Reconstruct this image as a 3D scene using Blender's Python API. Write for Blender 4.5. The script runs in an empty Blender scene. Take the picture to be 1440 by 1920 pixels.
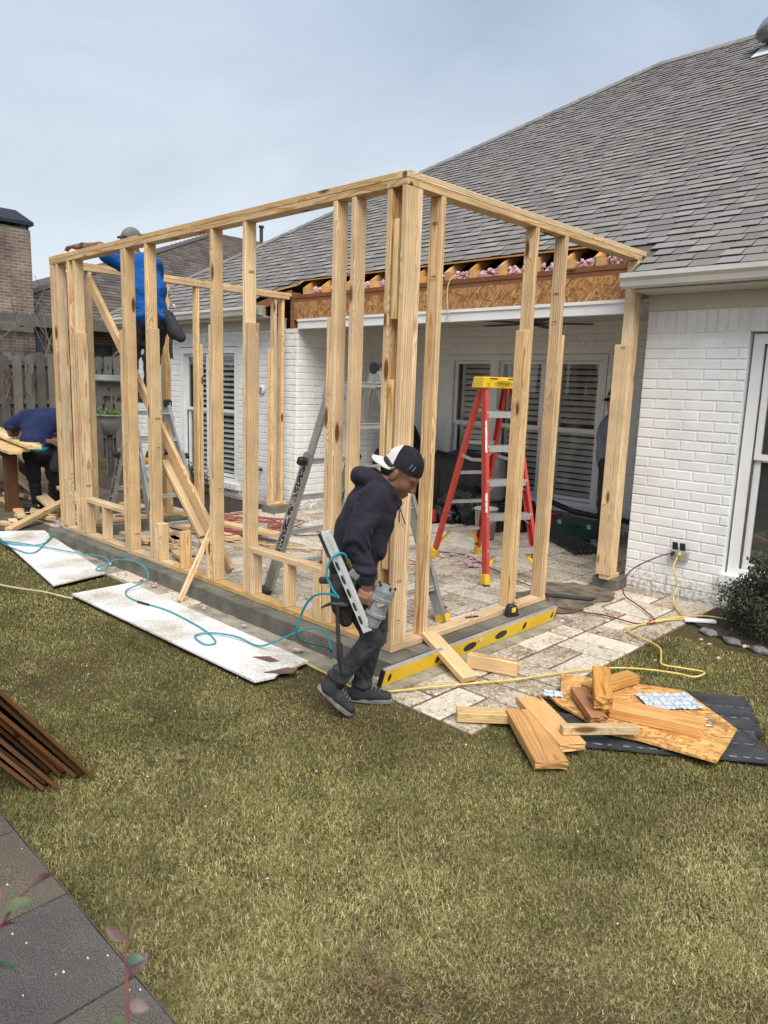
import bpy, bmesh, math, random
import numpy as np
from mathutils import Vector, Matrix, Euler
rnd = random.Random(7)
nrg = np.random.default_rng(11)
scene = bpy.context.scene
col = scene.collection

# ------------------------------------------------------------------ camera, sky, sun, exposure
CAM = Vector((2.7934, -2.9952, 1.6837))
YAW, PITCH, ROLL = -0.7671, -0.17234, 0.03399
def camera():
    f = Vector((math.cos(PITCH)*math.sin(YAW), math.cos(PITCH)*math.cos(YAW), math.sin(PITCH)))
    r = Vector((math.cos(YAW), -math.sin(YAW), 0)); u = r.cross(f)
    c, s = math.cos(ROLL), math.sin(ROLL)
    r2, u2 = c*r+s*u, -s*r+c*u
    cd = bpy.data.cameras.new('camera'); o = bpy.data.objects.new('camera', cd); col.objects.link(o)
    M = Matrix.Identity(4)
    for i in range(3):
        M[i][0], M[i][1], M[i][2], M[i][3] = r2[i], u2[i], -f[i], CAM[i]
    o.matrix_world = M
    cd.sensor_fit = 'VERTICAL'; cd.sensor_height = 36; cd.lens = 25.465
    cd.clip_start = 0.02; cd.clip_end = 1500
    cd.dof.use_dof = True; cd.dof.focus_distance = 4.6; cd.dof.aperture_fstop = 5.6
    scene.camera = o
camera()

def N(nt, typ, ins=None, **attrs):
    n = nt.nodes.new(typ)
    for k, v in attrs.items(): setattr(n, k, v)
    for k, v in (ins or {}).items():
        s = n.inputs[k]
        if isinstance(v, bpy.types.NodeSocket): nt.links.new(v, s)
        elif isinstance(v, (tuple, list)) and len(v) == 3 and s.type == 'RGBA': s.default_value = (*v, 1)
        else: s.default_value = v
    return n

SUN_DIR = Vector((0.62, -0.44, 0.95)).normalized()
def world():
    w = bpy.data.worlds.new('World'); scene.world = w; w.use_nodes = True
    nt = w.node_tree; nt.nodes.clear()
    sky = N(nt, 'ShaderNodeTexSky', sky_type='NISHITA', sun_disc=False)
    sky.sun_elevation = math.asin(SUN_DIR.z); sky.sun_rotation = math.atan2(SUN_DIR.x, SUN_DIR.y)
    sky.air_density = 1.0; sky.dust_density = 2.0
    bg1 = N(nt, 'ShaderNodeBackground', {'Color': sky.outputs[0], 'Strength': 0.10})
    tc = N(nt, 'ShaderNodeTexCoord')
    sep = N(nt, 'ShaderNodeSeparateXYZ', {0: tc.outputs['Generated']})
    # overcast deck: flat clouds seen in perspective, direction / elevation
    zc = N(nt, 'ShaderNodeMath', {0: sep.outputs[2], 1: 0.30}, operation='ADD')
    zm = N(nt, 'ShaderNodeMath', {0: zc.outputs[0], 1: 0.05}, operation='MAXIMUM')
    cx = N(nt, 'ShaderNodeMath', {0: sep.outputs[0], 1: zm.outputs[0]}, operation='DIVIDE')
    cy = N(nt, 'ShaderNodeMath', {0: sep.outputs[1], 1: zm.outputs[0]}, operation='DIVIDE')
    cv = N(nt, 'ShaderNodeCombineXYZ', {0: cx.outputs[0], 1: cy.outputs[0]})
    no = N(nt, 'ShaderNodeTexNoise', {'Vector': cv.outputs[0], 'Scale': 1.5, 'Detail': 5.0, 'Roughness': 0.52, 'Distortion': 0.6})
    cr = N(nt, 'ShaderNodeValToRGB', {0: no.outputs[0]})
    e = cr.color_ramp.elements
    e[0].position = 0.36; e[0].color = (0.40, 0.50, 0.66, 1)
    e[1].position = 0.66; e[1].color = (0.62, 0.73, 0.87, 1)
    bg2 = N(nt, 'ShaderNodeBackground', {'Color': cr.outputs[0], 'Strength': 1.0})
    hz = N(nt, 'ShaderNodeMapRange', {0: sep.outputs[2], 1: 0.10, 2: 0.46, 3: 1.0, 4: 0.0})
    bg3 = N(nt, 'ShaderNodeBackground', {'Color': (0.80, 0.88, 0.94), 'Strength': 1.0})
    m0 = N(nt, 'ShaderNodeMixShader', {0: hz.outputs[0], 1: bg2.outputs[0], 2: bg3.outputs[0]})
    m = N(nt, 'ShaderNodeMixShader', {0: 0.92, 1: bg1.outputs[0], 2: m0.outputs[0]})
    out = N(nt, 'ShaderNodeOutputWorld', {0: m.outputs[0]})
world()

def sun():
    l = bpy.data.lights.new('sun', 'SUN'); l.energy = 4.6; l.angle = math.radians(46); l.color = (1.0, 0.95, 0.87)
    o = bpy.data.objects.new('sun', l); col.objects.link(o); o.location = (0, 0, 30)
    o.rotation_euler = SUN_DIR.to_track_quat('Z', 'Y').to_euler()
sun()
vs = scene.view_settings
vs.view_transform = 'Standard'; vs.look = 'None'; vs.gamma = 1; vs.use_curve_mapping = False
vs.exposure = 0.04

# ------------------------------------------------------------------ helpers: tagging, meshes
def tag(o, label=None, cat=None, group=None, kind=None):
    if label: o['label'] = label
    if cat: o['category'] = cat
    if group: o['group'] = group
    if kind: o['kind'] = kind
    return o
def empty(name, loc=(0, 0, 0), rz=0.0, label=None, cat=None, group=None):
    o = bpy.data.objects.new(name, None); col.objects.link(o)
    o.location = loc; o.rotation_euler = (0, 0, rz); o.empty_display_size = 0.1
    return tag(o, label, cat, group)
def basis(o):
    M = Matrix.LocRotScale(o.location, o.rotation_euler.to_quaternion() if o.rotation_mode != 'QUATERNION' else o.rotation_quaternion, o.scale)
    return (basis(o.parent) @ o.matrix_parent_inverse @ M) if o.parent else M
def link(name, me, mat, parent=None, M=None):
    o = bpy.data.objects.new(name, me); col.objects.link(o)
    if mat is not None and len(me.materials) == 0: me.materials.append(mat)
    if parent is not None:
        o.parent = parent; o.matrix_parent_inverse = basis(parent).inverted()
    if M is not None:
        l, q, s = M.decompose(); o.location = l; o.rotation_euler = q.to_euler(); o.scale = s
    return o
class MB:
    def __init__(s): s.v = []; s.f = []; s.m = []
    def add(s, vs_, fs, mi=0):
        b = len(s.v); s.v += [tuple(p) for p in vs_]; s.f += [tuple(i+b for i in f) for f in fs]; s.m += [mi]*len(fs); return s
    def box(s, c, d, M=None, mi=0):
        hx, hy, hz = d[0]/2, d[1]/2, d[2]/2
        P = [Vector((x*hx, y*hy, z*hz)) for z in (-1, 1) for y in (-1, 1) for x in (-1, 1)]
        if M is not None: P = [M @ p for p in P]
        P = [p+Vector(c) for p in P]
        return s.add(P, [(0, 2, 3, 1), (4, 5, 7, 6), (0, 1, 5, 4), (2, 6, 7, 3), (0, 4, 6, 2), (1, 3, 7, 5)], mi)
    def span(s, a, b, mi=0):
        return s.box([(a[i]+b[i])/2 for i in range(3)], [abs(b[i]-a[i]) for i in range(3)], None, mi)
    def bar(s, p0, p1, w, h, up=(0, 0, 1), mi=0):
        p0, p1 = Vector(p0), Vector(p1); R = frame(p1-p0, up)
        return s.box((p0+p1)/2, ((p1-p0).length, w, h), R, mi)
    def cyl(s, p0, p1, r0, r1=None, n=12, caps=True, mi=0):
        r1 = r0 if r1 is None else r1
        p0, p1 = Vector(p0), Vector(p1); R = frame(p1-p0, (0, 0, 1) if abs((p1-p0).normalized().z) < .95 else (1, 0, 0))
        ring = lambda p, r: [p+R @ Vector((0, r*math.cos(2*math.pi*i/n), r*math.sin(2*math.pi*i/n))) for i in range(n)]
        F = [(i, (i+1) % n, n+(i+1) % n, n+i) for i in range(n)]
        if caps: F += [tuple(range(n-1, -1, -1)), tuple(range(n, 2*n))]
        return s.add(ring(p0, r0)+ring(p1, r1), F, mi)
    def tube(s, pts, r, n=8, sub=6, mi=0, taper=None):
        P = catmull(pts, sub) if sub > 1 else [Vector(p) for p in pts]
        V = []; F = []; prev = None
        for i, p in enumerate(P):
            t = (P[min(i+1, len(P)-1)]-P[max(i-1, 0)]).normalized()
            if prev is None:
                a = Vector((0, 0, 1)) if abs(t.z) < .9 else Vector((1, 0, 0)); u = t.cross(a).normalized()
            else: u = (prev-t*prev.dot(t)).normalized()
            prev = u; w = t.cross(u); rr = r if taper is None else r*(1+(taper-1)*i/(len(P)-1))
            V += [p+u*rr*math.cos(2*math.pi*k/n)+w*rr*math.sin(2*math.pi*k/n) for k in range(n)]
        for i in range(len(P)-1):
            for k in range(n): F.append((i*n+k, i*n+(k+1) % n, (i+1)*n+(k+1) % n, (i+1)*n+k))
        F += [tuple(range(n-1, -1, -1)), tuple(range((len(P)-1)*n, len(P)*n))]
        return s.add(V, F, mi)
    def lathe(s, prof, c=(0, 0, 0), n=20, M=None, mi=0):
        V = []
        for r, z in prof:
            for k in range(n):
                p = Vector((r*math.cos(2*math.pi*k/n), r*math.sin(2*math.pi*k/n), z))
                V.append((M @ p if M is not None else p)+Vector(c))
        F = [(i*n+k, i*n+(k+1) % n, (i+1)*n+(k+1) % n, (i+1)*n+k) for i in range(len(prof)-1) for k in range(n)]
        return s.add(V, F, mi)
    def prism(s, poly, d, M=None, mi=0):
        """poly: 2D outline in local XY (counter-clockwise), extruded by d along local Z."""
        n = len(poly)
        V = [Vector((x, y, 0)) for x, y in poly]+[Vector((x, y, d)) for x, y in poly]
        if M is not None: V = [M @ p for p in V]
        F = [tuple(range(n-1, -1, -1)), tuple(range(n, 2*n))]+[(i, (i+1) % n, n+(i+1) % n, n+i) for i in range(n)]
        return s.add(V, F, mi)
    def mesh(s, name='mesh', smooth=False):
        me = bpy.data.meshes.new(name); me.from_pydata(s.v, [], s.f)
        if any(s.m): me.polygons.foreach_set('material_index', s.m)
        if smooth: me.polygons.foreach_set('use_smooth', [True]*len(s.f))
        me.update(); return me
    def obj(s, name, mat, parent=None, smooth=False, M=None, bevel=0):
        me = s.mesh(name, smooth)
        mats = mat if isinstance(mat, (list, tuple)) else [mat]
        for m in mats: me.materials.append(m)
        if bevel: bev(me, bevel)
        return link(name, me, None, parent, M)
def bev(me, w, seg=1):
    bm = bmesh.new(); bm.from_mesh(me)
    bmesh.ops.recalc_face_normals(bm, faces=bm.faces)
    ed = [e for e in bm.edges if len(e.link_faces) == 2 and e.calc_face_angle(0) > 0.5]
    bmesh.ops.bevel(bm, geom=ed, offset=w, segments=seg, affect='EDGES', clamp_overlap=True)
    bm.to_mesh(me); bm.free()
def frame(d, up=(0, 0, 1)):
    """3x3 matrix: x along d, z as near to up as can be."""
    x = Vector(d).normalized(); z = Vector(up); y = z.cross(x)
    if y.length < 1e-5: y = Vector((0, 1, 0)).cross(x)
    y.normalize(); z = x.cross(y)
    return Matrix((x, y, z)).transposed()
def catmull(pts, sub):
    P = [Vector(p) for p in pts]; out = []
    for i in range(len(P)-1):
        a, b, c, d = P[max(i-1, 0)], P[i], P[i+1], P[min(i+2, len(P)-1)]
        for k in range(sub):
            t = k/sub
            out.append(0.5*((2*b)+(c-a)*t+(2*a-5*b+4*c-d)*t*t+(3*b-a-3*c+d)*t**3))
    return out+[P[-1]]

# ------------------------------------------------------------------ materials
MATS = {}
def newmat(name):
    m = bpy.data.materials.new(name); m.use_nodes = True; nt = m.node_tree; nt.nodes.clear()
    out = N(nt, 'ShaderNodeOutputMaterial'); b = N(nt, 'ShaderNodeBsdfPrincipled')
    nt.links.new(b.outputs[0], out.inputs[0]); MATS[name] = m
    return m, nt, b
def ramp(nt, fac, stops):
    r = N(nt, 'ShaderNodeValToRGB', {0: fac}); e = r.color_ramp.elements
    while len(e) < len(stops): e.new(0.5)
    for el, (p, c) in zip(e, stops): el.position = p; el.color = (*c, 1)
    return r.outputs[0]
def coords(nt, scale=(1, 1, 1), rand=True):
    tc = N(nt, 'ShaderNodeTexCoord'); oi = N(nt, 'ShaderNodeObjectInfo')
    v = tc.outputs['Object']
    if rand:
        k = N(nt, 'ShaderNodeVectorMath', {0: (37.0, 71.0, 53.0), 'Scale': oi.outputs['Random']}, operation='SCALE')
        v = N(nt, 'ShaderNodeVectorMath', {0: v, 1: k.outputs[0]}, operation='ADD').outputs[0]
    v = N(nt, 'ShaderNodeVectorMath', {0: v, 1: scale}, operation='MULTIPLY').outputs[0]
    return v, oi.outputs['Random'], tc.outputs['Object']
def mixc(nt, f, a, b, mode='MIX'):
    n = N(nt, 'ShaderNodeMix', data_type='RGBA', blend_type=mode)
    for s, v in ((n.inputs[0], f), (n.inputs[6], a), (n.inputs[7], b)):
        if isinstance(v, bpy.types.NodeSocket): nt.links.new(v, s)
        elif isinstance(v, (tuple, list)): s.default_value = (*v, 1)
        else: s.default_value = v
    return n.outputs[2]
def bump(nt, b, h, strength=0.3, dist=0.01):
    bn = N(nt, 'ShaderNodeBump', {'Strength': strength, 'Distance': dist, 'Height': h}); nt.links.new(bn.outputs[0], b.inputs['Normal'])
def noisy(name, c1, c2, scale=8.0, rough=0.7, metal=0.0, bs=0.2, fine=170.0, stretch=(1, 1, 1), vary=0.0, spec=0.5, lo=.35, hi=.65, dist=.0025, detail=6.0):
    """two-tone noise material with fine relief; vary: brightness change per object."""
    m, nt, b = newmat(name)
    v, r, raw = coords(nt, stretch)
    n1 = N(nt, 'ShaderNodeTexNoise', {'Vector': v, 'Scale': scale, 'Detail': detail, 'Roughness': 0.6})
    c = ramp(nt, n1.outputs[0], [(lo, c1), (hi, c2)])
    n2 = N(nt, 'ShaderNodeTexNoise', {'Vector': v, 'Scale': fine, 'Detail': 3.0})
    g = N(nt, 'ShaderNodeMapRange', {0: n2.outputs[0], 1: .3, 2: .7, 3: .82, 4: 1.12})
    c = mixc(nt, 1.0, c, g.outputs[0], 'MULTIPLY')
    if vary:
        q = N(nt, 'ShaderNodeMapRange', {0: r, 1: 0, 2: 1, 3: 1-vary, 4: 1+vary}); c = mixc(nt, 1.0, c, q.outputs[0], 'MULTIPLY')
    nt.links.new(c, b.inputs['Base Color'])
    rr = N(nt, 'ShaderNodeMapRange', {0: n2.outputs[0], 1: .3, 2: .7, 3: max(rough-.08, .02), 4: min(rough+.08, 1)})
    nt.links.new(rr.outputs[0], b.inputs['Roughness'])
    b.inputs['Metallic'].default_value = metal; b.inputs['Specular IOR Level'].default_value = spec
    if bs: bump(nt, b, n2.outputs[0], bs, dist)
    return m
def wood(name, light, dark, knot, vary=.17, ring=0.0115, rough=.62):
    m, nt, b = newmat(name)
    tc = N(nt, 'ShaderNodeTexCoord'); oi = N(nt, 'ShaderNodeObjectInfo'); R = oi.outputs['Random']
    wn = N(nt, 'ShaderNodeTexWhiteNoise', {'W': R}, noise_dimensions='1D')
    off = N(nt, 'ShaderNodeVectorMath', {0: wn.outputs['Color'], 1: (40., 6., 6.)}, operation='MULTIPLY')
    p = N(nt, 'ShaderNodeVectorMath', {0: tc.outputs['Object'], 1: off.outputs[0]}, operation='ADD').outputs[0]
    kv = N(nt, 'ShaderNodeVectorMath', {0: p, 1: (2.0, 7.0, 7.0)}, operation='MULTIPLY')
    vo = N(nt, 'ShaderNodeTexVoronoi', {'Vector': kv.outputs[0], 'Scale': 1.0})
    kd = vo.outputs['Distance']
    swirl = N(nt, 'ShaderNodeMapRange', {0: kd, 1: .05, 2: .42, 3: 1.0, 4: 0.0}, interpolation_type='SMOOTHERSTEP')
    nv = N(nt, 'ShaderNodeVectorMath', {0: p, 1: (1.3, 5., 5.)}, operation='MULTIPLY')
    no = N(nt, 'ShaderNodeTexNoise', {'Vector': nv.outputs[0], 'Scale': 1.0, 'Detail': 2.5, 'Roughness': .5})
    # pith axis beside the board
    po = N(nt, 'ShaderNodeVectorMath', {0: wn.outputs['Color'], 1: (.5, .5, .35)}, operation='SUBTRACT')
    ps = N(nt, 'ShaderNodeVectorMath', {0: po.outputs[0], 1: (0., .12, .16)}, operation='MULTIPLY')
    q = N(nt, 'ShaderNodeVectorMath', {0: tc.outputs['Object'], 1: ps.outputs[0]}, operation='ADD')
    q2 = N(nt, 'ShaderNodeVectorMath', {0: q.outputs[0], 1: (0., 1., 1.)}, operation='MULTIPLY')
    ln = N(nt, 'ShaderNodeVectorMath', {0: q2.outputs[0]}, operation='LENGTH')
    a1 = N(nt, 'ShaderNodeMath', {0: no.outputs[0], 1: .045, 2: ln.outputs['Value']}, operation='MULTIPLY_ADD')
    a2 = N(nt, 'ShaderNodeMath', {0: swirl.outputs[0], 1: .035, 2: a1.outputs[0]}, operation='MULTIPLY_ADD')
    ph = N(nt, 'ShaderNodeMath', {0: a2.outputs[0], 1: ring}, operation='DIVIDE')
    fr = N(nt, 'ShaderNodeMath', {0: ph.outputs[0]}, operation='FRACT')
    mid = tuple((l+d)/2 for l, d in zip(light, dark))
    c = ramp(nt, fr.outputs[0], [(0.0, light), (.40, tuple(l*.97 for l in light)), (.74, mid), (.90, dark), (1.0, light)])
    # fade the rings in and out along the board
    f2 = N(nt, 'ShaderNodeTexNoise', {'Vector': nv.outputs[0], 'Scale': 1.7, 'Detail': 1.0})
    ff = N(nt, 'ShaderNodeMapRange', {0: f2.outputs[0], 1: .3, 2: .6, 3: .5, 4: 1.0})
    c = mixc(nt, ff.outputs[0], tuple(l*.9 for l in light), c)
    gv = N(nt, 'ShaderNodeVectorMath', {0: p, 1: (6., 260., 260.)}, operation='MULTIPLY')
    gn = N(nt, 'ShaderNodeTexNoise', {'Vector': gv.outputs[0], 'Scale': 1.0, 'Detail': 3.0})
    gm = N(nt, 'ShaderNodeMapRange', {0: gn.outputs[0], 1: .3, 2: .7, 3: .80, 4: 1.12})
    c = mixc(nt, 1., c, gm.outputs[0], 'MULTIPLY')
    kn = N(nt, 'ShaderNodeMapRange', {0: kd, 1: .085, 2: .165, 3: 1.0, 4: 0.0}, interpolation_type='SMOOTHSTEP')
    c = mixc(nt, kn.outputs[0], c, knot)
    # dirt, handling marks
    dn = N(nt, 'ShaderNodeTexNoise', {'Vector': p, 'Scale': 3.0, 'Detail': 5.0, 'Roughness': .65})
    dm = N(nt, 'ShaderNodeMapRange', {0: dn.outputs[0], 1: .35, 2: .75, 3: 1.06, 4: .70})
    c = mixc(nt, 1., c, dm.outputs[0], 'MULTIPLY')
    vr = N(nt, 'ShaderNodeMapRange', {0: wn.outputs['Value'], 1: 0, 2: 1, 3: 1-vary, 4: 1+vary})
    c = mixc(nt, 1., c, vr.outputs[0], 'MULTIPLY')
    tn = N(nt, 'ShaderNodeSeparateColor', {0: wn.outputs['Color']})
    c = mixc(nt, tn.outputs[1], c, mixc(nt, 1., c, (1.0, .90, .78), 'MULTIPLY'))
    hs = N(nt, 'ShaderNodeHueSaturation', {'Color': c, 'Hue': .5})
    hv = N(nt, 'ShaderNodeMapRange', {0: R, 1: 0, 2: 1, 3: .88, 4: 1.1}); nt.links.new(hv.outputs[0], hs.inputs['Saturation'])
    nt.links.new(hs.outputs[0], b.inputs['Base Color'])
    b.inputs['Roughness'].default_value = rough; b.inputs['Specular IOR Level'].default_value = .3
    bump(nt, b, gn.outputs[0], .12, .004)
    return m
def osb(name, a, b_, c_):
    """pressed strands: three layers of long thin flakes laid at different angles."""
    m, nt, b = newmat(name)
    v, r, raw = coords(nt)
    val = None; dist = None
    for i, ang in enumerate((.25, 1.35, 2.3)):
        rt = N(nt, 'ShaderNodeVectorRotate', {'Vector': v, 'Angle': ang}, rotation_type='Z_AXIS')
        nz = N(nt, 'ShaderNodeTexNoise', {'Vector': rt.outputs[0], 'Scale': 5.0, 'Detail': 1.0})
        dd = N(nt, 'ShaderNodeVectorMath', {0: nz.outputs['Color'], 1: (.03, .03, .03)}, operation='MULTIPLY')
        w = N(nt, 'ShaderNodeVectorMath', {0: rt.outputs[0], 1: dd.outputs[0]}, operation='ADD')
        s = N(nt, 'ShaderNodeVectorMath', {0: w.outputs[0], 1: (13., 62., 30.)}, operation='MULTIPLY')
        vo = N(nt, 'ShaderNodeTexVoronoi', {'Vector': s.outputs[0], 'Scale': 1.0})
        sc = N(nt, 'ShaderNodeSeparateColor', {0: vo.outputs['Color']})
        if val is None: val, dist = sc.outputs[0], vo.outputs['Distance']
        else:
            f = N(nt, 'ShaderNodeMath', {0: sc.outputs[1], 1: .55}, operation='GREATER_THAN')
            val = N(nt, 'ShaderNodeMix', {0: f.outputs[0], 2: val, 3: sc.outputs[0]}).outputs[0]
            dist = N(nt, 'ShaderNodeMix', {0: f.outputs[0], 2: dist, 3: vo.outputs['Distance']}).outputs[0]
    c = ramp(nt, val, [(0.0, c_), (.3, b_), (.65, a), (1.0, tuple(min(1, x*1.25) for x in a))])
    dk = N(nt, 'ShaderNodeMapRange', {0: dist, 1: .35, 2: .8, 3: 1.05, 4: .7})
    c = mixc(nt, 1., c, dk.outputs[0], 'MULTIPLY')
    nt.links.new(c, b.inputs['Base Color']); b.inputs['Roughness'].default_value = .75
    bump(nt, b, val, .25, .004)
    return m
def glass(name, tint=(.93, .94, .93), refl=.35):
    m = bpy.data.materials.new(name); m.use_nodes = True; nt = m.node_tree; nt.nodes.clear(); MATS[name] = m
    out = N(nt, 'ShaderNodeOutputMaterial')
    t = N(nt, 'ShaderNodeBsdfTransparent', {0: tint})
    tc = N(nt, 'ShaderNodeTexCoord')
    n = N(nt, 'ShaderNodeTexNoise', {'Vector': tc.outputs['Object'], 'Scale': 1.6})
    bn = N(nt, 'ShaderNodeBump', {'Strength': .06, 'Distance': .02, 'Height': n.outputs[0]})
    g = N(nt, 'ShaderNodeBsdfAnisotropic', {'Roughness': .02, 'Normal': bn.outputs[0]})
    lw = N(nt, 'ShaderNodeLayerWeight', {0: .5}); fr = N(nt, 'ShaderNodeMath', {0: lw.outputs['Facing'], 1: 4.0}, operation='POWER')
    f = N(nt, 'ShaderNodeMath', {0: fr.outputs[0], 1: .9, 2: .06}, operation='MULTIPLY_ADD', use_clamp=True)
    mx = N(nt, 'ShaderNodeMixShader', {0: f.outputs[0], 1: t.outputs[0], 2: g.outputs[0]})
    nt.links.new(mx.outputs[0], out.inputs[0])
    return m
def attr_mat(name, rough=.8, bs=.0, trans=0.0, spec=.3, sc=300., sheen=0.0):
    """colour from the mesh's own colour attribute 'tint' (leaf, blade or granule colour)."""
    m, nt, b = newmat(name)
    a = N(nt, 'ShaderNodeAttribute', attribute_name='tint')
    c = a.outputs['Color']
    tc = N(nt, 'ShaderNodeTexCoord')
    n = N(nt, 'ShaderNodeTexNoise', {'Vector': tc.outputs['Object'], 'Scale': sc, 'Detail': 2.0})
    g = N(nt, 'ShaderNodeMapRange', {0: n.outputs[0], 1: .3, 2: .7, 3: .8, 4: 1.2})
    c = mixc(nt, 1., c, g.outputs[0], 'MULTIPLY')
    nt.links.new(c, b.inputs['Base Color']); b.inputs['Roughness'].default_value = rough; b.inputs['Specular IOR Level'].default_value = spec
    if bs: bump(nt, b, n.outputs[0], bs, .01)
    return m
def set_tint(me, cols):
    """cols: one rgb per face."""
    a = me.color_attributes.new('tint', 'FLOAT_COLOR', 'CORNER')
    lt = np.zeros(len(me.polygons), np.int32); me.polygons.foreach_get('loop_total', lt)
    c = np.repeat(np.c_[np.asarray(cols, np.float32), np.ones(len(cols), np.float32)], lt, axis=0)
    a.data.foreach_set('color', c.ravel())

W_NEW = wood('pine_framing', (.77, .585, .35), (.43, .205, .066), (.16, .06, .02))
W_OLD = wood('aged_pine', (.66, .385, .155), (.44, .20, .055), (.15, .06, .02))
W_BROWN = wood('dark_header_wood', (.29, .125, .055), (.19, .07, .03), (.06, .02, .01))
W_GREY = wood('weathered_fence_wood', (.155, .150, .142), (.085, .080, .076), (.03, .028, .025), vary=.25, rough=.9)
W_PALE = wood('fresh_cut_plank', (.70, .55, .32), (.52, .35, .16), (.2, .1, .05))
W_BROWNDK = wood('brown_post_wood', (.13, .06, .03), (.08, .035, .018), (.03, .01, .01))
OSB_OLD = osb('old_osb', (.44, .225, .075), (.31, .14, .042), (.18, .075, .025))
OSB_NEW = osb('orange_osb', (.66, .37, .12), (.54, .27, .08), (.35, .15, .045))
def painted_brick():
    m, nt, b = newmat('white_painted_brick')
    g = N(nt, 'ShaderNodeNewGeometry'); p = g.outputs['Position']; oi = N(nt, 'ShaderNodeObjectInfo')
    n1 = N(nt, 'ShaderNodeTexNoise', {'Vector': p, 'Scale': 2.2, 'Detail': 6., 'Roughness': .65})
    c = ramp(nt, n1.outputs[0], [(.3, (.70, .70, .69)), (.55, (.81, .815, .815)), (.7, (.84, .845, .85))])
    n2 = N(nt, 'ShaderNodeTexNoise', {'Vector': p, 'Scale': 34., 'Detail': 4.})
    # soil splash low on the wall and small chips
    sp = N(nt, 'ShaderNodeSeparateXYZ', {0: p}); h = N(nt, 'ShaderNodeMapRange', {0: sp.outputs[2], 1: .0, 2: .38, 3: .42, 4: .0})
    s1 = N(nt, 'ShaderNodeMath', {0: n2.outputs[0], 1: h.outputs[0]}, operation='ADD'); f = N(nt, 'ShaderNodeMapRange', {0: s1.outputs[0], 1: .72, 2: .95, 3: 0.0, 4: .75})
    c = mixc(nt, f.outputs[0], c, (.30, .25, .19))
    n3 = N(nt, 'ShaderNodeTexNoise', {'Vector': p, 'Scale': 60., 'Detail': 2.}); k = N(nt, 'ShaderNodeMapRange', {0: n3.outputs[0], 1: .735, 2: .76, 3: 0., 4: .6}); c = mixc(nt, k.outputs[0], c, (.36, .33, .30))
    v = N(nt, 'ShaderNodeMapRange', {0: oi.outputs['Random'], 1: 0, 2: 1, 3: .965, 4: 1.03}); c = mixc(nt, 1., c, v.outputs[0], 'MULTIPLY')
    nt.links.new(c, b.inputs['Base Color']); b.inputs['Roughness'].default_value = .5
    bump(nt, b, n2.outputs[0], .25, .006)
    return m
PAINT = painted_brick()
TRIM = noisy('white_trim_paint', (.74, .74, .74), (.82, .82, .81), 3., .45, bs=.04, fine=420.)
CREAM = noisy('cream_soffit_paint', (.50, .48, .43), (.58, .56, .50), 3., .5, bs=.05, fine=400.)
GUTTER = noisy('gutter_enamel', (.55, .54, .50), (.66, .65, .61), 2.5, .38, bs=.03, fine=400.)
SLAT = noisy('shutter_paint', (.70, .70, .68), (.78, .78, .76), 3., .5, bs=.03)
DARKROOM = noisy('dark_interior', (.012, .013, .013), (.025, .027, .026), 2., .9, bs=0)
GLASS = glass('window_glass')
ALU = noisy('worn_aluminium', (.42, .42, .42), (.60, .60, .59), 9., .38, metal=.8, bs=.04, fine=320., stretch=(1, 1, .25))
ALUB = noisy('bright_aluminium', (.62, .62, .62), (.76, .76, .76), 9., .32, metal=.75, bs=.03, fine=400.)
RED = noisy('red_fibreglass', (.48, .045, .03), (.58, .07, .045), 5., .5, bs=.08, fine=140., lo=.3, hi=.7)
YEL = noisy('yellow_plastic', (.72, .44, .015), (.82, .54, .03), 6., .45, bs=.04)
YELM = noisy('yellow_level_paint', (.80, .50, .01), (.86, .58, .02), 4., .35, bs=.03)
BLK = noisy('black_plastic', (.012, .012, .013), (.03, .03, .032), 14., .5, bs=.08)
RUB = noisy('dark_rubber', (.02, .02, .022), (.05, .05, .05), 20., .75, bs=.15)
STK = noisy('printed_sticker', (.01, .01, .01), (.5, .5, .5), 60., .5, bs=0, lo=.52, hi=.58)
STKW = noisy('white_sticker', (.05, .05, .05), (.75, .73, .70), 70., .5, bs=0, lo=.40, hi=.46)
CONC = noisy('damp_curb_concrete', (.085, .079, .064), (.20, .185, .15), 3.5, .85, bs=.3, fine=70., dist=.006)
CONC2 = noisy('old_footing_concrete', (.20, .175, .13), (.36, .33, .26), 7., .9, bs=.35, fine=60., dist=.008)
TEAL = noisy('teal_hose_rubber', (.012, .22, .27), (.02, .30, .36), 30., .4, bs=.03)
CYEL = noisy('yellow_cord', (.55, .40, .08), (.72, .56, .16), 20., .5, bs=.05)
CRED = noisy('burgundy_cord', (.13, .015, .025), (.2, .03, .04), 20., .5, bs=.05)
CRED2 = noisy('faded_red_cord', (.28, .06, .05), (.40, .12, .09), 14., .6, bs=.05)
CBEI = noisy('beige_cord', (.42, .34, .2), (.55, .47, .3), 20., .6, bs=.05)
PINK = noisy('pink_insulation', (.50, .27, .30), (.74, .53, .55), 24., .95, bs=.5, fine=110., dist=.015)
TARP = noisy('black_tarp', (.004, .004, .005), (.012, .012, .014), 5., .42, bs=.5, fine=9., dist=.03)
BAG = noisy('black_bin_bag', (.004, .004, .005), (.015, .015, .017), 7., .25, bs=.9, fine=13., dist=.04)
WHITEB = None
SOIL = noisy('bare_soil', (.055, .038, .022), (.13, .095, .06), 6., .95, bs=.6, fine=60., dist=.012)
MULCH = noisy('dark_mulch', (.02, .013, .009), (.07, .045, .03), 30., .95, bs=.8, fine=90., dist=.015)
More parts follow.
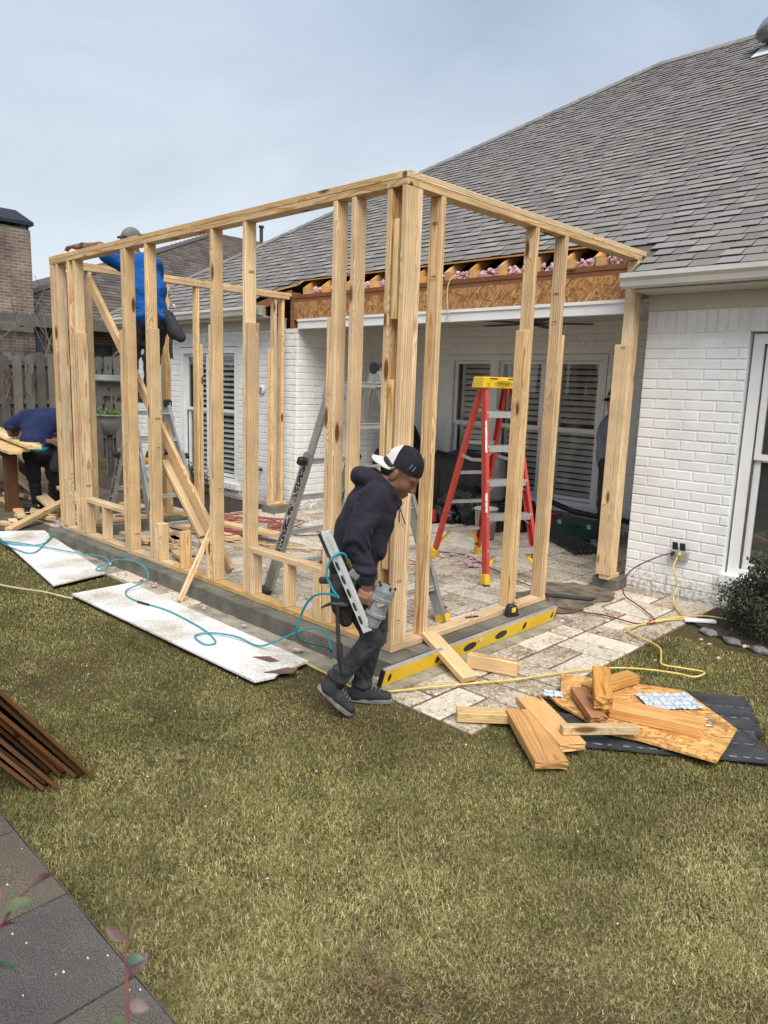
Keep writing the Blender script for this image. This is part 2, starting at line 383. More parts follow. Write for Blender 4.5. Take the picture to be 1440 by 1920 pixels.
# ------------------------------------------------------------------ special ground materials
def paver_mat():
    m, nt, b = newmat('stained_paver')
    tc = N(nt, 'ShaderNodeTexCoord'); oi = N(nt, 'ShaderNodeObjectInfo')
    k = N(nt, 'ShaderNodeVectorMath', {0: (37., 71., 53.), 'Scale': oi.outputs['Random']}, operation='SCALE')
    v = N(nt, 'ShaderNodeVectorMath', {0: tc.outputs['Object'], 1: k.outputs[0]}, operation='ADD').outputs[0]
    a = N(nt, 'ShaderNodeTexNoise', {'Vector': v, 'Scale': 40., 'Detail': 6., 'Roughness': .72, 'Distortion': 1.0})
    big = N(nt, 'ShaderNodeTexNoise', {'Vector': v, 'Scale': 3.5, 'Detail': 3.})
    # older, more trodden stones are dirtier: threshold per stone
    th = N(nt, 'ShaderNodeMath', {0: oi.outputs['Random'], 1: .10, 2: .0}, operation='MULTIPLY_ADD')
    s = N(nt, 'ShaderNodeMath', {0: big.outputs[0], 1: .32, 2: a.outputs[0]}, operation='MULTIPLY_ADD')
    s2 = N(nt, 'ShaderNodeMath', {0: s.outputs[0], 1: th.outputs[0]}, operation='ADD')
    c = ramp(nt, s2.outputs[0], [(.58, (.64, .59, .505)), (.70, (.56, .49, .395)), (.785, (.33, .255, .175)), (.90, (.16, .11, .07))])
    vr = N(nt, 'ShaderNodeMapRange', {0: oi.outputs['Random'], 1: 0, 2: 1, 3: 1.06, 4: .86})
    c = mixc(nt, 1., c, vr.outputs[0], 'MULTIPLY')
    nt.links.new(c, b.inputs['Base Color']); b.inputs['Roughness'].default_value = .8
    bump(nt, b, a.outputs[0], .5, .012)
    return m
PAVER = paver_mat()
def board_mat():
    m, nt, b = newmat('dirty_white_board')
    v, r, raw = coords(nt)
    big = N(nt, 'ShaderNodeTexNoise', {'Vector': v, 'Scale': 2.3, 'Detail': 2.})
    st = N(nt, 'ShaderNodeVectorMath', {0: v, 1: (1., 1.6, 1.)}, operation='MULTIPLY')
    a = N(nt, 'ShaderNodeTexNoise', {'Vector': st.outputs[0], 'Scale': 55., 'Detail': 6., 'Roughness': .75, 'Distortion': 2.6})
    s = N(nt, 'ShaderNodeMath', {0: big.outputs[0], 1: .45, 2: a.outputs[0]}, operation='MULTIPLY_ADD')
    c = ramp(nt, s.outputs[0], [(.69, (.76, .79, .81)), (.775, (.64, .61, .55)), (.83, (.36, .28, .20)), (.97, (.18, .13, .08))])
    nt.links.new(c, b.inputs['Base Color']); b.inputs['Roughness'].default_value = .45
    return m
WHITEB = board_mat()
def lawn_mat():
    m, nt, b = newmat('lawn_thatch')
    tc = N(nt, 'ShaderNodeTexCoord'); v = tc.outputs['Object']
    a = N(nt, 'ShaderNodeTexNoise', {'Vector': v, 'Scale': 1.3, 'Detail': 6., 'Roughness': .6})
    f = N(nt, 'ShaderNodeTexNoise', {'Vector': v, 'Scale': 70., 'Detail': 5., 'Roughness': .7})
    c = ramp(nt, a.outputs[0], [(.3, (.060, .046, .022)), (.5, (.088, .070, .032)), (.7, (.12, .095, .048))])
    g = N(nt, 'ShaderNodeMapRange', {0: f.outputs[0], 1: .3, 2: .7, 3: .5, 4: 1.6})
    c = mixc(nt, 1., c, g.outputs[0], 'MULTIPLY')
    nt.links.new(c, b.inputs['Base Color']); b.inputs['Roughness'].default_value = .95; b.inputs['Specular IOR Level'].default_value = .1
    bump(nt, b, f.outputs[0], .9, .02)
    return m
LAWN = lawn_mat()

# ------------------------------------------------------------------ ground
def ground():
    # one sheet to the horizon, a finer middle with gentle lumps
    xs = np.r_[np.linspace(-400, -14, 8), np.linspace(-13, 5, 91), np.linspace(6, 400, 8)]
    ys = np.r_[np.linspace(-400, -6, 8), np.linspace(-5, 6, 56), np.linspace(7, 400, 8)]
    X, Y = np.meshgrid(xs, ys, indexing='ij')
    Z = (np.sin(X*1.9+.7)*np.cos(Y*2.3)*.006+np.sin(X*4.1)*np.sin(Y*3.7+1)*.004)-.012
    V = np.c_[X.ravel(), Y.ravel(), Z.ravel()]
    ny = len(ys); i, j = np.meshgrid(np.arange(len(xs)-1), np.arange(ny-1), indexing='ij')
    a = (i*ny+j).ravel(); F = np.c_[a, a+ny, a+ny+1, a+1]
    me = bpy.data.meshes.new('lawn'); me.from_pydata(V.tolist(), [], F.tolist())
    me.polygons.foreach_set('use_smooth', [True]*len(F))
    o = link('lawn', me, LAWN); tag(o, kind='structure')
ground()
PX0, PX1, PY0, PY1 = -5.9, .82, -.27, 5.0
def patio():
    mb = MB()
    mb.span((-4.9, PY0, -.05), (PX1, PY1, -.002)); mb.span((PX0, .15, -.05), (-4.9, 2.95, -.002))
    base = mb.obj('patio', noisy('joint_sand', (.085, .052, .034), (.185, .12, .078), 14., .95, bs=.5, fine=90.))
    tag(base, kind='structure')
    g = .2075; cache = {}
    nx, ny = int((PX1-PX0)/g)+1, int((PY1-PY0)/g)+1
    used = set(); R = random.Random(5); n = 0
    def stone(w, h):
        key = (round(w, 3), round(h, 3))
        if key not in cache:
            b = MB(); e = .008; t = .022
            V = [(-w/2, -h/2, -.03), (w/2, -h/2, -.03), (w/2, h/2, -.03), (-w/2, h/2, -.03)]
            V += [(x, y, t-.006-.03) for x, y, _ in V[:4]]
            V += [((-1 if i in (0, 3) else 1)*(w/2-e), (-1 if i < 2 else 1)*(h/2-e), t-.03) for i in range(4)]
            b.add(V, [(0, 1, 5, 4), (1, 2, 6, 5), (2, 3, 7, 6), (3, 0, 4, 7), (4, 5, 9, 8), (5, 6, 10, 9), (6, 7, 11, 10), (7, 4, 8, 11), (8, 9, 10, 11)])
            cache[key] = b.mesh('paver')
        return cache[key]
    for j in range(ny):
        for i in range(nx-1, -1, -1):
            if (i, j) in used: continue
            opts = [(2, 1), (2, 1), (2, 1), (2, 2), (2, 1), (1, 1), (1, 2)]; R.shuffle(opts)
            for a, c in opts+[(1, 1)]:
                cells = [(i-p, j+q) for p in range(a) for q in range(c)]
                if all(x >= 0 and (x, y) not in used and y < ny for x, y in cells): break
            used.update(cells)
            x1 = PX1-(nx-1-i)*g; x0 = x1-a*g; y0 = PY0+j*g; y1 = min(y0+c*g, PY1)
            if x0 < PX0: x0 = PX0
            if x0 < -4.9 and (y0 < .14 or y1 > 2.93): continue
            if x1-x0 < .06 or y1-y0 < .06: continue
            cx, cy = (x0+x1)/2, (y0+y1)/2
            # inside the curb footprint nothing shows
            if -4.75 < cx < .0 and -.16 < cy < .02: continue
            w, h = x1-x0-.020, y1-y0-.020
            o = link('paver', stone(w, h), PAVER, base)
            o.location = (cx, cy, .018+R.uniform(-.0025, .0025)); o.rotation_euler = (R.uniform(-.006, .006), R.uniform(-.006, .006), R.uniform(-.006, .006)); n += 1
    # torn-up strip at the door with dark paper and soil
    Rs = random.Random(6); pl = [(-.42, 1.80), (-.2, 1.74), (.08, 1.76), (.16, 1.95), (.12, 2.2), (.17, 2.45), (.10, 2.66), (-.1, 2.72), (-.3, 2.66), (-.46, 2.45), (-.40, 2.15), (-.47, 1.95)]; pl = [(p[0]+(q[0]-p[0])*k/4+Rs.uniform(-.02, .02), p[1]+(q[1]-p[1])*k/4+Rs.uniform(-.02, .02)) for p, q in zip(pl, pl[1:]+pl[:1]) for k in range(4)]; s = MB(); s.prism(pl, .006, Matrix.Translation((0, 0, .0205)))
    o = s.obj('soil_patch', noisy('sandy_soil', (.075, .058, .042), (.20, .165, .125), 9., .95, bs=.7, fine=70., dist=.012)); tag(o, kind='structure')
patio()

# ------------------------------------------------------------------ curb the frame stands on
def rough_box(a, b, n=.03, amp=.004, seed=0):
    """box with subdivided, slightly uneven faces and worn edges."""
    bm = bmesh.new(); bmesh.ops.create_cube(bm, size=1)
    a, b = Vector(a), Vector(b); c = (a+b)/2; d = b-a
    for v in bm.verts: v.co = Vector((v.co.x*d.x, v.co.y*d.y, v.co.z*d.z))
    for ax in range(3):
        k = int(min(60, max(0, abs(d[ax])/n-1)))
        if k > 0:
            ed = [e for e in bm.edges if abs((e.verts[0].co-e.verts[1].co).normalized()[ax]) > .99]
            bmesh.ops.subdivide_edges(bm, edges=ed, cuts=k, use_grid_fill=True)
    R = random.Random(seed)
    for v in bm.verts: v.co += Vector([R.uniform(-amp, amp) for _ in range(3)])
    me = bpy.data.meshes.new('rough'); bm.to_mesh(me); bm.free()
    me.transform(Matrix.Translation(c)); return me
def curbs():
    r = empty('concrete_curb', (-2.4, 0, 0), label='low new concrete curb in an L under the timber frame', cat='curb')
    link('curb_run', rough_box((-4.80, -.115, -.06), (.113, .125, .118), .07, .003, 1), CONC, r)
    link('curb_run', rough_box((-.13, .126, -.06), (.109, 1.69, .117), .07, .003, 2), CONC, r)
    s = MB(); s.span((-4.75, -.29, -.05), (.10, -.10, -.001)); s.span((.10, -.27, -.05), (.20, 1.69, .019))
    o = link('old_footing', rough_box((-4.75, -.29, -.05), (.02, -.10, .004), .06, .005, 3), CONC2); tag(o, 'crumbly old footing strip along the lawn side of the curb', 'footing')
    o = link('old_footing', rough_box((.105, -.25, -.05), (.235, 1.72, .021), .06, .003, 4), CONC2); tag(o, 'smooth concrete strip under the yellow spirit level', 'footing')
    o = link('concrete_block', rough_box((-.17, 2.74, -.02), (.055, 2.945, .103), .05, .003, 5), CONC); tag(o, 'concrete block under the doorway post against white brick wall', 'block')
    o = link('concrete_block', rough_box((-4.84, 2.62, -.02), (-4.60, 2.92, .103), .05, .003, 6), CONC); tag(o, 'concrete block under the far paired post by porch corner', 'block')
    o = link('concrete_curb', rough_box((-4.80, .126, -.06), (-4.57, 1.69, .117), .07, .003, 7), CONC); tag(o, 'short run of concrete curb under the far end wall of frame', 'curb')
curbs()

# ------------------------------------------------------------------ house
BR_L, BR_H, JT = .239, .0712, .0098
brick_cache = {}
def brick_mesh(w, h):
    k = (round(w, 3), round(h, 3))
    if k not in brick_cache:
        b = MB(); e = .005; d = .0055
        V = [(-w/2, 0, -h/2), (w/2, 0, -h/2), (w/2, 0, h/2), (-w/2, 0, h/2)]
        V += [(x, -d+.0035, z) for x, _, z in V[:4]]
        V += [((-1 if i in (0, 3) else 1)*(w/2-e), -d, (-1 if i < 2 else 1)*(h/2-e)) for i in range(4)]
        b.add(V, [(0, 1, 5, 4), (1, 2, 6, 5), (2, 3, 7, 6), (3, 0, 4, 7), (4, 5, 9, 8), (5, 6, 10, 9), (6, 7, 11, 10), (7, 4, 8, 11), (8, 9, 10, 11)])
        brick_cache[k] = b.mesh('brick')
    return brick_cache[k]
def brick_layout(u0, u1, z0, z1, holes=()):
    out = []; row = 0; z = z0
    while z+BR_H*.6 < z1:
        h = min(BR_H, z1-z)
        u = u0-(BR_L+JT)/2*(row % 2)
        while u < u1:
            a, b = max(u, u0), min(u+BR_L, u1)
            segs = [(a, b)]
            for (ha, hb, hz0, hz1) in holes:
                if z+h > hz0+.005 and z < hz1-.005:
                    ns = []
                    for s0, s1 in segs:
                        if s1 <= ha or s0 >= hb: ns.append((s0, s1)); continue
                        if s0 < ha: ns.append((s0, ha))
                        if s1 > hb: ns.append((hb, s1))
                    segs = ns
            for s0, s1 in segs:
                if s1-s0 > .035: out.append(((s0+s1)/2, z+h/2, s1-s0, h))
            u += BR_L+JT
        z += BR_H+JT; row += 1
    return out
def lay(wall, M, rects, single=True):
    R = random.Random(len(rects))
    if single:
        for u, z, w, h in rects:
            o = link('brick', brick_mesh(w, h), PAINT, wall, M @ Matrix.Translation((u, R.uniform(-.0025, .001), z)) @ Euler((R.uniform(-.01, .01), R.uniform(-.004, .004), R.uniform(-.008, .008))).to_matrix().to_4x4())
    else:
        mb = MB()
        for u, z, w, h in rects:
            me = brick_mesh(w, h); T = M @ Matrix.Translation((u, R.uniform(-.0025, .001), z))
            mb.add([T @ v.co for v in me.vertices], [tuple(p.vertices) for p in me.polygons])
        o = mb.obj('bricks', PAINT, wall); tag(o, kind='stuff')
HY = 2.95
def house():
    H = empty('brick_house', (0, HY, 0), label='white painted brick house with grey shingle roof and recessed porch', cat='house')
    def wallbox(name, a, b, mat=PAINT): return MB().span(a, b).obj(name, mat, H)
    # right wall with its tall window opening
    w = MB(); w.span((.03, HY, -.1), (.84, HY+.2, 2.40)); w.span((.84, HY, -.1), (1.90, HY+.2, .30)); w.span((.84, HY, 2.18), (1.90, HY+.2, 2.40)); w.span((1.90, HY, -.1), (6.0, HY+.2, 2.40))
    wr = w.obj('wall', PAINT, H)
    M0 = Matrix.Translation((0, HY, 0))
    lay(wr, M0, brick_layout(.03, .838, .035, 2.165))
    sold = []
    x = .03
    while x < .86:
        sold.append((x+BR_H/2, 2.27, BR_H, .175)); x += BR_H+JT
    lay(wr, M0, sold)
    lay(wr, M0, brick_layout(.842, 2.6, .035, .22)+[(x, 2.27, BR_H, .175) for x in np.arange(.878+.035, 2.4, BR_H+JT)], False)
    # left wall with window
    w = MB(); w.span((-9.0, HY, -.1), (-7.40, HY+.2, 2.40)); w.span((-7.40, HY, -.1), (-5.86, HY+.2, .22)); w.span((-7.40, HY, 2.16), (-5.86, HY+.2, 2.40)); w.span((-5.86, HY, -.1), (-4.55, HY+.2, 2.36))
    wl = w.obj('wall', PAINT, H)
    lay(wl, M0, brick_layout(-9.0, -4.56, .035, 2.36, [(-7.40, -5.86, .20, 2.2)]), False)
    # porch: left return wall (faces +x), back wall, right return wall, ceiling
    w = MB(); w.span((-4.75, HY+.2, -.1), (-4.55, 5.2, 2.5)); wp = w.obj('wall', PAINT, H)
    Mx = Matrix.Translation((-4.55, 0, 0)) @ Matrix.Rotation(math.pi/2, 4, 'Z')
    lay(wp, Mx, brick_layout(HY+.0, 5.0, .035, 2.44))
    w = MB(); w.span((-4.55, 5.0, -.1), (-3.74, 5.2, 2.5)); w.span((-3.74, 5.0, -.1), (-1.36, 5.2, .30)); w.span((-3.74, 5.0, 2.14), (-1.36, 5.2, 2.5)); w.span((-1.36, 5.0, -.1), (.03, 5.2, 2.5))
    wb = w.obj('wall', PAINT, H)
    lay(wb, Matrix.Translation((0, 5.0, 0)), brick_layout(-4.53, .02, .035, 2.46, [(-3.74, -1.36, .28, 2.16)]), False)
    wallbox('wall', (.03, HY+.2, -.1), (.23, 5.2, 2.5))
    wallbox('porch_ceiling', (-4.75, 3.02, 2.50), (.23, 5.2, 2.53), CREAM)
    # frieze, soffit, fascia, gutter either side of the opened eave
    for a, b in ((.035, 6.0), (-9.1, -4.85)):
        MB().span((a, HY-.02, 2.365), (b, HY+.05, 2.485)).obj('frieze_board', CREAM, H)
        MB().span((a, 2.64, 2.486), (b, HY+.06, 2.500)).obj('soffit', CREAM, H)
        MB().span((a, 2.645, 2.502), (b, 2.665, 2.625)).obj('fascia', CREAM, H)
        prof = [(2.64, 2.51), (2.60, 2.505), (2.575, 2.52), (2.565, 2.56), (2.545, 2.585), (2.545, 2.62), (2.553, 2.622), (2.553, 2.588), (2.573, 2.56), (2.582, 2.528), (2.63, 2.515), (2.63, 2.62), (2.64, 2.62)]
        x0 = a-.09 if a > 0 else a
        V = [(x0, y, z) for y, z in prof]+[(b if a > 0 else b-.02, y, z) for y, z in prof]; n = len(prof)
        g = MB().add(V, [(i, (i+1) % n, n+(i+1) % n, n+i) for i in range(n)])
        ends = (x0,) if a > 0 else (x0, b-.02)
        for xe in ends: g.add([(xe, y, z) for y, z in [(2.64, 2.51), (2.60, 2.505), (2.575, 2.52), (2.565, 2.56), (2.545, 2.585), (2.545, 2.62), (2.64, 2.62)]], [(0, 1, 2, 3, 4, 5, 6)])
        g.obj('gutter', GUTTER, H)
    # opened porch header: white trim, OSB band, brown plates, rafters, insulation
    t = MB(); t.span((-4.52, HY-.03, 2.352), (-.05, HY+.05, 2.462)); t.span((-4.52, HY-.045, 2.44), (-.05, HY-.031, 2.468)); t.obj('header_trim', TRIM, H)
    M = Matrix.Translation((-2.3, HY-.004, 2.572)) @ Matrix.Rotation(math.pi/2, 4, 'X')
    MB().box((0, 0, 0), (4.62, .215, .02)).obj('osb_header_band', OSB_OLD, H, M=M)
    for z0, z1, y in ((2.681, 2.722, HY-.012), (2.723, 2.765, HY-.02)):
        MB().box((0, 0, 0), (4.66, .12, z1-z0)).obj('header_plate', W_BROWN, H, M=Matrix.Translation((-2.29, y+.06, (z0+z1)/2)))
    MB().span((-4.70, HY-.005, 2.30), (-4.625, HY+.10, 2.80)).obj('header_post', W_BROWN, H)
    xs = [-4.50, -4.15, -3.72, -3.32, -2.98, -2.62, -2.22, -1.90, -1.55, -1.18, -.82, -.52, -.22]
    R = random.Random(3)
    sl = math.atan(.667)
    for i, x in enumerate(xs):
        b = MB(); L = 1.3
        M = Matrix.Translation((x, 3.03, 2.800)) @ Matrix.Rotation(math.pi/2, 4, 'Z') @ Matrix.Rotation(-sl, 4, 'Y')
        b.box((L/2, 0, .02), (L, .038, .085)); b.obj('rafter', W_OLD, H, M=M)
        c = MB(); c.box((0, 0, 0), (.13, .05, .085)); c.obj('rafter_block', W_OLD, H, M=Matrix.Translation((x+.045, 3.03, 2.81)) @ Matrix.Rotation(math.pi/2, 4, 'Z'))
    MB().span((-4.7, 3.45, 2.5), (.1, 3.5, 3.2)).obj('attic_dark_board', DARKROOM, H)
    for i in range(len(xs)-1):
        x0, x1 = xs[i]+.09, xs[i+1]-.03
        if x1-x0 < .1: continue
        me = lumps([(R.uniform(x0, x1), R.uniform(3.04, 3.2), R.uniform(2.77, 2.85), R.uniform(.008, .024)) for _ in range(int(90*(x1-x0)/.25)+30)], 31+i, 2, .55)
        link('insulation', me, PINK, H)
    # broken eave end left of the porch
    MB().span((-5.28, 2.66, 2.50), (-4.86, 2.70, 2.585)).obj('torn_fascia', W_BROWN, H)
    MB().bar((-5.15, 2.72, 2.62), (-4.72, 3.0, 2.80), .04, .09).obj('torn_rafter', W_BROWN, H)
    windows(H); roof(H)
    # outlet box, hose bib, vent fan
    return H
def lumps(spheres, seed, sub=2, amp=.35):
    R = random.Random(seed); bm = bmesh.new()
    for x, y, z, r in spheres:
        res = bmesh.ops.create_icosphere(bm, subdivisions=sub, radius=r)
        for v in res['verts']:
            v.co *= 1+R.uniform(-amp, amp); v.co += Vector((x, y, z))
    me = bpy.data.meshes.new('lumps'); bm.to_mesh(me); bm.free(); return me
def sash(H, x0, x1, z0, z1, Y, slats=True, split=.52, tilt=.55, mat=TRIM, pitch=.075):
    """one double hung unit: stiles, rails, two panes, shutter louvres behind the glass."""
    W = empty('window', ((x0+x1)/2, Y, z0)); W.parent = H; W.matrix_parent_inverse = basis(H).inverted()
    zm = z0+(z1-z0)*split; t = .045
    for nm, a, b, y in (('upper_sash', zm, z1, Y), ('lower_sash', z0, zm+.02, Y+.028)):
        f = MB(); f.span((x0, y, a), (x0+t, y+.03, b)); f.span((x1-t, y, a), (x1, y+.03, b))
        f.span((x0+t, y+.001, b-t*.8), (x1-t, y+.029, b)); f.span((x0+t, y+.001, a), (x1-t, y+.029, a+t))
        f.obj(nm, mat, W)
        MB().span((x0+t, y+.012, a+t), (x1-t, y+.016, b-t*.8)).obj('pane', GLASS, W)
    a, b_, c0, c1, y0, y1 = x0-.02, x1+.02, z0-.02, z1+.02, Y+.062, Y+.42
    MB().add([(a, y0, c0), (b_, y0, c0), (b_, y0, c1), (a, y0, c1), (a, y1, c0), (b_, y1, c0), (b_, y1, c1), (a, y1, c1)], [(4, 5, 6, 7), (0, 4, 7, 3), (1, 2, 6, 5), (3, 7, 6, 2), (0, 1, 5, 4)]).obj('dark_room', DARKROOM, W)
    if slats:
        sx0, sx1 = x0+.09, x1-.06
        fr = MB(); 
        for x in (sx0-.04, sx1): fr.span((x, Y+.10, z0+.01), (x+.04, Y+.13, z1-.01))
        fr.span((sx0, Y+.10, zm-.05), (sx1, Y+.13, zm+.03)); fr.obj('shutter_frame', SLAT, W)
        me = MB().box((0, 0, 0), (sx1-sx0-.004, .068, .009), Matrix.Rotation(tilt, 3, 'X')).mesh('slat')
        z = z0+.07
        while z < z1-.05:
            if not (zm-.08 < z < zm+.06):
                o = link('slat', me, SLAT, W); o.location = ((sx0+sx1)/2, Y+.115, z)
            z += pitch
    return W
def windows(H):
    def casing(x0, x1, z0, z1, Y, w=.075, sill=True):
        f = MB(); d = .05
        f.span((x0, Y-.012, z0), (x0+w, Y+d, z1)); f.span((x1-w, Y-.012, z0), (x1, Y+d, z1)); f.span((x0+w, Y-.011, z1-w), (x1-w, Y+d-.001, z1)); f.span((x0+w, Y-.011, z0), (x1-w, Y+d-.001, z0+w*.6))
        f.obj('window_casing', TRIM, H)
        if sill: MB().span((x0-.05, Y-.06, z0-.085), (x1+.05, Y+.05, z0-.002)).obj('window_sill', PAINT, H)
    # tall window right of the brick panel
    casing(.86, 1.88, .30, 2.165, HY+.05, .075, False)
    MB().span((.835, HY-.05, .215), (1.95, HY+.06, .298)).obj('window_sill', PAINT, H)
    MB().span((.936, HY+.068, .345), (.945, HY+.10, 2.09)).obj('screen_edge', noisy('bronze_edge', (.05, .04, .03), (.09, .07, .05), 9., .5), H)
    sash(H, .946, 1.795, .346, 2.085, HY+.075, False, .5)
    MB().span((.96, HY+.145, .36), (1.78, HY+.149, 2.07)).obj('window_blind', noisy('grey_blind', (.055, .055, .053), (.085, .085, .082), 2., .8, bs=.1, stretch=(1, 1, 6)), H)
    # window on the far left wall
    casing(-7.395, -5.865, .225, 2.15, HY+.01, .085)
    sash(H, -7.30, -5.955, .285, 2.06, HY+.05, True, .53)
    MB().span((-6.66, HY-.004, .29), (-6.60, HY+.046, 2.058)).obj('window_mullion', TRIM, H)
    # porch windows
    casing(-3.735, -1.365, .305, 2.135, 5.0, .075)
    for x0, x1 in ((-3.655, -3.02), (-2.90, -2.235), (-2.115, -1.445)):
        sash(H, x0, x1, .355, 2.055, 5.03, True, .5, .75, TRIM)
    for x0, x1 in ((-3.018, -2.902), (-2.233, -2.117)): MB().span((x0, 4.985, .355), (x1, 5.05, 2.057)).obj('window_mullion', TRIM, H)
SH = attr_mat('asphalt_shingle', .9, .25, sc=260.)
EY, EZ, PI_ = 2.58, 2.645, .667
SLOPE = math.atan(PI_)
def rz(y): return EZ+PI_*(y-EY)
def hole(x, y):
    if -4.64 < x < -.33 and y < 3.10: return True
    if -.34 <= x < .02 and y < 3.06-.55*(x+.34): return True
    if -5.15 < x <= -4.62 and y < 2.86+.18*(x+5.15)/.5: return True
    return False
def roof(H):
    RX, RY = -2.93, 8.88           # ridge starts here
    XE = 7.0
    z = lambda y: rz(y)-.02
    # deck
    d = MB()
    P = lambda x, y: (x, y, z(y))
    d.add([P(-9.2, EY), P(-5.15, EY), P(-5.15, 3.10), P(-9.2+.52, 3.10)], [(0, 1, 2, 3)])
    d.add([P(-5.15, 2.87), P(-4.64, 3.0), P(-4.64, 3.10), P(-5.15, 3.10)], [(0, 1, 2, 3)])
    d.add([P(-.33, 3.07), P(.02, 2.88), P(.02, 3.10), P(-.33, 3.10)], [(0, 1, 2, 3)])
    d.add([P(.02, EY), P(XE, EY), P(XE, 3.10), P(.02, 3.10)], [(0, 1, 2, 3)])
    d.add([P(-9.2+.52, 3.10), P(XE, 3.10), P(XE, RY), P(RX, RY)], [(0, 1, 2, 3)])
    d.add([P(-9.2, EY), P(RX, RY), (-9.2, 15.2, z(EY))], [(0, 1, 2)])
    d.add([P(RX, RY), P(XE, RY), (XE, 15.2, z(EY)), (-9.2, 15.2, z(EY))], [(0, 1, 2, 3)])
    rf = d.obj('roof', noisy('roof_felt', (.05, .048, .045), (.11, .105, .10), 6., .9, bs=.3), H)
    tk = MB()   # raw deck edge along the cut
    for a, b in (((-4.64, 3.10), (-.33, 3.10)), ((-5.15, 2.87), (-4.64, 3.0)), ((-.33, 3.07), (.02, 2.88)), ((-4.64, 3.0), (-4.64, 3.10))):
        tk.bar((a[0], a[1], rz(a[1])-.028), (b[0], b[1], rz(b[1])-.028), .02, .014)
    tk.obj('deck_edge', W_OLD, rf)
    ex = .127; rows = int((RY-EY)/math.cos(SLOPE)/ex)+1
    R = random.Random(21); tabs = []
    for r in range(rows):
        y0 = EY-.02+r*ex*math.cos(SLOPE)
        x = -9.3+R.uniform(0, .2); hi = R.random() < .5
        while x < 3.4:
            w = R.choice((.12, .15, .17, .20, .24)); hi = (not hi) if R.random() < .82 else hi
            x1 = x+w
            xl = -9.2+(y0+.06-EY)
            if x1 > xl and not hole(x+w/2, y0+.03) and y0 < RY:
                tabs.append((max(x, xl), x1, y0, hi, R.random(), (Vector((x, y0, rz(y0)))-CAM).length))
            x = x1
    order = sorted(range(len(tabs)), key=lambda i: tabs[i][5])
    # only those that stand in the picture count as nearest
    near = set([i for i in order if -.6 < tabs[i][0] < 1.15 or (tabs[i][0] < -.3 and tabs[i][2] < 3.9)][:300])
    def geo(w, hi):
        t0 = .0165 if hi else .010; L = ex*1.05
        V = [(0, 0, -.004), (w, 0, -.004), (w, 0, t0), (0, 0, t0), (w, L, .002), (0, L, .002), (0, L, -.004), (w, L, -.004)]
        return V, [(0, 1, 2, 3), (3, 2, 4, 5), (0, 3, 5, 6), (1, 7, 4, 2)]
    def tintof(q, hi):
        base = np.array((.225, .213, .206) if hi else (.176, .168, .164))
        k = .83+.34*q; warm = (q*7.3) % 1
        return base*k*np.array((1+.05*warm, 1+.02*warm, 1-.05*warm))
    EDGE = np.array((.040, .038, .037))      # cut asphalt edge, darkened to paint the shadow line under each tab
    TM = Matrix.Rotation(SLOPE, 4, 'X'); cache = {}
    mb = MB(); tints = []
    for i, (x0, x1, y0, hi, q, dd) in enumerate(tabs):
        w = x1-x0-.005
        if w < .02: continue
        T = Matrix.Translation((x0, y0, rz(y0)-.012)) @ TM
        if i in near:
            key = (round(w, 3), hi, int(q*5))
            if key not in cache:
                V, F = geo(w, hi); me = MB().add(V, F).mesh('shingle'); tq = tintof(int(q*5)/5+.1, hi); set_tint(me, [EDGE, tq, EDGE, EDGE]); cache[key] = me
            link('shingle', cache[key], SH, rf, T)
        else:
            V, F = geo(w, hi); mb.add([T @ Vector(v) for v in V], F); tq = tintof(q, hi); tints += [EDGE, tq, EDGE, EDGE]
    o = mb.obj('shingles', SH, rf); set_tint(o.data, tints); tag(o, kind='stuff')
    # hip and ridge caps
    c = MB(); tints = []
    def caps(a, b, n, dz):
        a, b = Vector(a), Vector(b)
        for i in range(n):
            p = a.lerp(b, i/n); q = a.lerp(b, (i+1.25)/n); s = (q-p).normalized().cross(Vector((0, 0, 1))).normalized()*.13
            up = Vector((0, 0, .022)); dn = Vector((0, 0, dz))
            c.add([p+up*1.4, q+up, q+s+dn, p+s+dn, p-s+dn, q-s+dn], [(0, 1, 2, 3), (0, 4, 5, 1)]); tints.extend([tintof(R.random(), False)]*2)
    caps((-9.2, EY, rz(EY)), (RX, RY, rz(RY)), 64, -.052); caps((RX, RY, rz(RY)), (XE, RY, rz(RY)), 60, -.078)
    o = c.obj('ridge_cap', SH, rf); set_tint(o.data, tints)
    # turbine vent dome with its flashing near the ridge
    v = MB(); px, py = -.86, 8.02; pz = rz(py)
    v.lathe([(.0, .36), (.10, .35), (.19, .31), (.27, .24), (.32, .15), (.33, .10), (.31, .09), (.16, .07), (.15, -.25)], (px, py, pz+.05), 28)
    o = v.obj('roof_vent', noisy('galvanised_vent', (.20, .21, .22), (.30, .31, .33), 4., .35, metal=.5, bs=.05), H, smooth=True)
    f = MB(); f.box((0, 0, 0), (.50, .40, .012), Matrix.Rotation(SLOPE, 3, 'X')); f.obj('vent_flashing', TRIM, H, M=Matrix.Translation((px-.02, py-.12, rz(py-.12)+.012)))
house()
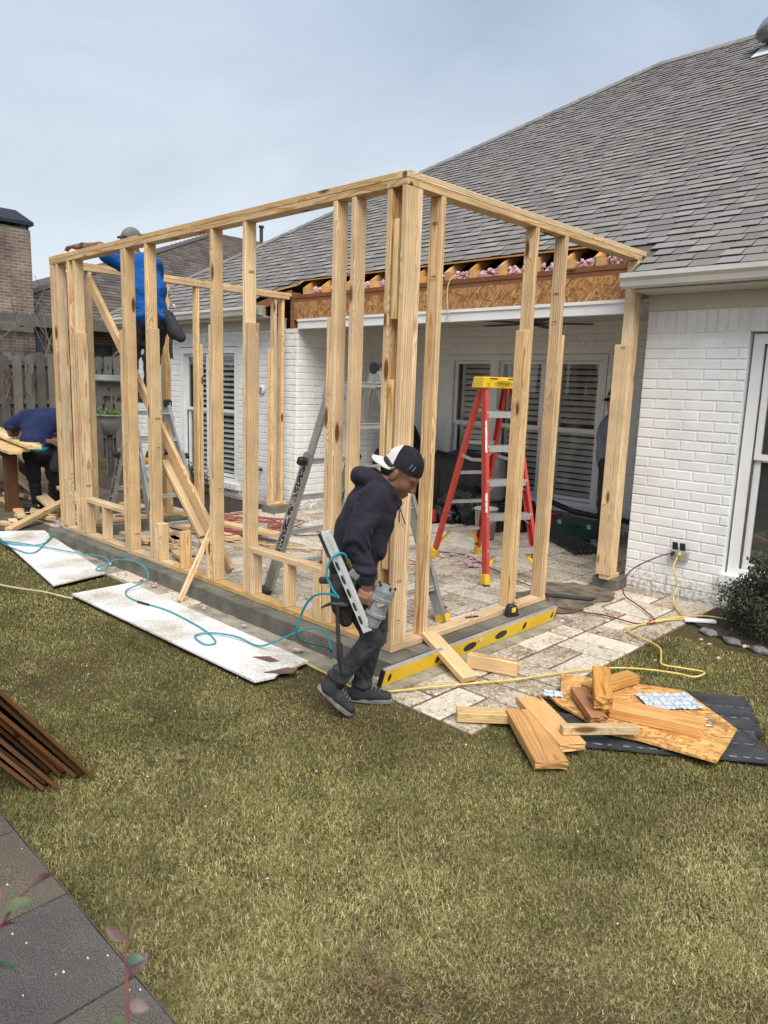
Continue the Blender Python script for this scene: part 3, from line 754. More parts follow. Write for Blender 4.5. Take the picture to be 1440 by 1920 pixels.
# ------------------------------------------------------------------ timber frame
lum_cache = {}
def lumber(name, p0, p1, w, h, up=(0, 0, 1), mat=None, parent=None, cham=.003):
    """board from p0 to p1 along its own x; h along up, w across."""
    p0, p1 = Vector(p0), Vector(p1); L = (p1-p0).length
    k = (round(L, 3), round(w, 3), round(h, 3))
    me = None
    if (k, mat.name) in lum_cache: me = lum_cache[(k, mat.name)]
    else:
        me = MB().box((0, 0, 0), (L, w, h)).mesh(name); bev(me, cham); me.materials.append(mat); lum_cache[(k, mat.name)] = me
    M = Matrix.Translation((p0+p1)/2) @ frame(p1-p0, up).to_4x4()
    return link(name, me, mat, parent, M)
def timber_frame():
    T = empty('timber_frame', (-2.4, 1.0, .12), label='open stud frame of new pine for the room extension', cat='timber frame')
    R = random.Random(2)
    B, W, t = .12, .089, .038
    zb, zt = B+.039, 2.744        # stud from bottom plate to underside of top plates
    stud_l = lambda x, z0=zb, z1=zt, nm='stud', y=.0, dx=0., top=0.: lumber(nm, (x+R.uniform(-.002, .002), y+W/2+R.uniform(-.003, .003), z0), (x+dx, y+W/2+top+R.uniform(-.002, .002), z1), t, W, (0, 1, 0), W_NEW, T)
    stud_r = lambda y, z0=zb, z1=zt, nm='stud', x=-.0445: lumber(nm, (x+R.uniform(-.003, .003), y+R.uniform(-.002, .002), z0), (x+R.uniform(-.003, .003), y, z1), t, W, (1, 0, 0), W_NEW, T)
    # bottom plates
    lumber('bottom_plate', (-4.772, W/2, B+t/2), (-2.56, W/2, B+t/2), W, t, mat=W_NEW, parent=T)
    lumber('bottom_plate', (-2.556, W/2, B+t/2), (-.091, W/2, B+t/2), W, t, mat=W_NEW, parent=T)
    lumber('bottom_plate', (-.0445, .0, B+t/2), (-.0445, 1.70, B+t/2), W, t, mat=W_NEW, parent=T)
    lumber('bottom_plate', (-4.725, W+.002, B+t/2), (-4.725, 1.66, B+t/2), W, t, mat=W_NEW, parent=T)
    lumber('bottom_plate', (-.0445, 2.70, .103+t/2), (-.0445, 2.90, .103+t/2), W, t, mat=W_NEW, parent=T)
    lumber('bottom_plate', (-4.725, 2.64, .103+t/2), (-4.725, 2.90, .103+t/2), W, t, mat=W_NEW, parent=T)
    # double top plates
    z1, z2 = zt+t/2, zt+t*1.5+.001
    lumber('top_plate', (-4.78, W/2, z1), (-.0, W/2, z1), W, t, mat=W_NEW, parent=T)
    lumber('top_plate', (-4.785, W/2, z2), (-3.40, W/2, z2), W, t, mat=W_NEW, parent=T)
    lumber('top_plate', (-3.396, W/2, z2), (-.091, W/2, z2), W, t, mat=W_NEW, parent=T)
    lumber('top_plate', (-.0445, W+.002, z1), (-.0445, 2.80, z1), W, t, mat=W_NEW, parent=T)
    lumber('top_plate', (-.0445, .0, z2), (-.0445, 2.88, z2), W, t, mat=W_NEW, parent=T)
    lumber('top_plate', (-4.725, W+.002, z1-.02), (-4.70, 2.90, z1-.035), W, t, mat=W_NEW, parent=T)
    lumber('top_plate', (-4.725, W+.06, z2-.02), (-4.70, 2.93, z2-.035), W, t, mat=W_NEW, parent=T)
    # long wall studs (x = centre)
    JT_, SL = 2.082, .47         # jack tops, cripple tops
    for x in (-4.752, -4.705, -4.620): stud_l(x)
    stud_l(-4.352); stud_l(-4.300, zb, JT_, 'jack_stud', -.002); stud_l(-4.232, y=.003)
    stud_l(-4.192, zb, JT_, 'jack_stud')
    for x, nm, top in ((-3.322, 'jack_stud', JT_), (-3.268, 'stud', zt), (-3.222, 'stud', zt)): stud_l(x, zb, top, nm)
    stud_l(-2.860); stud_l(-2.820, zb, JT_, 'jack_stud', -.004)
    stud_l(-1.945, zb, JT_, 'jack_stud', .01); stud_l(-1.902)
    stud_l(-1.497); stud_l(-1.456, zb, JT_, 'jack_stud', -.003)
    stud_l(-.618, zb, JT_, 'jack_stud', .004); stud_l(-.577)
    stud_l(-.420); stud_l(-.135, top=.002); stud_l(-.020)
    lumber('corner_block', (-.078, W/2-.005, 2.05), (-.078, W/2-.005, 2.58), t, W*.9, (0, 1, 0), W_NEW, T)
    lumber('corner_block', (-.078, W/2-.004, .62), (-.078, W/2-.004, 1.72), t, W*.9, (0, 1, 0), W_NEW, T)
    # cripples and sills under the window openings
    for x in (-4.150, -3.78): stud_l(x, zb, SL, 'cripple_stud')
    lumber('sill_plate', (-4.171, W/2, SL+t/2), (-3.343, W/2, SL+t/2), W, t, mat=W_NEW, parent=T)
    for x in (-2.778, -2.738): stud_l(x, zb, SL, 'cripple_stud')
    stud_l(-2.372, zb, SL-.003, 'cripple_stud'); stud_l(-1.985, zb, SL, 'cripple_stud')
    for x in (-1.413, -1.015, -.700, -.660): stud_l(x, zb, SL, 'cripple_stud')
    lumber('sill_plate', (-1.434, W/2, SL+t/2), (-.640, W/2, SL+t/2), W, t, mat=W_NEW, parent=T)
    # short wall facing right
    stud_r(.110); stud_r(.308); stud_r(1.275); stud_r(1.237, zb, JT_, 'jack_stud')
    stud_r(1.640); stud_r(1.679, zb, JT_, 'jack_stud')
    lumber('jack_stud', (-.054, 2.712, .142), (-.054, 2.712, JT_), t, .132, (1, 0, 0), W_NEW, T); stud_r(2.755, .142, 2.742); stud_r(2.795, .142, 2.742); stud_r(2.835, .142, 2.53)
    # far end wall
    xe = -4.725
    for y in (1.23, 1.60): stud_r(y, zb, 2.72, x=xe)
    stud_r(1.64, zb, JT_, 'jack_stud', x=xe); stud_r(1.19, zb, JT_, 'jack_stud', x=xe)
    stud_r(2.70, .142, 2.71, x=xe); stud_r(2.82, .142, 2.71, x=xe); stud_r(2.66, .142, JT_, 'jack_stud', x=xe); stud_r(.36, zb, 2.73, x=xe)
    # diagonal brace and its kicker
    lumber('diagonal_brace', (-4.20, .13, 2.58), (-2.02, .24, .17), W, t, (0, 1, 0), W_NEW, T)
    lumber('brace_kicker', (-2.93, .19, .98), (-2.36, .21, .40), t, W, (0, 1, 0), W_NEW, T); lumber('bark_edge', (-2.945, .185, .965), (-2.375, .205, .385), .012, W*.92, (0, 1, 0), W_BROWNDK, T)
    # grade stamps printed on the timber
    st = MB()
    for i in range(4): st.box((i*.011-.017, 0, .006), (.008, .0006, .006))
    st.box((0, 0, -.004), (.045, .0006, .003)); me = st.mesh('grade_stamp'); s2 = MB().box((.01, 0, .012), (.02, .0006, .006)).box((0, 0, -.006), (.05, .0006, .0015)).box((-.01, 0, .014), (.018, .0006, .0015)).mesh('grade_stamp')
    ink = noisy('stamp_ink', (.03, .025, .02), (.12, .09, .06), 200., .8, bs=0)
    xf = [(-2.8625+.0, 1.35), (-2.8625, 1.10), (-3.20, .30), (-1.878, .86), (-1.478, 2.42), (-.001, .30), (-.001, .55), (-4.211, .80), (-4.211, .62)]
    for i, (x, z) in enumerate(xf):   # on faces that look along +x
        xx = {-2.8625: -2.800, -1.878: -1.882, -1.478: -1.4765, -3.20: -3.2025, -4.211: -4.172}.get(x, x)
        link('grade_stamp', (me, s2)[i % 2], ink, T, Matrix.Translation((xx+.0012, .048, z)) @ Matrix.Rotation(math.pi/2, 4, 'Z'))
    for i, (y, z) in enumerate(((.2885, 2.60), (.2885, 2.30), (1.6205, 2.36), (1.6205, 2.16), (2.695, 2.05))):
        link('grade_stamp', (me, s2)[i % 2], ink, T, Matrix.Translation((-.045, y-.0026, z)))
    return T
timber_frame()

# ------------------------------------------------------------------ loose lumber
def thing_board(name, label, p0, p1, w, h, up=(0, 0, 1), mat=None, cat='offcut', group=None, cham=.003):
    o = lumber(name, p0, p1, w, h, up, mat or W_NEW, None, cham); tag(o, label, cat, group); return o
thing_board('leaning_stake', 'thin pine stake leaning from white board up onto frame plate', (-1.98, -.245, .022), (-2.10, .16, .60), .045, .02, (1, 0, 0), W_NEW, 'stake')
# two blocks on the curb by the level
thing_board('offcut', 'pine block propped slanting over curb onto the spirit level', (.00, .335, .168), (.43, .215, .035), .105, .038, (0, 0, 1), W_NEW)
thing_board('offcut', 'short pine block lying on pavers behind the slanting block', (.27, .40, .060), (.555, .515, .055), .05, .085, (0, 0, 1), W_NEW)
def scrap_pile():
    # shingle strips under everything
    R = random.Random(4)
    blk = noisy('black_shingle_felt', (.018, .019, .022), (.05, .052, .058), 9., .8, bs=.4, fine=150.)
    u, q = Vector((.81, .59, 0)), Vector((.316, -.677, 0))
    for i in range(5):
        b = MB(); b.box((0, 0, 0), (.95, .165, .010), Matrix.Rotation(.05, 3, 'X'))
        for k in range(15): b.box((-.44+k*.061+R.uniform(-.01, .01), -.066, .0068), (R.uniform(.02, .045), .012, .0015), None, 1)
        c = Vector((1.617, 1.211, .016+.0012*(4-i)))+q*((i+.5)/5)-u*(.475+R.uniform(-.02, .02))
        o = b.obj('shingle_strip', [blk, noisy('adhesive_dash', (.09, .09, .10), (.28, .28, .29), 80., .7, bs=0) if i == 0 else MATS['adhesive_dash']], M=Matrix.Translation(c) @ Matrix.Rotation(math.radians(36+R.uniform(-1, 1)), 4, 'Z'))
        tag(o, ['black shingle strip at the far edge of the scrap heap', 'black shingle strip second from the far edge of heap', 'black shingle strip in the middle beside the OSB sheet', 'black shingle strip second from the near edge of heap', 'black shingle strip nearest the camera under the OSB corner'][i], 'shingle', 'shingle strips beside the scrap heap')
    # OSB sheet: broken outline
    poly = [(.755, .67), (.80, .60), (.90, .42), (.885, .34), (.96, .29), (1.10, .25), (1.29, .175), (1.45, .235), (1.783, .296), (1.76, .50), (1.73, .714), (1.355, .985), (1.15, .885), (.95, .775)]
    b = MB(); b.prism(poly, .012, Matrix.Translation((0, 0, .036)))
    o = b.obj('osb_sheet', OSB_NEW); tag(o, 'broken orange OSB sheet under the lumber scraps', 'osb sheet')
    # print rows on the sheet
    # lumber blocks, with rough ends
    def block(label, p0, p1, w, h, up=(0, 0, 1), mat=W_OLD, seed=0, split=True):
        o = lumber('lumber_block', p0, p1, w, h, up, mat, None)
        if split:
            me = o.data.copy(); o.data = me; Q = random.Random(seed); L = max(v.co.x for v in me.vertices)
            bm = bmesh.new(); bm.from_mesh(me)
            ed = [e for e in bm.edges if e.calc_length() > .02]
            bmesh.ops.subdivide_edges(bm, edges=ed, cuts=3, use_grid_fill=True)
            for v in bm.verts:
                if v.co.x > L-.004: v.co.x -= Q.uniform(0, .022)
                elif v.co.x < -L+.004: v.co.x += Q.uniform(0, .01)
                else: v.co += Vector((0, Q.uniform(-.0015, .0015), Q.uniform(-.0015, .0015)))
            bm.to_mesh(me); bm.free()
        tag(o, label, 'offcut', 'lumber blocks on the scrap heap')
    block('pale square block at the left end of scrap heap on pavers', (.675, -.215, .045), (.885, -.02, .045), .085, .05, seed=1, mat=W_PALE, split=False)
    block('wide orange block with dark band lying nearest the lawn', (1.283, -.295, .040), (.905, .015, .068), .155, .045, seed=2)
    block('splintered orange board behind the wide banded block', (1.275, -.095, .052), (.855, .150, .082), .135, .04, seed=3)
    block('short pale stick lying across the splintered board', (1.185, -.06, .100), (1.43, .235, .095), .045, .042, seed=4, mat=W_PALE, split=False)
    block('long thick orange beam lying over the OSB sheet', (1.205, .395, .078), (1.64, .525, .078), .14, .055, seed=5)
    block('tilted block with a split end on top of heap', (1.085, .50, .215), (1.245, .235, .155), .09, .06, (0, 0, 1), seed=6, mat=W_OLD)
    block('reddish block poking out behind the tilted block', (1.02, .48, .085), (1.105, .87, .085), .09, .05, seed=7)
    block('reddish brown board under the tilted split block', (.985, .45, .085), (1.255, .185, .085), .085, .042, seed=8, mat=wood('reddish_pine', (.42, .19, .075), (.3, .12, .04), (.1, .04, .02)))
    # house wrap scrap: crumpled sheet with printed grid
    m, nt, bs = newmat('house_wrap')
    tc = N(nt, 'ShaderNodeTexCoord'); sp = N(nt, 'ShaderNodeSeparateXYZ', {0: tc.outputs['Object']}); L = []
    for k in (0, 1):
        a = N(nt, 'ShaderNodeMath', {0: sp.outputs[k], 1: 18.}, operation='MULTIPLY'); f = N(nt, 'ShaderNodeMath', {0: a.outputs[0]}, operation='FRACT')
        L.append(N(nt, 'ShaderNodeMath', {0: f.outputs[0], 1: .07}, operation='LESS_THAN'))
    mx = N(nt, 'ShaderNodeMath', {0: L[0].outputs[0], 1: L[1].outputs[0]}, operation='MAXIMUM')
    c = mixc(nt, mx.outputs[0], (.50, .56, .62), (.12, .15, .20)); nt.links.new(c, bs.inputs['Base Color']); bs.inputs['Roughness'].default_value = .5
    def crumple(n0, n1, sx, sy, amp, seed):
        Q = np.random.default_rng(seed); V = []; F = []
        H = sum(np.outer(np.sin(np.linspace(0, k*2.1, n0)+Q.uniform(0, 6)), np.cos(np.linspace(0, k*1.7, n1)+Q.uniform(0, 6)))/k for k in (2, 3, 5, 8))*amp
        H += Q.uniform(-amp*.25, amp*.25, H.shape)
        for i in range(n0):
            for j in range(n1): V.append(((i/(n0-1)-.5)*sx, (j/(n1-1)-.5)*sy, abs(H[i, j])))
        F = [(i*n1+j, (i+1)*n1+j, (i+1)*n1+j+1, i*n1+j+1) for i in range(n0-1) for j in range(n1-1)]
        return MB().add(V, F)
    o = crumple(22, 12, .30, .20, .02, 3).obj('house_wrap_scrap', m, M=Matrix.Translation((1.365, .755, .055)) @ Matrix.Rotation(math.radians(50), 4, 'Z')); tag(o, 'crumpled pale blue house wrap scrap with printed grid', 'wrap scrap')
    o = crumple(9, 7, .10, .075, .03, 5).obj('house_wrap_scrap', m, M=Matrix.Translation((.885, .37, .05)) @ Matrix.Rotation(.6, 4, 'Z')); tag(o, 'small bluish wrap scrap at the left edge of OSB', 'wrap scrap')
    # mesh tape roll end
    b = MB(); b.lathe([(.038, 0), (.044, .0), (.044, .010), (.038, .010), (.038, 0)], (1.60, .655, .049), 24); o = b.obj('wire_ring', ALU, smooth=True); tag(o, 'thin metal ring peeping from behind the long orange beam', 'ring')
scrap_pile()

def white_boards():
    def sheet(label, pts, th, z, seed):
        b = MB(); b.prism(pts, th, Matrix.Translation((0, 0, z)))
        o = b.obj('white_board', WHITEB); tag(o, label, 'board', 'white boards lying on the lawn'); return o
    sheet('long dirty white board on lawn with the teal hose across', [(-2.63, -.79), (-.36, -.72), (-.335, -.60), (-.36, -.555), (-.395, -.30), (-2.645, -.30)], .012, .022, 1)
    sheet('shorter white board on lawn further left', [(-5.35, -.47), (-2.95, -.80), (-3.06, -.32), (-5.11, -.045)], .012, .022, 2)
    b = MB(); b.prism([(-.42, -.615), (-.345, -.555), (-.30, -.50), (-.335, -.43), (-.39, -.47), (-.40, -.54)], .004, Matrix.Translation((0, 0, .0355)))
    o = b.obj('torn_veneer_flake', noisy('brown_veneer', (.10, .05, .035), (.18, .10, .07), 8., .8)); tag(o, 'brown torn flake at the near end of long white board', 'flake')
    b = MB(); b.prism([(-.66, -.52), (-.52, -.49), (-.50, -.44), (-.60, -.44)], .003, Matrix.Translation((0, 0, .0355)))
    o = b.obj('torn_veneer_flake', MATS['brown_veneer']); tag(o, 'small brown flake on the middle of long white board', 'flake')
white_boards()

def plywood_stack():
    # sheets leaning against a low support, shade painted in as near-black faces, orange edges
    dk = noisy('shade_black_plywood_face', (.006, .005, .004), (.022, .014, .009), 5., .85, bs=.3, stretch=(.4, 4, 4))
    eg = wood('plywood_edge', (.20, .095, .038), (.10, .045, .02), (.03, .015, .01), vary=.3)
    tops = [(.085, 0.0), (.075, .0), (.06, .03), (.06, .06), (.05, .02), (.05, .05), (.04, .0), (.03, .06), (.02, .03), (.0, .01)]
    words = ['outermost sheet of the leaning plywood stack, nearest the lawn', 'second plywood sheet from the lawn side of leaning stack', 'third plywood sheet from the lawn side', 'fourth plywood sheet from the lawn side', 'fifth plywood sheet from the lawn side', 'sixth plywood sheet from the lawn side', 'seventh plywood sheet from the lawn side', 'eighth plywood sheet from the lawn side', 'ninth plywood sheet from the lawn side', 'innermost plywood sheet of leaning stack, nearest the walkway']
    R = random.Random(8)
    for i in range(10):
        # each sheet: bottom edge on the grass running along x, leaning back to -y
        y0 = -1.79-.0235*i-R.uniform(0, .006); x1 = -.035-.004*i+R.uniform(-.05, .03)-(.09 if i in (3, 4, 5) else 0)
        lean = math.radians(36.5+R.uniform(-1.6, 1.6)); Lx, Lz = 1.6, .92
        M = Matrix.Translation((x1-Lx/2, y0, .012)) @ Matrix.Rotation(lean, 4, 'X') @ Matrix.Translation((0, 0, Lz/2))
        b = MB(); b.box((0, 0, 0), (Lx, .014, Lz)); me = b.mesh('plywood_sheet'); me.materials.append(dk); me.materials.append(eg)
        for p in me.polygons: p.material_index = 0 if abs(p.normal.y) > .9 else 1
        o = link('plywood_sheet', me, None, None, M); tag(o, words[i], 'plywood sheet', 'plywood sheets leaning in a stack')
plywood_stack()
# ------------------------------------------------------------------ ladders
def text_mesh(s, size, depth=.0008, font_shear=0.0):
    cu = bpy.data.curves.new('txt', 'FONT'); cu.body = s; cu.size = size; cu.extrude = depth; cu.align_x = 'CENTER'; cu.align_y = 'CENTER'; cu.shear = font_shear
    o = bpy.data.objects.new('txt', cu); col.objects.link(o)
    dg = bpy.context.evaluated_depsgraph_get(); me = bpy.data.meshes.new_from_object(o.evaluated_get(dg))
    bpy.data.objects.remove(o); bpy.data.curves.remove(cu); return me
def multi_ladder(label, feet, hinge, name='folding_ladder', rungs=5):
    """A-frame of two aluminium sections; feet = (near left, far left, near right, far right), hinge = (near, far)."""
    A, B, C, D = [Vector(p) for p in feet]; H1, H2 = [Vector(p) for p in hinge]
    L = empty(name, ((A+B+C+D)/4), label=label, cat='ladder')
    out = [] 
    for side, (lo, hi, sgn) in enumerate(((A, H1, -1), (B, H2, 1), (C, H1, -1), (D, H2, 1))):
        wd = (H2-H1).normalized()
        ax = (hi-lo).normalized(); nrm = ax.cross(wd).normalized()
        mid = lo.lerp(hi, .64)
        # outer lower rail as a channel, slimmer inner upper rail
        r = MB(); p0, p1 = lo+wd*sgn*.012, mid+wd*sgn*.012
        r.bar(p0, p1, .082, .007, wd); 
        for e in (-.041, .041): r.bar(p0+nrm*e-wd*sgn*.016, p1+nrm*e-wd*sgn*.016, .007, .032, wd)
        r.obj('lower_rail', ALU, L)
        r = MB(); p0, p1 = lo.lerp(hi, .12)-wd*sgn*.014, hi-wd*sgn*.014
        r.bar(p0, p1, .06, .024, wd); r.obj('upper_rail', ALU, L)
        b = MB(); b.bar(lo+ax*.05+wd*sgn*.02, lo-ax*.005+wd*sgn*.02, .09, .05, wd); b.obj('foot', (YEL if side == 3 else RUB), L)
        k = MB(); q = mid+wd*sgn*.02-ax*.05
        k.box(q+wd*sgn*.03, (.062, .05, .07), frame(ax, wd)); k.obj('lock_knob', BLK, L, bevel=.012)
        if sgn < 0 and side == 0:
            for t0, t1 in ((.20, .42), (.44, .60)):
                s = MB(); s.bar(lo.lerp(hi, t0)-wd*.0035, lo.lerp(hi, t1)-wd*.0035, .05, .026, wd); s.obj('warning_label', STK, L)
    for (P, Q) in ((A, B), (C, D)):
        for i in range(rungs):
            t = .13+i*(.80/(rungs-1)) if rungs > 1 else .5
            a, b = P.lerp(H1, t), Q.lerp(H2, t); u = (b-a).normalized(); m = MB()
            ax = (H1-P).normalized()
            m.bar(a+u*.01, b-u*.01, .034, .03, ax.cross(u)); m.bar(a+u*.01+Vector((0, 0, .0165)), b-u*.01+Vector((0, 0, .0165)), .05, .004); m.obj('rung', ALUB, L)
    for Hh, sgn in ((H1, -1), (H2, 1)):
        wd = (H2-H1).normalized(); m = MB()
        m.cyl(Hh-wd*.028, Hh+wd*.028, .044, n=24); m.obj('hinge', BLK, L)
        m = MB()
        for lo in ((A, C) if sgn < 0 else (B, D)):
            m.bar(Hh, Hh.lerp(lo, .13), .085, .012, wd)
        m.obj('hinge_plate', ALU, L)
    return L
multi_ladder('open aluminium folding ladder with worn stickers inside the frame',
             ((-1.75, .40, .022), (-1.75, .95, .022), (-.37, .38, .022), (-.37, .93, .022)), ((-1.065, .47, 1.81), (-1.065, .87, 1.81)), rungs=6)
multi_ladder('aluminium folding ladder that the worker in blue stands on',
             ((-4.93, .56, .022), (-4.93, 1.10, .022), (-3.80, .54, .022), (-3.80, 1.10, .022)), ((-4.36, .60, 1.42), (-4.36, 1.02, 1.42)), rungs=5)

def step_ladder():
    fl = Vector((-.783, 1.997, .018)); d = Vector((.40, .916, 0)).normalized(); n = Vector((d.y, -d.x, 0))   # n: front side
    w, dep = .56, 1.08
    c = fl+d*w/2
    L = empty('step_ladder', c-n*dep*.45, label='red fibreglass step ladder with yellow cap standing on the patio', cat='ladder')
    top = c-n*dep*.43+Vector((0, 0, 1.70))
    hw = .155
    F = [c-d*w/2, c+d*w/2]; T = [top+n*.04-d*hw, top+n*.04+d*hw]
    Bk = [c-n*dep-d*(w/2-.02), c-n*dep+d*(w/2-.02)]; TB = [top-n*.05-d*(hw-.02), top-n*.05+d*(hw-.02)]
    for k in (0, 1):
        for lo, hi, nm, wd in ((F[k], T[k], 'front_rail', .075), (Bk[k], TB[k], 'rear_rail', .06)):
            sgn = -1 if k == 0 else 1; ax = (hi-lo).normalized(); e = ax.cross(d).normalized()
            b = MB(); l2 = lo+ax*.07
            b.bar(l2, hi, wd, .007, d)
            for q in (-1, 1): b.bar(l2+e*q*wd/2-d*sgn*.014, hi+e*q*wd/2-d*sgn*.014, .007, .03, d)
            o = b.obj(nm, RED, L)
            f = MB(); f.bar(lo-ax*.005-d*sgn*.008, lo+ax*.09-d*sgn*.008, wd+.014, .05, d); f.obj('foot', YEL, L, bevel=.006)
            f = MB(); f.bar(lo-ax*.012-d*sgn*.008, lo-ax*.0055-d*sgn*.008, wd+.01, .055, d); f.obj('foot_pad', RUB, L)
            # yellow corner brace under the lowest step
            t = .165; p = lo.lerp(hi, t); br = MB(); br.bar(lo.lerp(hi, .075)-d*sgn*.02, p-d*sgn*.13, .03, .008, e); br.obj('corner_brace', YEL, L)
    zs = [.29, .585, .88, 1.175, 1.47]
    for i, z in enumerate(zs):
        t = z/1.70; a, b = F[0].lerp(T[0], t), F[1].lerp(T[1], t); s = MB()
        s.bar(a+d*.006, b-d*.006, .085, .012); s.bar(a+d*.006+n*.042-Vector((0, 0, .022)), b-d*.006+n*.042-Vector((0, 0, .022)), .006, .055); s.obj('step', ALUB, L)
        for k, p in ((1, a), (-1, b)): 
            g = MB(); g.bar(p+d*k*.01-Vector((0, 0, .10))+n*.03, p+d*k*.09-Vector((0, 0, .045))+n*.03, .018, .004); g.obj('step_brace', ALUB, L)
        a, b = Bk[0].lerp(TB[0], t), Bk[1].lerp(TB[1], t)
        g = MB(); g.bar(a+d*.004, b-d*.004, .03, .03); g.obj('rear_bar', ALUB, L)
    # spreaders
    for k in (0, 1):
        a, b = F[k].lerp(T[k], .62), Bk[k].lerp(TB[k], .62); m = (a+b)/2+Vector((0, 0, -.02))
        g = MB(); g.bar(a, m, .03, .004, d); g.bar(m, b, .03, .004, d); g.obj('spreader', ALUB, L)
    # yellow moulded cap with skirt, slots and printed badge
    R = frame(d); M = Matrix.Translation(top+Vector((0, 0, .03))) @ R.to_4x4()
    cap = MB(); cap.add([(-.20, -.105, -.055), (.20, -.105, -.055), (.20, .105, -.055), (-.20, .105, -.055), (-.185, -.095, .045), (.185, -.095, .045), (.185, .095, .045), (-.185, .095, .045)],
                        [(0, 3, 2, 1), (4, 5, 6, 7), (0, 1, 5, 4), (1, 2, 6, 5), (2, 3, 7, 6), (3, 0, 4, 7)])
    c_o = cap.obj('top_cap', YEL, L, M=M, bevel=.008)
    Mf = M @ Matrix.Translation((0, -.1025, 0)) @ Matrix.Rotation(math.radians(90-5.7), 4, 'X')
    ink = noisy('black_print', (.012, .012, .012), (.03, .03, .03), 30., .6, bs=0)
    me = text_mesh('WERNER', .030); link('cap_lettering', me, ink, c_o, Mf @ Matrix.Translation((0.01, -.012, .0035)))
    rg = MB(); pts = [(.01+.085*math.cos(a), -.012+.021*math.sin(a), .0035) for a in np.linspace(0, 2*math.pi, 33)]; rg.tube(pts, .0016, 4, 1); rg.obj('badge_ring', ink, c_o, M=Mf)
    for x in (-.09, .10): MB().box((x, .033, .0025), (.075, .007, .003)).obj('cap_slot', ink, c_o, M=Mf)
    for x, y in ((-.15, -.01), (-.135, -.01), (-.15, -.03), (-.135, -.03)): MB().box((x, y, .003), (.006, .006, .003)).obj('rivet', BLK, c_o, M=Mf)
    # stickers up the near rail
    ax = (T[0]-F[0]).normalized()
    for t0, t1 in ((.66, .82), (.36, .46)):
        s = MB(); s.bar(F[0].lerp(T[0], t0)+n*.0415, F[0].lerp(T[0], t1)+n*.0415, .02, .002, n); s.obj('rail_label', STKW, L)
step_ladder()

# ------------------------------------------------------------------ spirit level, tape, small tools
def spirit_level():
    p0, p1 = Vector((.158, -.235, .078)), Vector((.150, 1.585, .082)); L = (p1-p0).length
    M = Matrix.Translation((p0+p1)/2) @ frame(p1-p0, (.30, 0, 1)).to_4x4() @ Matrix.Rotation(math.pi/2, 4, 'X')
    root = empty('spirit_level', (.15, .68, .02), label='long yellow spirit level standing against the curb', cat='spirit level')
    o = MB().box((0, 0, 0), (L, .106, .028)).obj('level_body', [YELM], root, M=M, bevel=.003)
    for y in (-.0535, .0535): MB().box((0, y, 0), (L-.004, .006, .027)).obj('rail_strip', ALUB, root, M=M)
    for s in (-1, 1): MB().box((s*(L/2+.004), 0, 0), (.012, .104, .027)).obj('end_cap', BLK, root, M=M)
    def oval(x, rx, ry, nm='hand_hole', mat=BLK, z=-.0146):
        pts = [(x+rx*math.cos(a), ry*math.sin(a)) for a in np.linspace(0, 2*math.pi, 25)[:-1]]
        for zz in (z, .0140): MB().prism(pts, .0008, Matrix.Translation((0, 0, zz))).obj(nm, mat, root, M=M)
    # cut-outs: dark recess with rim
    for x in (-.86, .86): oval(x, .014, .026, 'vial_hole')
    for x in (-.44, .50): oval(x, .020, .030, 'vial_hole')
    for x in (-.12, .22): oval(x, .068, .030)
    for zz in (-.0158, .0150): MB().box((-.02, .018, zz), (.05, .022, .001)).obj('vial_window', STKW, root, M=M)
spirit_level()
def tape_measure():
    root = empty('tape_measure', (.055, 1.17, .118), math.radians(75), label='black and yellow tape measure on the curb beside stud', cat='tape measure')
    M = basis(root)
    prof = [(-.045, 0), (.045, 0), (.045, .03), (.040, .06), (.022, .085), (-.01, .092), (-.036, .082), (-.045, .055)]
    MB().prism(prof, .045, Matrix.Translation((0, .0225, 0)) @ Matrix.Rotation(math.pi/2, 4, 'X')).obj('case', BLK, root, M=M, bevel=.005)
    for y in (-.0232, .0232): MB().box((0, y, .052), (.036, .001, .034)).obj('yellow_label', YEL, root, M=M)
    MB().box((.052, 0, .008), (.018, .03, .012)).obj('nose', BLK, root, M=M)
    t = MB(); t.span((.0, .82, .1582), (.0, .82, .1582))
    m = empty('marker_tool', (-.035, .83, .1585), math.radians(70), label='small dark marking tool lying on the right bottom plate', cat='tool'); Mm = basis(m)
    MB().box((0, 0, .004), (.10, .016, .006)).obj('blade', BLK, m, M=Mm); k = MB(); k.lathe([(.008, .007), (.010, .02), (.005, .026), (.006, .036), (.0, .038)], (0, 0, 0), 10); k.obj('knob', ALU, m, M=Mm, smooth=True)
tape_measure()

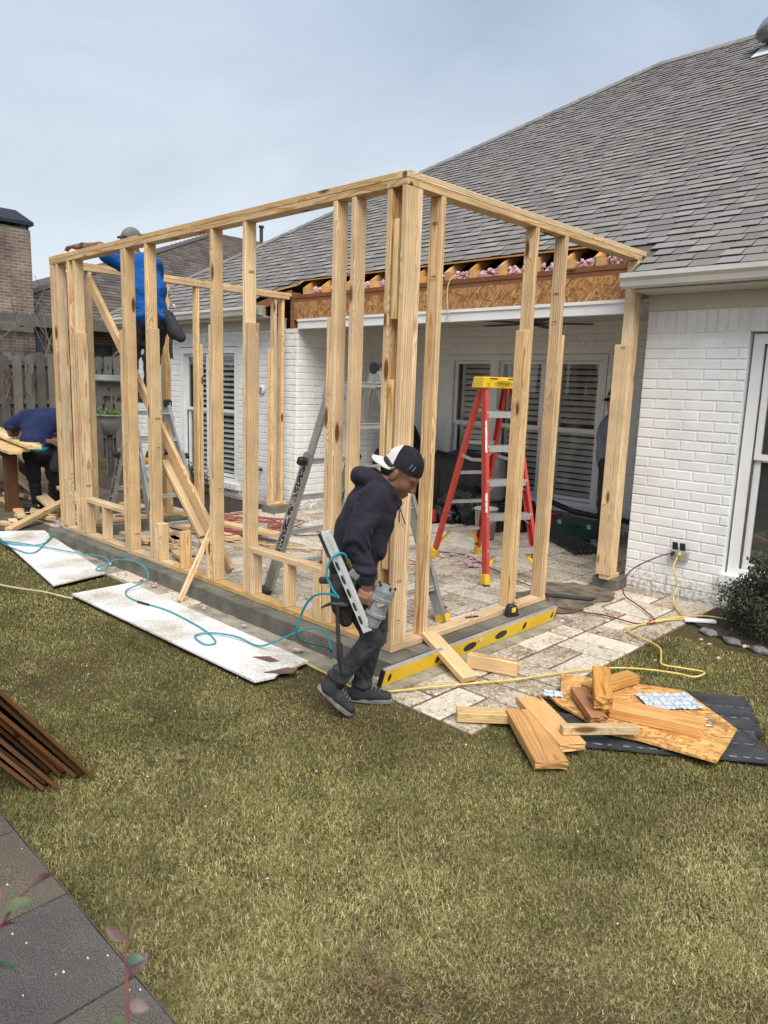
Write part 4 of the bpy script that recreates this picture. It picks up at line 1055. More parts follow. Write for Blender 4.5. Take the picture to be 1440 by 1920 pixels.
# ------------------------------------------------------------------ cords and hoses
def cord(name, label, cat, pts, r, mat, group=None, n=7, sub=7):
    o = MB().tube(pts, r, n, sub).obj(name, mat, smooth=True); tag(o, label, cat, group); return o
def wire_runs():
    cord('air_hose', 'teal air hose looping over white boards to the nail gun', 'air hose', [
        (-5.75, -.30, .02), (-5.2, -.52, .045), (-4.62, -.56, .045), (-4.38, -.36, .05), (-4.70, -.12, .045), (-4.95, .02, .03), (-4.93, .06, .10), (-4.65, -.16, .05), (-4.10, -.52, .045), (-4.35, -.60, .045), (-4.75, -.58, .045), (-4.40, -.42, .05), (-3.75, -.24, .06), (-3.30, -.20, .10), (-3.10, -.30, .05), (-3.16, -.36, .05), (-3.14, -.29, .09), (-2.98, -.22, .15), (-2.66, -.20, .17), (-2.44, -.26, .10), (-2.42, -.45, .045),
        (-2.18, -.52, .042), (-1.80, -.46, .042), (-1.42, -.47, .042), (-1.18, -.50, .042), (-1.00, -.56, .042), (-1.02, -.63, .042), (-1.18, -.60, .045), (-1.16, -.50, .05), (-.98, -.42, .055), (-.78, -.40, .045), (-.64, -.38, .10), (-.44, -.30, .22), (-.26, -.30, .26), (-.15, -.34, .19), (-.12, -.37, .15), (-.10, -.40, .22)]+[(.25+.72*x-.694*y, -.43+.694*x+.72*y, z) for x, y, z in ((-.36, -.13, .42), (-.34, -.17, .56), (-.28, -.22, .665), (-.20, -.28, .700), (-.150, -.315, .690), (-.175, -.325, .73), (-.206, -.33, .80), (-.196, -.325, .865), (-.160, -.315, .905), (-.128, -.295, .898), (-.115, -.268, .866))], .0057, TEAL, n=9)
    MB().tube([(-2.10, -.52, .042), (-1.98, -.495, .042)], .010, 8, 1).obj('hose_tape', BLK, bpy.data.objects['air_hose'])
    cord('extension_cord', 'yellow extension cord from outlet across patio to the man', 'extension cord', [
        (.50, 2.90, .40), (.505, 2.80, .30), (.545, 2.80, .20), (.53, 2.82, .12), (.56, 2.74, .035), (.70, 2.52, .03), (.80, 2.40, .03), (.72, 2.25, .03), (.62, 1.92, .03), (.60, 1.80, .03), (.74, 1.72, .03), (.93, 1.62, .03), (1.02, 1.45, .03), (1.08, 1.33, .03), (1.18, 1.36, .03), (1.31, 1.40, .03), (1.30, 1.28, .03), (1.20, 1.25, .03), (1.02, 1.15, .03), (.86, .98, .03), (.73, .72, .03), (.60, .42, .03), (.47, .20, .028), (.33, -.05, .028), (.21, -.27, .028), (.10, -.36, .028), (-.10, -.33, .02), (-.32, -.32, .02), (-.55, -.305, .025)], .0062, CYEL)
    cord('extension_cord', 'second yellow cord lead running from outlet corner to the bush', 'extension cord', [(.66, 2.10, .032), (.76, 2.38, .034), (.86, 2.56, .03), (.98, 2.62, .03), (1.12, 2.62, .03), (1.4, 2.7, .03)], .006, CYEL)
    cord('extension_cord', 'burgundy extension cord curling from outlet into the frame', 'extension cord', [
        (.455, 2.90, .405), (.36, 2.80, .36), (.20, 2.72, .24), (.16, 2.66, .12), (.22, 2.58, .04), (.40, 2.44, .03), (.62, 2.22, .03), (.68, 2.10, .03), (.60, 1.98, .03), (.45, 1.98, .03), (.33, 1.98, .03), (.20, 1.92, .03), (.02, 1.88, .03), (-.12, 1.80, .03), (-.20, 1.72, .03), (-.14, 1.98, .03), (-.40, 2.20, .03), (-.80, 2.36, .03), (-1.20, 2.55, .03), (-1.55, 2.72, .03), (-1.75, 2.65, .03), (-2.1, 2.4, .03)], .0058, CRED)
    cord('extension_cord', 'thin beige cord lying on the lawn at the far left', 'cord', [(-4.0, -1.35, .035), (-3.4, -1.18, .035), (-3.05, -1.05, .035), (-2.80, -.93, .035), (-2.60, -.86, .03), (-2.52, -.83, .03)], .007, CBEI)
    R = random.Random(14)
    # tangle of faded red cord on the patio
    pts = []
    a = 0
    for i in range(95):
        a += R.uniform(.35, .8); rr = R.uniform(.25, .62); pts.append((-4.05+rr*1.15*math.cos(a)+R.uniform(-.15, .15), 1.75+rr*math.sin(a)+R.uniform(-.12, .12), .03+.0006*i+R.uniform(0, .012)))
    cord('cord_tangle', 'heap of tangled faded red cord on the patio inside the frame', 'cord', pts, .007, CRED2, sub=4, n=6)
    pts = [(-3.4, 1.5, .03), (-3.0, 1.35, .03), (-2.7, 1.6, .03), (-2.4, 1.9, .03), (-2.0, 2.1, .03), (-1.6, 2.05, .03), (-2.0, 1.7, .03), (-2.4, 1.35, .03), (-2.15, 1.15, .03), (-1.85, 1.25, .035), (-1.95, 1.5, .035), (-2.2, 1.45, .04), (-2.15, 1.2, .04), (-1.8, 1.1, .04), (-1.6, 1.35, .04)]
    cord('extension_cord', 'red cord looping under the folding ladder in the frame', 'cord', pts, .006, CRED2)
    cord('extension_cord', 'yellow cord lying on the patio behind the folding ladder', 'cord', [(-4.2, 1.15, .03), (-3.6, 1.2, .03), (-3.0, 1.5, .03), (-2.5, 1.62, .03), (-2.1, 1.45, .03), (-1.95, 1.2, .03)], .006, CYEL)
    cord('extension_cord', 'black cord loop on the patio near far post', 'cord', [(-4.3, 1.5, .03), (-3.7, 1.75, .03), (-3.3, 2.0, .03), (-3.2, 2.25, .03), (-3.55, 2.3, .03), (-3.9, 2.2, .03)], .006, BLK)
    cord('garden_hose', 'coil of grey garden hose by the far window', 'hose', [(-6.3+.28*(1+.1*math.sin(k))*math.cos(k*.7), 2.35+.2*math.sin(k*.7), .06+.012*(k % 5)) for k in range(46)], .012, noisy('grey_hose', (.10, .12, .11), (.2, .22, .2), 20., .5), sub=4)
    cord('dangling_wire', 'thin beige wire dangling from the opened eave', 'wire', [(-2.02, 3.04, 2.80), (-2.05, 2.93, 2.80), (-2.08, 2.88, 2.70), (-2.07, 2.87, 2.52), (-2.06, 2.88, 2.42), (-2.09, 2.87, 2.36)], .006, CBEI)
    # outlet box with two black covers and plugs
    b = empty('outlet_box', (.5, HY, .40), label='grey outdoor outlet box with raised black covers', cat='outlet')
    MB().span((.43, 2.895, .345), (.57, 2.936, .43)).obj('box', noisy('grey_box', (.28, .28, .27), (.38, .38, .37), 9., .6), b, bevel=.006)
    for x in (.463, .525): MB().box((x, 2.90, .462), (.045, .014, .07), Matrix.Rotation(.3, 3, 'X')).obj('cover', BLK, b, bevel=.004)
    for x, m in ((.458, BLK), (.508, CYEL)): MB().cyl((x, 2.90, .405), (x, 2.865, .395), .014, n=10).obj('plug', m, b)
    # hose bib and junction fixture on the far wall
    h = empty('hose_tap', (-5.28, HY, .47), label='black nozzled hose tap on the far white wall', cat='tap')
    MB().cyl((-5.28, 2.94, .50), (-5.28, 2.83, .50), .018).cyl((-5.28, 2.84, .52), (-5.36, 2.80, .36), .024, .015).cyl((-5.25, 2.86, .54), (-5.31, 2.86, .54), .012).obj('tap_body', BLK, h)
    h = empty('wall_fixture', (-5.27, HY, 1.58), label='small open white light fixture on the far wall', cat='fixture')
    k = MB(); k.lathe([(0, 0), (.055, 0), (.06, .02), (.045, .03), (.02, .03)], (-5.27, 2.935, 1.58), 16, Matrix.Rotation(math.pi/2, 3, 'X')); k.obj('plate', TRIM, h, smooth=True)
    for dx, dz in ((-.02, .02), (.02, .015), (0, -.025)): MB().tube([(-5.27+dx, 2.91, 1.58+dz), (-5.27+dx*1.5, 2.88, 1.58+dz*1.3), (-5.27+dx*2.2, 2.89, 1.57+dz*2)], .005, 6, 3).obj('wire_end', BLK, h)
wire_runs()

# ------------------------------------------------------------------ porch clutter
def porch():
    # ceiling fan
    f = empty('ceiling_fan', (-1.5, 3.55, 2.5), label='dark ceiling fan under the porch ceiling', cat='fan')
    k = MB(); k.lathe([(.0, 2.50), (.05, 2.50), (.05, 2.46), (.012, 2.45), (.012, 2.42), (.09, 2.41), (.11, 2.38), (.09, 2.345), (.0, 2.34)], (-1.5, 3.55, 0), 20); k.obj('motor', BLK, f, smooth=True)
    for i in range(5):
        a = i*2*math.pi/5+.5; d = Vector((math.cos(a), math.sin(a), 0)); c = Vector((-1.5, 3.55, 2.365))
        MB().bar(c+d*.10, c+d*.62, .12, .008).obj('blade', BLK, f)
    MB().tube([(-1.5, 3.5, 2.35), (-1.5, 3.5, 1.85)], .002, 5, 1).obj('pull_cord', RUB, f)
    # furniture under a black tarp: draped sheet over a boxy frame
    def drape(name, label, x0, x1, y0, y1, h, amp, seed, mat, peak=None):
        Q = np.random.default_rng(seed); n, m = 44, 30; V = []; F = []
        for i in range(n):
            for j in range(m):
                u, v = i/(n-1)*2-1, j/(m-1)*2-1
                e = max(abs(u), abs(v)); k = min(1, max(0, (1-e)/.22)); k = k*k*(3-2*k)
                hh = h*(1+(.42*math.exp(-((u-peak[0])**2+(v-peak[1])**2)/.10) if peak else 0))
                z = .03+hh*k+amp*math.sin(5*u+3*v+seed)*k
                fold = amp*1.3*(1-k)*math.sin((u*14 if abs(v) > abs(u) else v*14)+seed)
                V.append(((x0+x1)/2+u*(x1-x0)/2*(1-.08*k)+fold*(0 if abs(v) > abs(u) else np.sign(u)), (y0+y1)/2+v*(y1-y0)/2*(1-.08*k)+fold*(np.sign(v) if abs(v) > abs(u) else 0), z+Q.uniform(-amp, amp)*.15))
        F = [(i*m+j, (i+1)*m+j, (i+1)*m+j+1, i*m+j+1) for i in range(n-1) for j in range(m-1)]
        o = MB().add(V, F).obj(name, mat, smooth=True); tag(o, label, 'tarp')
    drape('tarp_cover', 'black tarp draped over furniture in front of porch windows', -3.60, -2.35, 4.35, 4.92, .82, .02, 2, TARP)
    drape('tarp_cover', 'peaked black tarp in the back left corner of the porch', -4.50, -3.62, 4.12, 4.92, .80, .02, 5, TARP, (.1, .2))
    def bag(label, c, r, seed):
        Q = random.Random(seed); bm = bmesh.new(); bmesh.ops.create_icosphere(bm, subdivisions=4, radius=1)
        ph = [Q.uniform(0, 6) for _ in range(6)]
        for v in bm.verts:
            p = v.co.copy(); k = 1+.12*math.sin(7*p.x+ph[0])*math.sin(6*p.y+ph[1])+.09*math.sin(13*p.x+ph[2]+4*p.z)+.07*math.sin(15*p.y+ph[3]-5*p.z)+Q.uniform(-.02, .02)
            v.co = Vector((p.x*r[0]*k, p.y*r[1]*k, max(p.z*r[2]*k, -r[2]*.75)))+Vector(c)
        me = bpy.data.meshes.new('bag'); bm.to_mesh(me); bm.free()
        o = link('bin_bag', me, BAG); tag(o, label, 'bin bag', 'black bin bags on the porch')
        for p in me.polygons: p.use_smooth = True
    bag('flat black bin bag nearest the red ladder on porch', (-2.95, 4.02, .11), (.24, .15, .13), 1)
    bag('larger black bin bag against the tarp on porch', (-2.75, 4.22, .20), (.38, .16, .26), 2)
    bag('black bin bag beside the green tool case on porch', (-2.05, 4.42, .17), (.24, .22, .22), 3)
    # grey power tool on its case, boxes
    t = empty('red_tool_box', (-3.02, 3.86, .02), .3, label='small red box between the bin bags on porch', cat='tool box'); M = basis(t)
    redm = noisy('red_plastic', (.28, .02, .02), (.4, .04, .04), 5., .45)
    MB().box((0, 0, .09), (.22, .16, .15)).obj('case', redm, t, M=M, bevel=.012); MB().box((0, 0, .175), (.10, .03, .02)).obj('handle', BLK, t, M=M)
    t = empty('green_tool_case', (-1.30, 4.55, .02), -.1, label='long dark green tool case by the porch back wall', cat='tool case'); M = basis(t)
    MB().box((0, 0, .11), (.62, .26, .2)).obj('case', noisy('green_plastic', (.006, .045, .03), (.012, .07, .045), 5., .45), t, M=M, bevel=.015); MB().box((0, -.135, .16), (.14, .02, .03)).obj('handle', BLK, t, M=M)
    for x in (-.2, .2): MB().box((x, -.134, .17), (.05, .012, .05)).obj('latch', ALU, t, M=M)
    t = empty('red_tool_box', (-1.82, 4.62, .02), .05, label='dark red tool box left of the green tool case', cat='tool box'); M = basis(t)
    MB().box((0, 0, .12), (.34, .25, .22)).obj('case', redm, t, M=M, bevel=.015); MB().box((0, 0, .245), (.16, .03, .02)).obj('handle', BLK, t, M=M)
    # paint bucket, sprayer
    t = empty('bucket', (-1.98, 3.62, .02), 0, label='grey white bucket behind the step ladder legs', cat='bucket'); M = basis(t)
    k = MB(); k.lathe([(.0, .0), (.105, 0), (.13, .33), (.138, .33), (.138, .345), (.124, .345), (.10, .02)], n=24); k.obj('pail', noisy('pail_plastic', (.35, .35, .33), (.5, .5, .48), 6., .5), t, smooth=True, M=M)
    t = empty('tank_sprayer', (-2.22, 4.10, .02), 0, label='grey sprayer tank behind the step ladder', cat='sprayer'); M = basis(t)
    k = MB(); k.lathe([(.0, .35), (.10, .35), (.12, .40), (.12, .78), (.09, .86), (.03, .90), (.03, .95), (.0, .95)], n=20); k.obj('tank', noisy('grey_tank', (.10, .10, .10), (.16, .16, .16), 5., .5), t, smooth=True, M=M)
    k = MB(); k.span((-.13, -.1, 0), (.13, .1, .34)); k.obj('stand', BLK, t, M=M)
    # black gutter guard lengths and flexible drain pipe
    for i in range(6):
        y = 3.95+.05*i; cord('drain_strip', ['lowest black plastic strip of the bundle on the porch floor', 'second black plastic strip of the porch bundle', 'third black plastic strip of the porch bundle', 'fourth black plastic strip of the porch bundle', 'fifth black plastic strip of the porch bundle', 'topmost black plastic strip of the porch bundle'][i], 'plastic strip',
             [(-1.75+.07*i, 4.30-.02*i, .05+.016*i), (-1.45, 4.10+.02*i, .06+.016*i), (-1.15+.02*i, 3.92+.03*i, .045+.012*i), (-.86+.03*i, 3.70+.05*i, .04)], .019, BLK, 'black plastic strips on the porch floor', n=6, sub=5)
    m = MB(); P = catmull([(-1.95, 4.7, .42), (-1.7, 4.62, .36), (-1.4, 4.62, .30), (-1.0, 4.66, .28), (-.6, 4.72, .26)], 16)
    for i, p in enumerate(P[:-1]): m.cyl(p, P[i+1], .034 if i % 2 else .026, n=10)
    o = m.obj('corrugated_pipe', BLK, smooth=False); tag(o, 'black corrugated drain pipe along the back wall sill', 'pipe')
    # pink fluff on the patio, lawn and footing
    R = random.Random(17); spots = [(-1.45+R.uniform(-.25, .25), 2.55+R.uniform(-.18, .18)) for _ in range(26)]+[(R.uniform(-3.6, -.3), -.2+R.uniform(-.04, .05)) for _ in range(14)]+[(1.14, 1.95), (1.06, 2.0), (.66, 1.35), (1.02, 1.36), (1.32, 2.1), (.42, 1.88), (.50, 1.62), (.2, 1.60), (1.28, 1.72)]
    for i, (x, y) in enumerate(spots):
        r = R.uniform(.010, .024) if i < 26 else R.uniform(.007, .016)
        z = .028 if (x < .82 and y > -.1) else .03
        o = link('insulation_tuft', lumps([(x, y, z, r), (x+r, y+r*.5, z, r*.7), (x-r*.8, y, z-.003, r*.8)], 90+i, 1, .4), PINK)
        if i < 26: tag(o, 'pink insulation tuft scattered on pavers by the red ladder foot', 'tuft', 'pink tufts by the red ladder')
        elif i < 40: tag(o, 'pink insulation tuft on the strip beside the long curb', 'tuft', 'pink tufts along the curb')
        else: tag(o, 'loose pink insulation tuft between the scrap heap and bush', 'tuft', 'pink tufts near the scrap heap')
    # dark felt scraps and a white offcut by the wall
    b = MB(); b.prism([(-.24, 2.04), (.10, 2.24), (.10, 2.31), (-.25, 2.13)], .006, Matrix.Translation((0, 0, .036))); o = b.obj('felt_scrap', noisy('felt', (.015, .016, .017), (.05, .05, .05), 12., .9)); tag(o, 'dark roofing felt scrap on the doorway soil', 'felt scrap')
    thing_board('white_offcut', 'small white board offcut on soil near the bush', (.80, 2.36, .03), (.98, 2.50, .03), .05, .02, (0, 0, 1), TRIM)
    b = MB(); b.prism([(-.62, 1.12), (-.53, 1.15), (-.55, 1.21), (-.63, 1.18)], .004, Matrix.Translation((0, 0, .03))); o = b.obj('felt_scrap', MATS['felt']); tag(o, 'small dark felt square on pavers behind the right wall', 'felt scrap')
porch()
# ------------------------------------------------------------------ people: smooth-blended surfaces
def rot(ax, deg): return np.array(Matrix.Rotation(math.radians(deg), 3, ax))
def cone(a, b, r0, r1=None, k=.03, s=None): return ('c', np.array(a, float), np.array(b, float), r0, r0 if r1 is None else r1, k, None if s is None else np.array(s, float))
def ell(c, r, k=.03, R=None): return ('e', np.array(c, float), np.array(r, float), R, k)
def move(prims, R, t):
    out = []
    for p in prims:
        if p[0] == 'c': out.append(('c', R @ p[1]+t, R @ p[2]+t, p[3], p[4], p[5], p[6]))
        else: out.append(('e', R @ p[1]+t, p[2], R if p[3] is None else R @ p[3], p[4]))
    return out
def sdf_mesh(prims, res, disp=None, smooth=2):
    lo, hi = np.full(3, 1e9), np.full(3, -1e9); bb = []
    for p in prims:
        if p[0] == 'c':
            s = p[6] if p[6] is not None else np.ones(3); m = max(p[3], p[4])*s
            a, b = np.minimum(p[1], p[2])-m, np.maximum(p[1], p[2])+m
        else:
            m = p[2] if p[3] is None else np.abs(p[3]) @ p[2]
            a, b = p[1]-m, p[1]+m
        bb.append((a, b)); lo = np.minimum(lo, a); hi = np.maximum(hi, b)
    lo -= 3*res+.01; hi += 3*res+.01
    n = np.ceil((hi-lo)/res).astype(int)+1
    D = np.full(n, .5, np.float32)
    ax = [lo[i]+res*np.arange(n[i]) for i in range(3)]
    for p, (a, b) in zip(prims, bb):
        k = p[5] if p[0] == 'c' else p[4]
        mg = k+2.5*res+.012
        i0 = np.maximum(((a-mg-lo)/res).astype(int), 0); i1 = np.minimum(((b+mg-lo)/res).astype(int)+2, n)
        X, Y, Z = np.meshgrid(*[ax[j][i0[j]:i1[j]].astype(np.float32) for j in range(3)], indexing='ij')
        if p[0] == 'c':
            A, B = p[1], p[2]; s = p[6]
            px, py, pz = X-A[0], Y-A[1], Z-A[2]; d = B-A
            if s is not None: px, py, pz = px/s[0], py/s[1], pz/s[2]; d = d/s
            dd = max(float(d @ d), 1e-9); h = np.clip((px*d[0]+py*d[1]+pz*d[2])/dd, 0, 1)
            v = np.sqrt((px-h*d[0])**2+(py-h*d[1])**2+(pz-h*d[2])**2)-(p[3]+(p[4]-p[3])*h)
        else:
            px, py, pz = X-p[1][0], Y-p[1][1], Z-p[1][2]
            if p[3] is not None:
                R = p[3]; px, py, pz = R[0, 0]*px+R[1, 0]*py+R[2, 0]*pz, R[0, 1]*px+R[1, 1]*py+R[2, 1]*pz, R[0, 2]*px+R[1, 2]*py+R[2, 2]*pz
            r = p[2]; k0 = np.sqrt((px/r[0])**2+(py/r[1])**2+(pz/r[2])**2); k1 = np.sqrt((px/r[0]**2)**2+(py/r[1]**2)**2+(pz/r[2]**2)**2)+1e-9
            v = k0*(k0-1)/k1
        S = D[i0[0]:i1[0], i0[1]:i1[1], i0[2]:i1[2]]
        h = np.maximum(k-np.abs(S-v), 0)/k
        S[...] = np.minimum(S, v)-h*h*k*.25
    if disp is not None:
        X, Y, Z = np.meshgrid(*[a.astype(np.float32) for a in ax], indexing='ij'); D += disp(X, Y, Z).astype(np.float32)
    ins = D < 0
    c = np.zeros(n-1, np.int8)
    for dx in (0, 1):
        for dy in (0, 1):
            for dz in (0, 1): c += ins[dx:n[0]-1+dx, dy:n[1]-1+dy, dz:n[2]-1+dz]
    I = np.argwhere((c > 0) & (c < 8)); idx = -np.ones(n-1, np.int64); idx[tuple(I.T)] = np.arange(len(I))
    pos = np.zeros((len(I), 3)); cnt = np.zeros(len(I))
    cor = [(0, 0, 0), (1, 0, 0), (0, 1, 0), (1, 1, 0), (0, 0, 1), (1, 0, 1), (0, 1, 1), (1, 1, 1)]
    val = [D[I[:, 0]+a, I[:, 1]+b, I[:, 2]+g] for a, b, g in cor]
    for a in range(8):
        for b in range(a+1, 8):
            df = np.abs(np.array(cor[a])-np.array(cor[b]))
            if df.sum() != 1: continue
            m = (val[a] < 0) != (val[b] < 0)
            t = val[a][m]/(val[a][m]-val[b][m])
            pos[m] += np.array(cor[a])+t[:, None]*(np.array(cor[b])-np.array(cor[a])); cnt[m] += 1
    V = lo+res*(I+pos/cnt[:, None])
    F = []
    for a in range(3):
        u, w = (a+1) % 3, (a+2) % 3
        sl0 = [slice(1, n[i]-1) for i in range(3)]; sl1 = list(sl0); sl0[a] = slice(0, n[a]-1); sl1[a] = slice(1, n[a])
        x0, x1 = ins[tuple(sl0)], ins[tuple(sl1)]
        E = np.argwhere(x0 != x1)
        base = E.copy(); base[:, u] += 1; base[:, w] += 1
        def g(du, dw):
            q = base.copy(); q[:, u] -= du; q[:, w] -= dw; return idx[q[:, 0], q[:, 1], q[:, 2]]
        Q = np.stack([g(0, 0), g(1, 0), g(1, 1), g(0, 1)], 1)
        flip = ~x0[tuple(E.T)]; Q[~flip] = Q[~flip][:, [0, 1, 2, 3]]; Q[flip] = Q[flip][:, ::-1]; F.append(Q)
    F = np.concatenate(F); F = F[(F >= 0).all(1)]
    for _ in range(smooth):
        acc = np.zeros_like(V); w = np.zeros(len(V))
        for k in range(4):
            a, b = F[:, k], F[:, (k+1) % 4]
            np.add.at(acc, a, V[b]); np.add.at(w, a, 1); np.add.at(acc, b, V[a]); np.add.at(w, b, 1)
        V = V*.45+.55*acc/np.maximum(w, 1)[:, None]
    me = bpy.data.meshes.new('figure'); me.vertices.add(len(V)); me.vertices.foreach_set('co', V.ravel().astype(np.float32))
    me.loops.add(len(F)*4); me.loops.foreach_set('vertex_index', F.ravel().astype(np.int32))
    me.polygons.add(len(F)); me.polygons.foreach_set('loop_start', np.arange(0, len(F)*4, 4, dtype=np.int32))
    me.polygons.foreach_set('use_smooth', [True]*len(F)); me.update(); me.validate(); return me
def flesh(name, prims, res, mat, parent, disp=None, smooth=2):
    return link(name, sdf_mesh(prims, res, disp, smooth), mat, parent, basis(parent))
def cloth(name, c1, c2, fold=.5, fine=500., scale=7.):
    """woven cloth: soft tone change, wrinkle relief, fine weave."""
    m, nt, b = newmat(name); tc = N(nt, 'ShaderNodeTexCoord'); v = tc.outputs['Object']
    n = N(nt, 'ShaderNodeTexNoise', {'Vector': v, 'Scale': scale, 'Detail': 5., 'Roughness': .6})
    c = ramp(nt, n.outputs[0], [(.35, c1), (.65, c2)])
    f = N(nt, 'ShaderNodeTexNoise', {'Vector': v, 'Scale': fine, 'Detail': 1.})
    g = N(nt, 'ShaderNodeMapRange', {0: f.outputs[0], 1: .3, 2: .7, 3: .85, 4: 1.15}); c = mixc(nt, 1., c, g.outputs[0], 'MULTIPLY')
    nt.links.new(c, b.inputs['Base Color']); b.inputs['Roughness'].default_value = .9; b.inputs['Specular IOR Level'].default_value = .15
    b.inputs['Sheen Weight'].default_value = .02
    w = N(nt, 'ShaderNodeTexNoise', {'Vector': v, 'Scale': 17., 'Detail': 3., 'Distortion': 1.3}); bump(nt, b, w.outputs[0], fold, .018)
    return m
SKIN = noisy('brown_skin', (.135, .058, .031), (.19, .086, .048), 14., .5, bs=.06, fine=220., lo=.3, hi=.7)
SKIN2 = noisy('light_skin', (.42, .23, .16), (.50, .29, .21), 14., .5, bs=.06, fine=220.)
HAIR = noisy('black_hair', (.006, .005, .005), (.02, .017, .015), 40., .6, bs=.6, fine=160., stretch=(1, 1, .3))
RZ = math.radians(43.95)
HEAD = [ell((-.008, 0, .042), (.100, .079, .095)), ell((.045, 0, -.035), (.056, .058, .085), .04), ell((.070, 0, -.098), (.026, .028, .022), .03), ell((.012, .046, -.06), (.032, .022, .034), .03), ell((.012, -.046, -.06), (.032, .022, .034), .03),
        ell((.082, 0, .030), (.018, .052, .013), .02), cone((.094, 0, .016), (.116, 0, -.020), .009, .0135, .014), ell((.106, .014, -.028), (.012, .009, .009), .01), ell((.106, -.014, -.028), (.012, .009, .009), .01),
        ell((.097, 0, -.058), (.014, .025, .0065), .008), ell((.093, 0, -.071), (.014, .021, .008), .008), ell((.066, .040, -.022), (.026, .022, .024), .03), ell((.066, -.040, -.022), (.026, .022, .024), .03),
        ell((-.002, .077, -.008), (.019, .007, .031), .005, rot('Z', 18)), ell((-.002, -.077, -.008), (.019, .007, .031), .005, rot('Z', -18)), cone((-.012, -.083, .016), (-.008, -.083, -.03), .0045, .004, .004), cone((-.012, .083, .016), (-.008, .083, -.03), .0045, .004, .004)]
def cap_mesh(R, t, bill=-1, split=None, brim=.085):
    """baseball cap in head coordinates; bill -1 points backwards; split = x where colour changes."""
    mb = MB(); nu, nv = 26, 18; rr = (.105, .088, .100); c = Vector((-.008, 0, .045)); V = []
    Rm = Matrix([list(map(float, r)) for r in R]); tv = Vector([float(x) for x in t])
    # crown as slices from back to front, so that the panel seam runs along one slice
    for j in range(nv+1):
        ps = math.pi*(j/nv)
        for i in range(nu+1):
            th = math.pi*i/nu; x, y, z = -math.cos(ps), math.sin(ps)*math.cos(th), math.sin(ps)*math.sin(th)
            x -= .30*z*(1-abs(x)); l = (x*x+y*y+z*z)**.5 or 1; x, y, z = x/l, y/l, z/l
            V.append(c+Vector((rr[0]*x, rr[1]*y, rr[2]*.98*z-.012*(1-z))))
    js = nv*.34 if split is not None else -1; w = nu+1
    mb.add([Rm @ p+tv for p in V], [], 0)
    for j in range(nv):
        for i in range(nu):
            mb.f.append((j*w+i, j*w+i+1, (j+1)*w+i+1, (j+1)*w+i)); mb.m.append(1 if j < js else 0)
    # button and bill
    m = 14; P = []; Q = []
    for i in range(m+1):
        th = math.radians(-78+156*i/m); x, y = math.cos(th), math.sin(th)
        P.append(Vector((bill*rr[0]*.97*x, rr[1]*.98*y, .035-.012))); Q.append(Vector((bill*(rr[0]*.95*x+brim*max(0, x)**.6), rr[1]*1.02*y, .030-.022*abs(y)-.030*max(0, x))))
    for i in range(m):
        a = [P[i], P[i+1], Q[i+1], Q[i]]; b = [p-Vector((0, 0, .006)) for p in a]
        mb.add([Rm @ p+tv+Rm @ Vector((c.x, 0, 0)) for p in a+b], [(0, 1, 2, 3), (7, 6, 5, 4), (3, 2, 6, 7)], 1 if split is not None else 0)
    return mb
def sole(mb, heel, toe, w, th=.022, up=(0, 0, 1)):
    heel, toe = Vector(heel), Vector(toe); L = (toe-heel).length; pts = []
    for k in range(24):
        a = 2*math.pi*k/24; x = math.cos(a); pts.append((L/2*x, (w/2)*math.sin(a)*(1.05 if x > 0 else .86)*(abs(math.sin(a))**-.25 if abs(math.sin(a)) > .05 else 1)))
    M = Matrix.Translation((heel+toe)/2) @ frame(toe-heel, up).to_4x4() @ Matrix.Translation((0, 0, -th)); mb.prism(pts, th, M); return mb

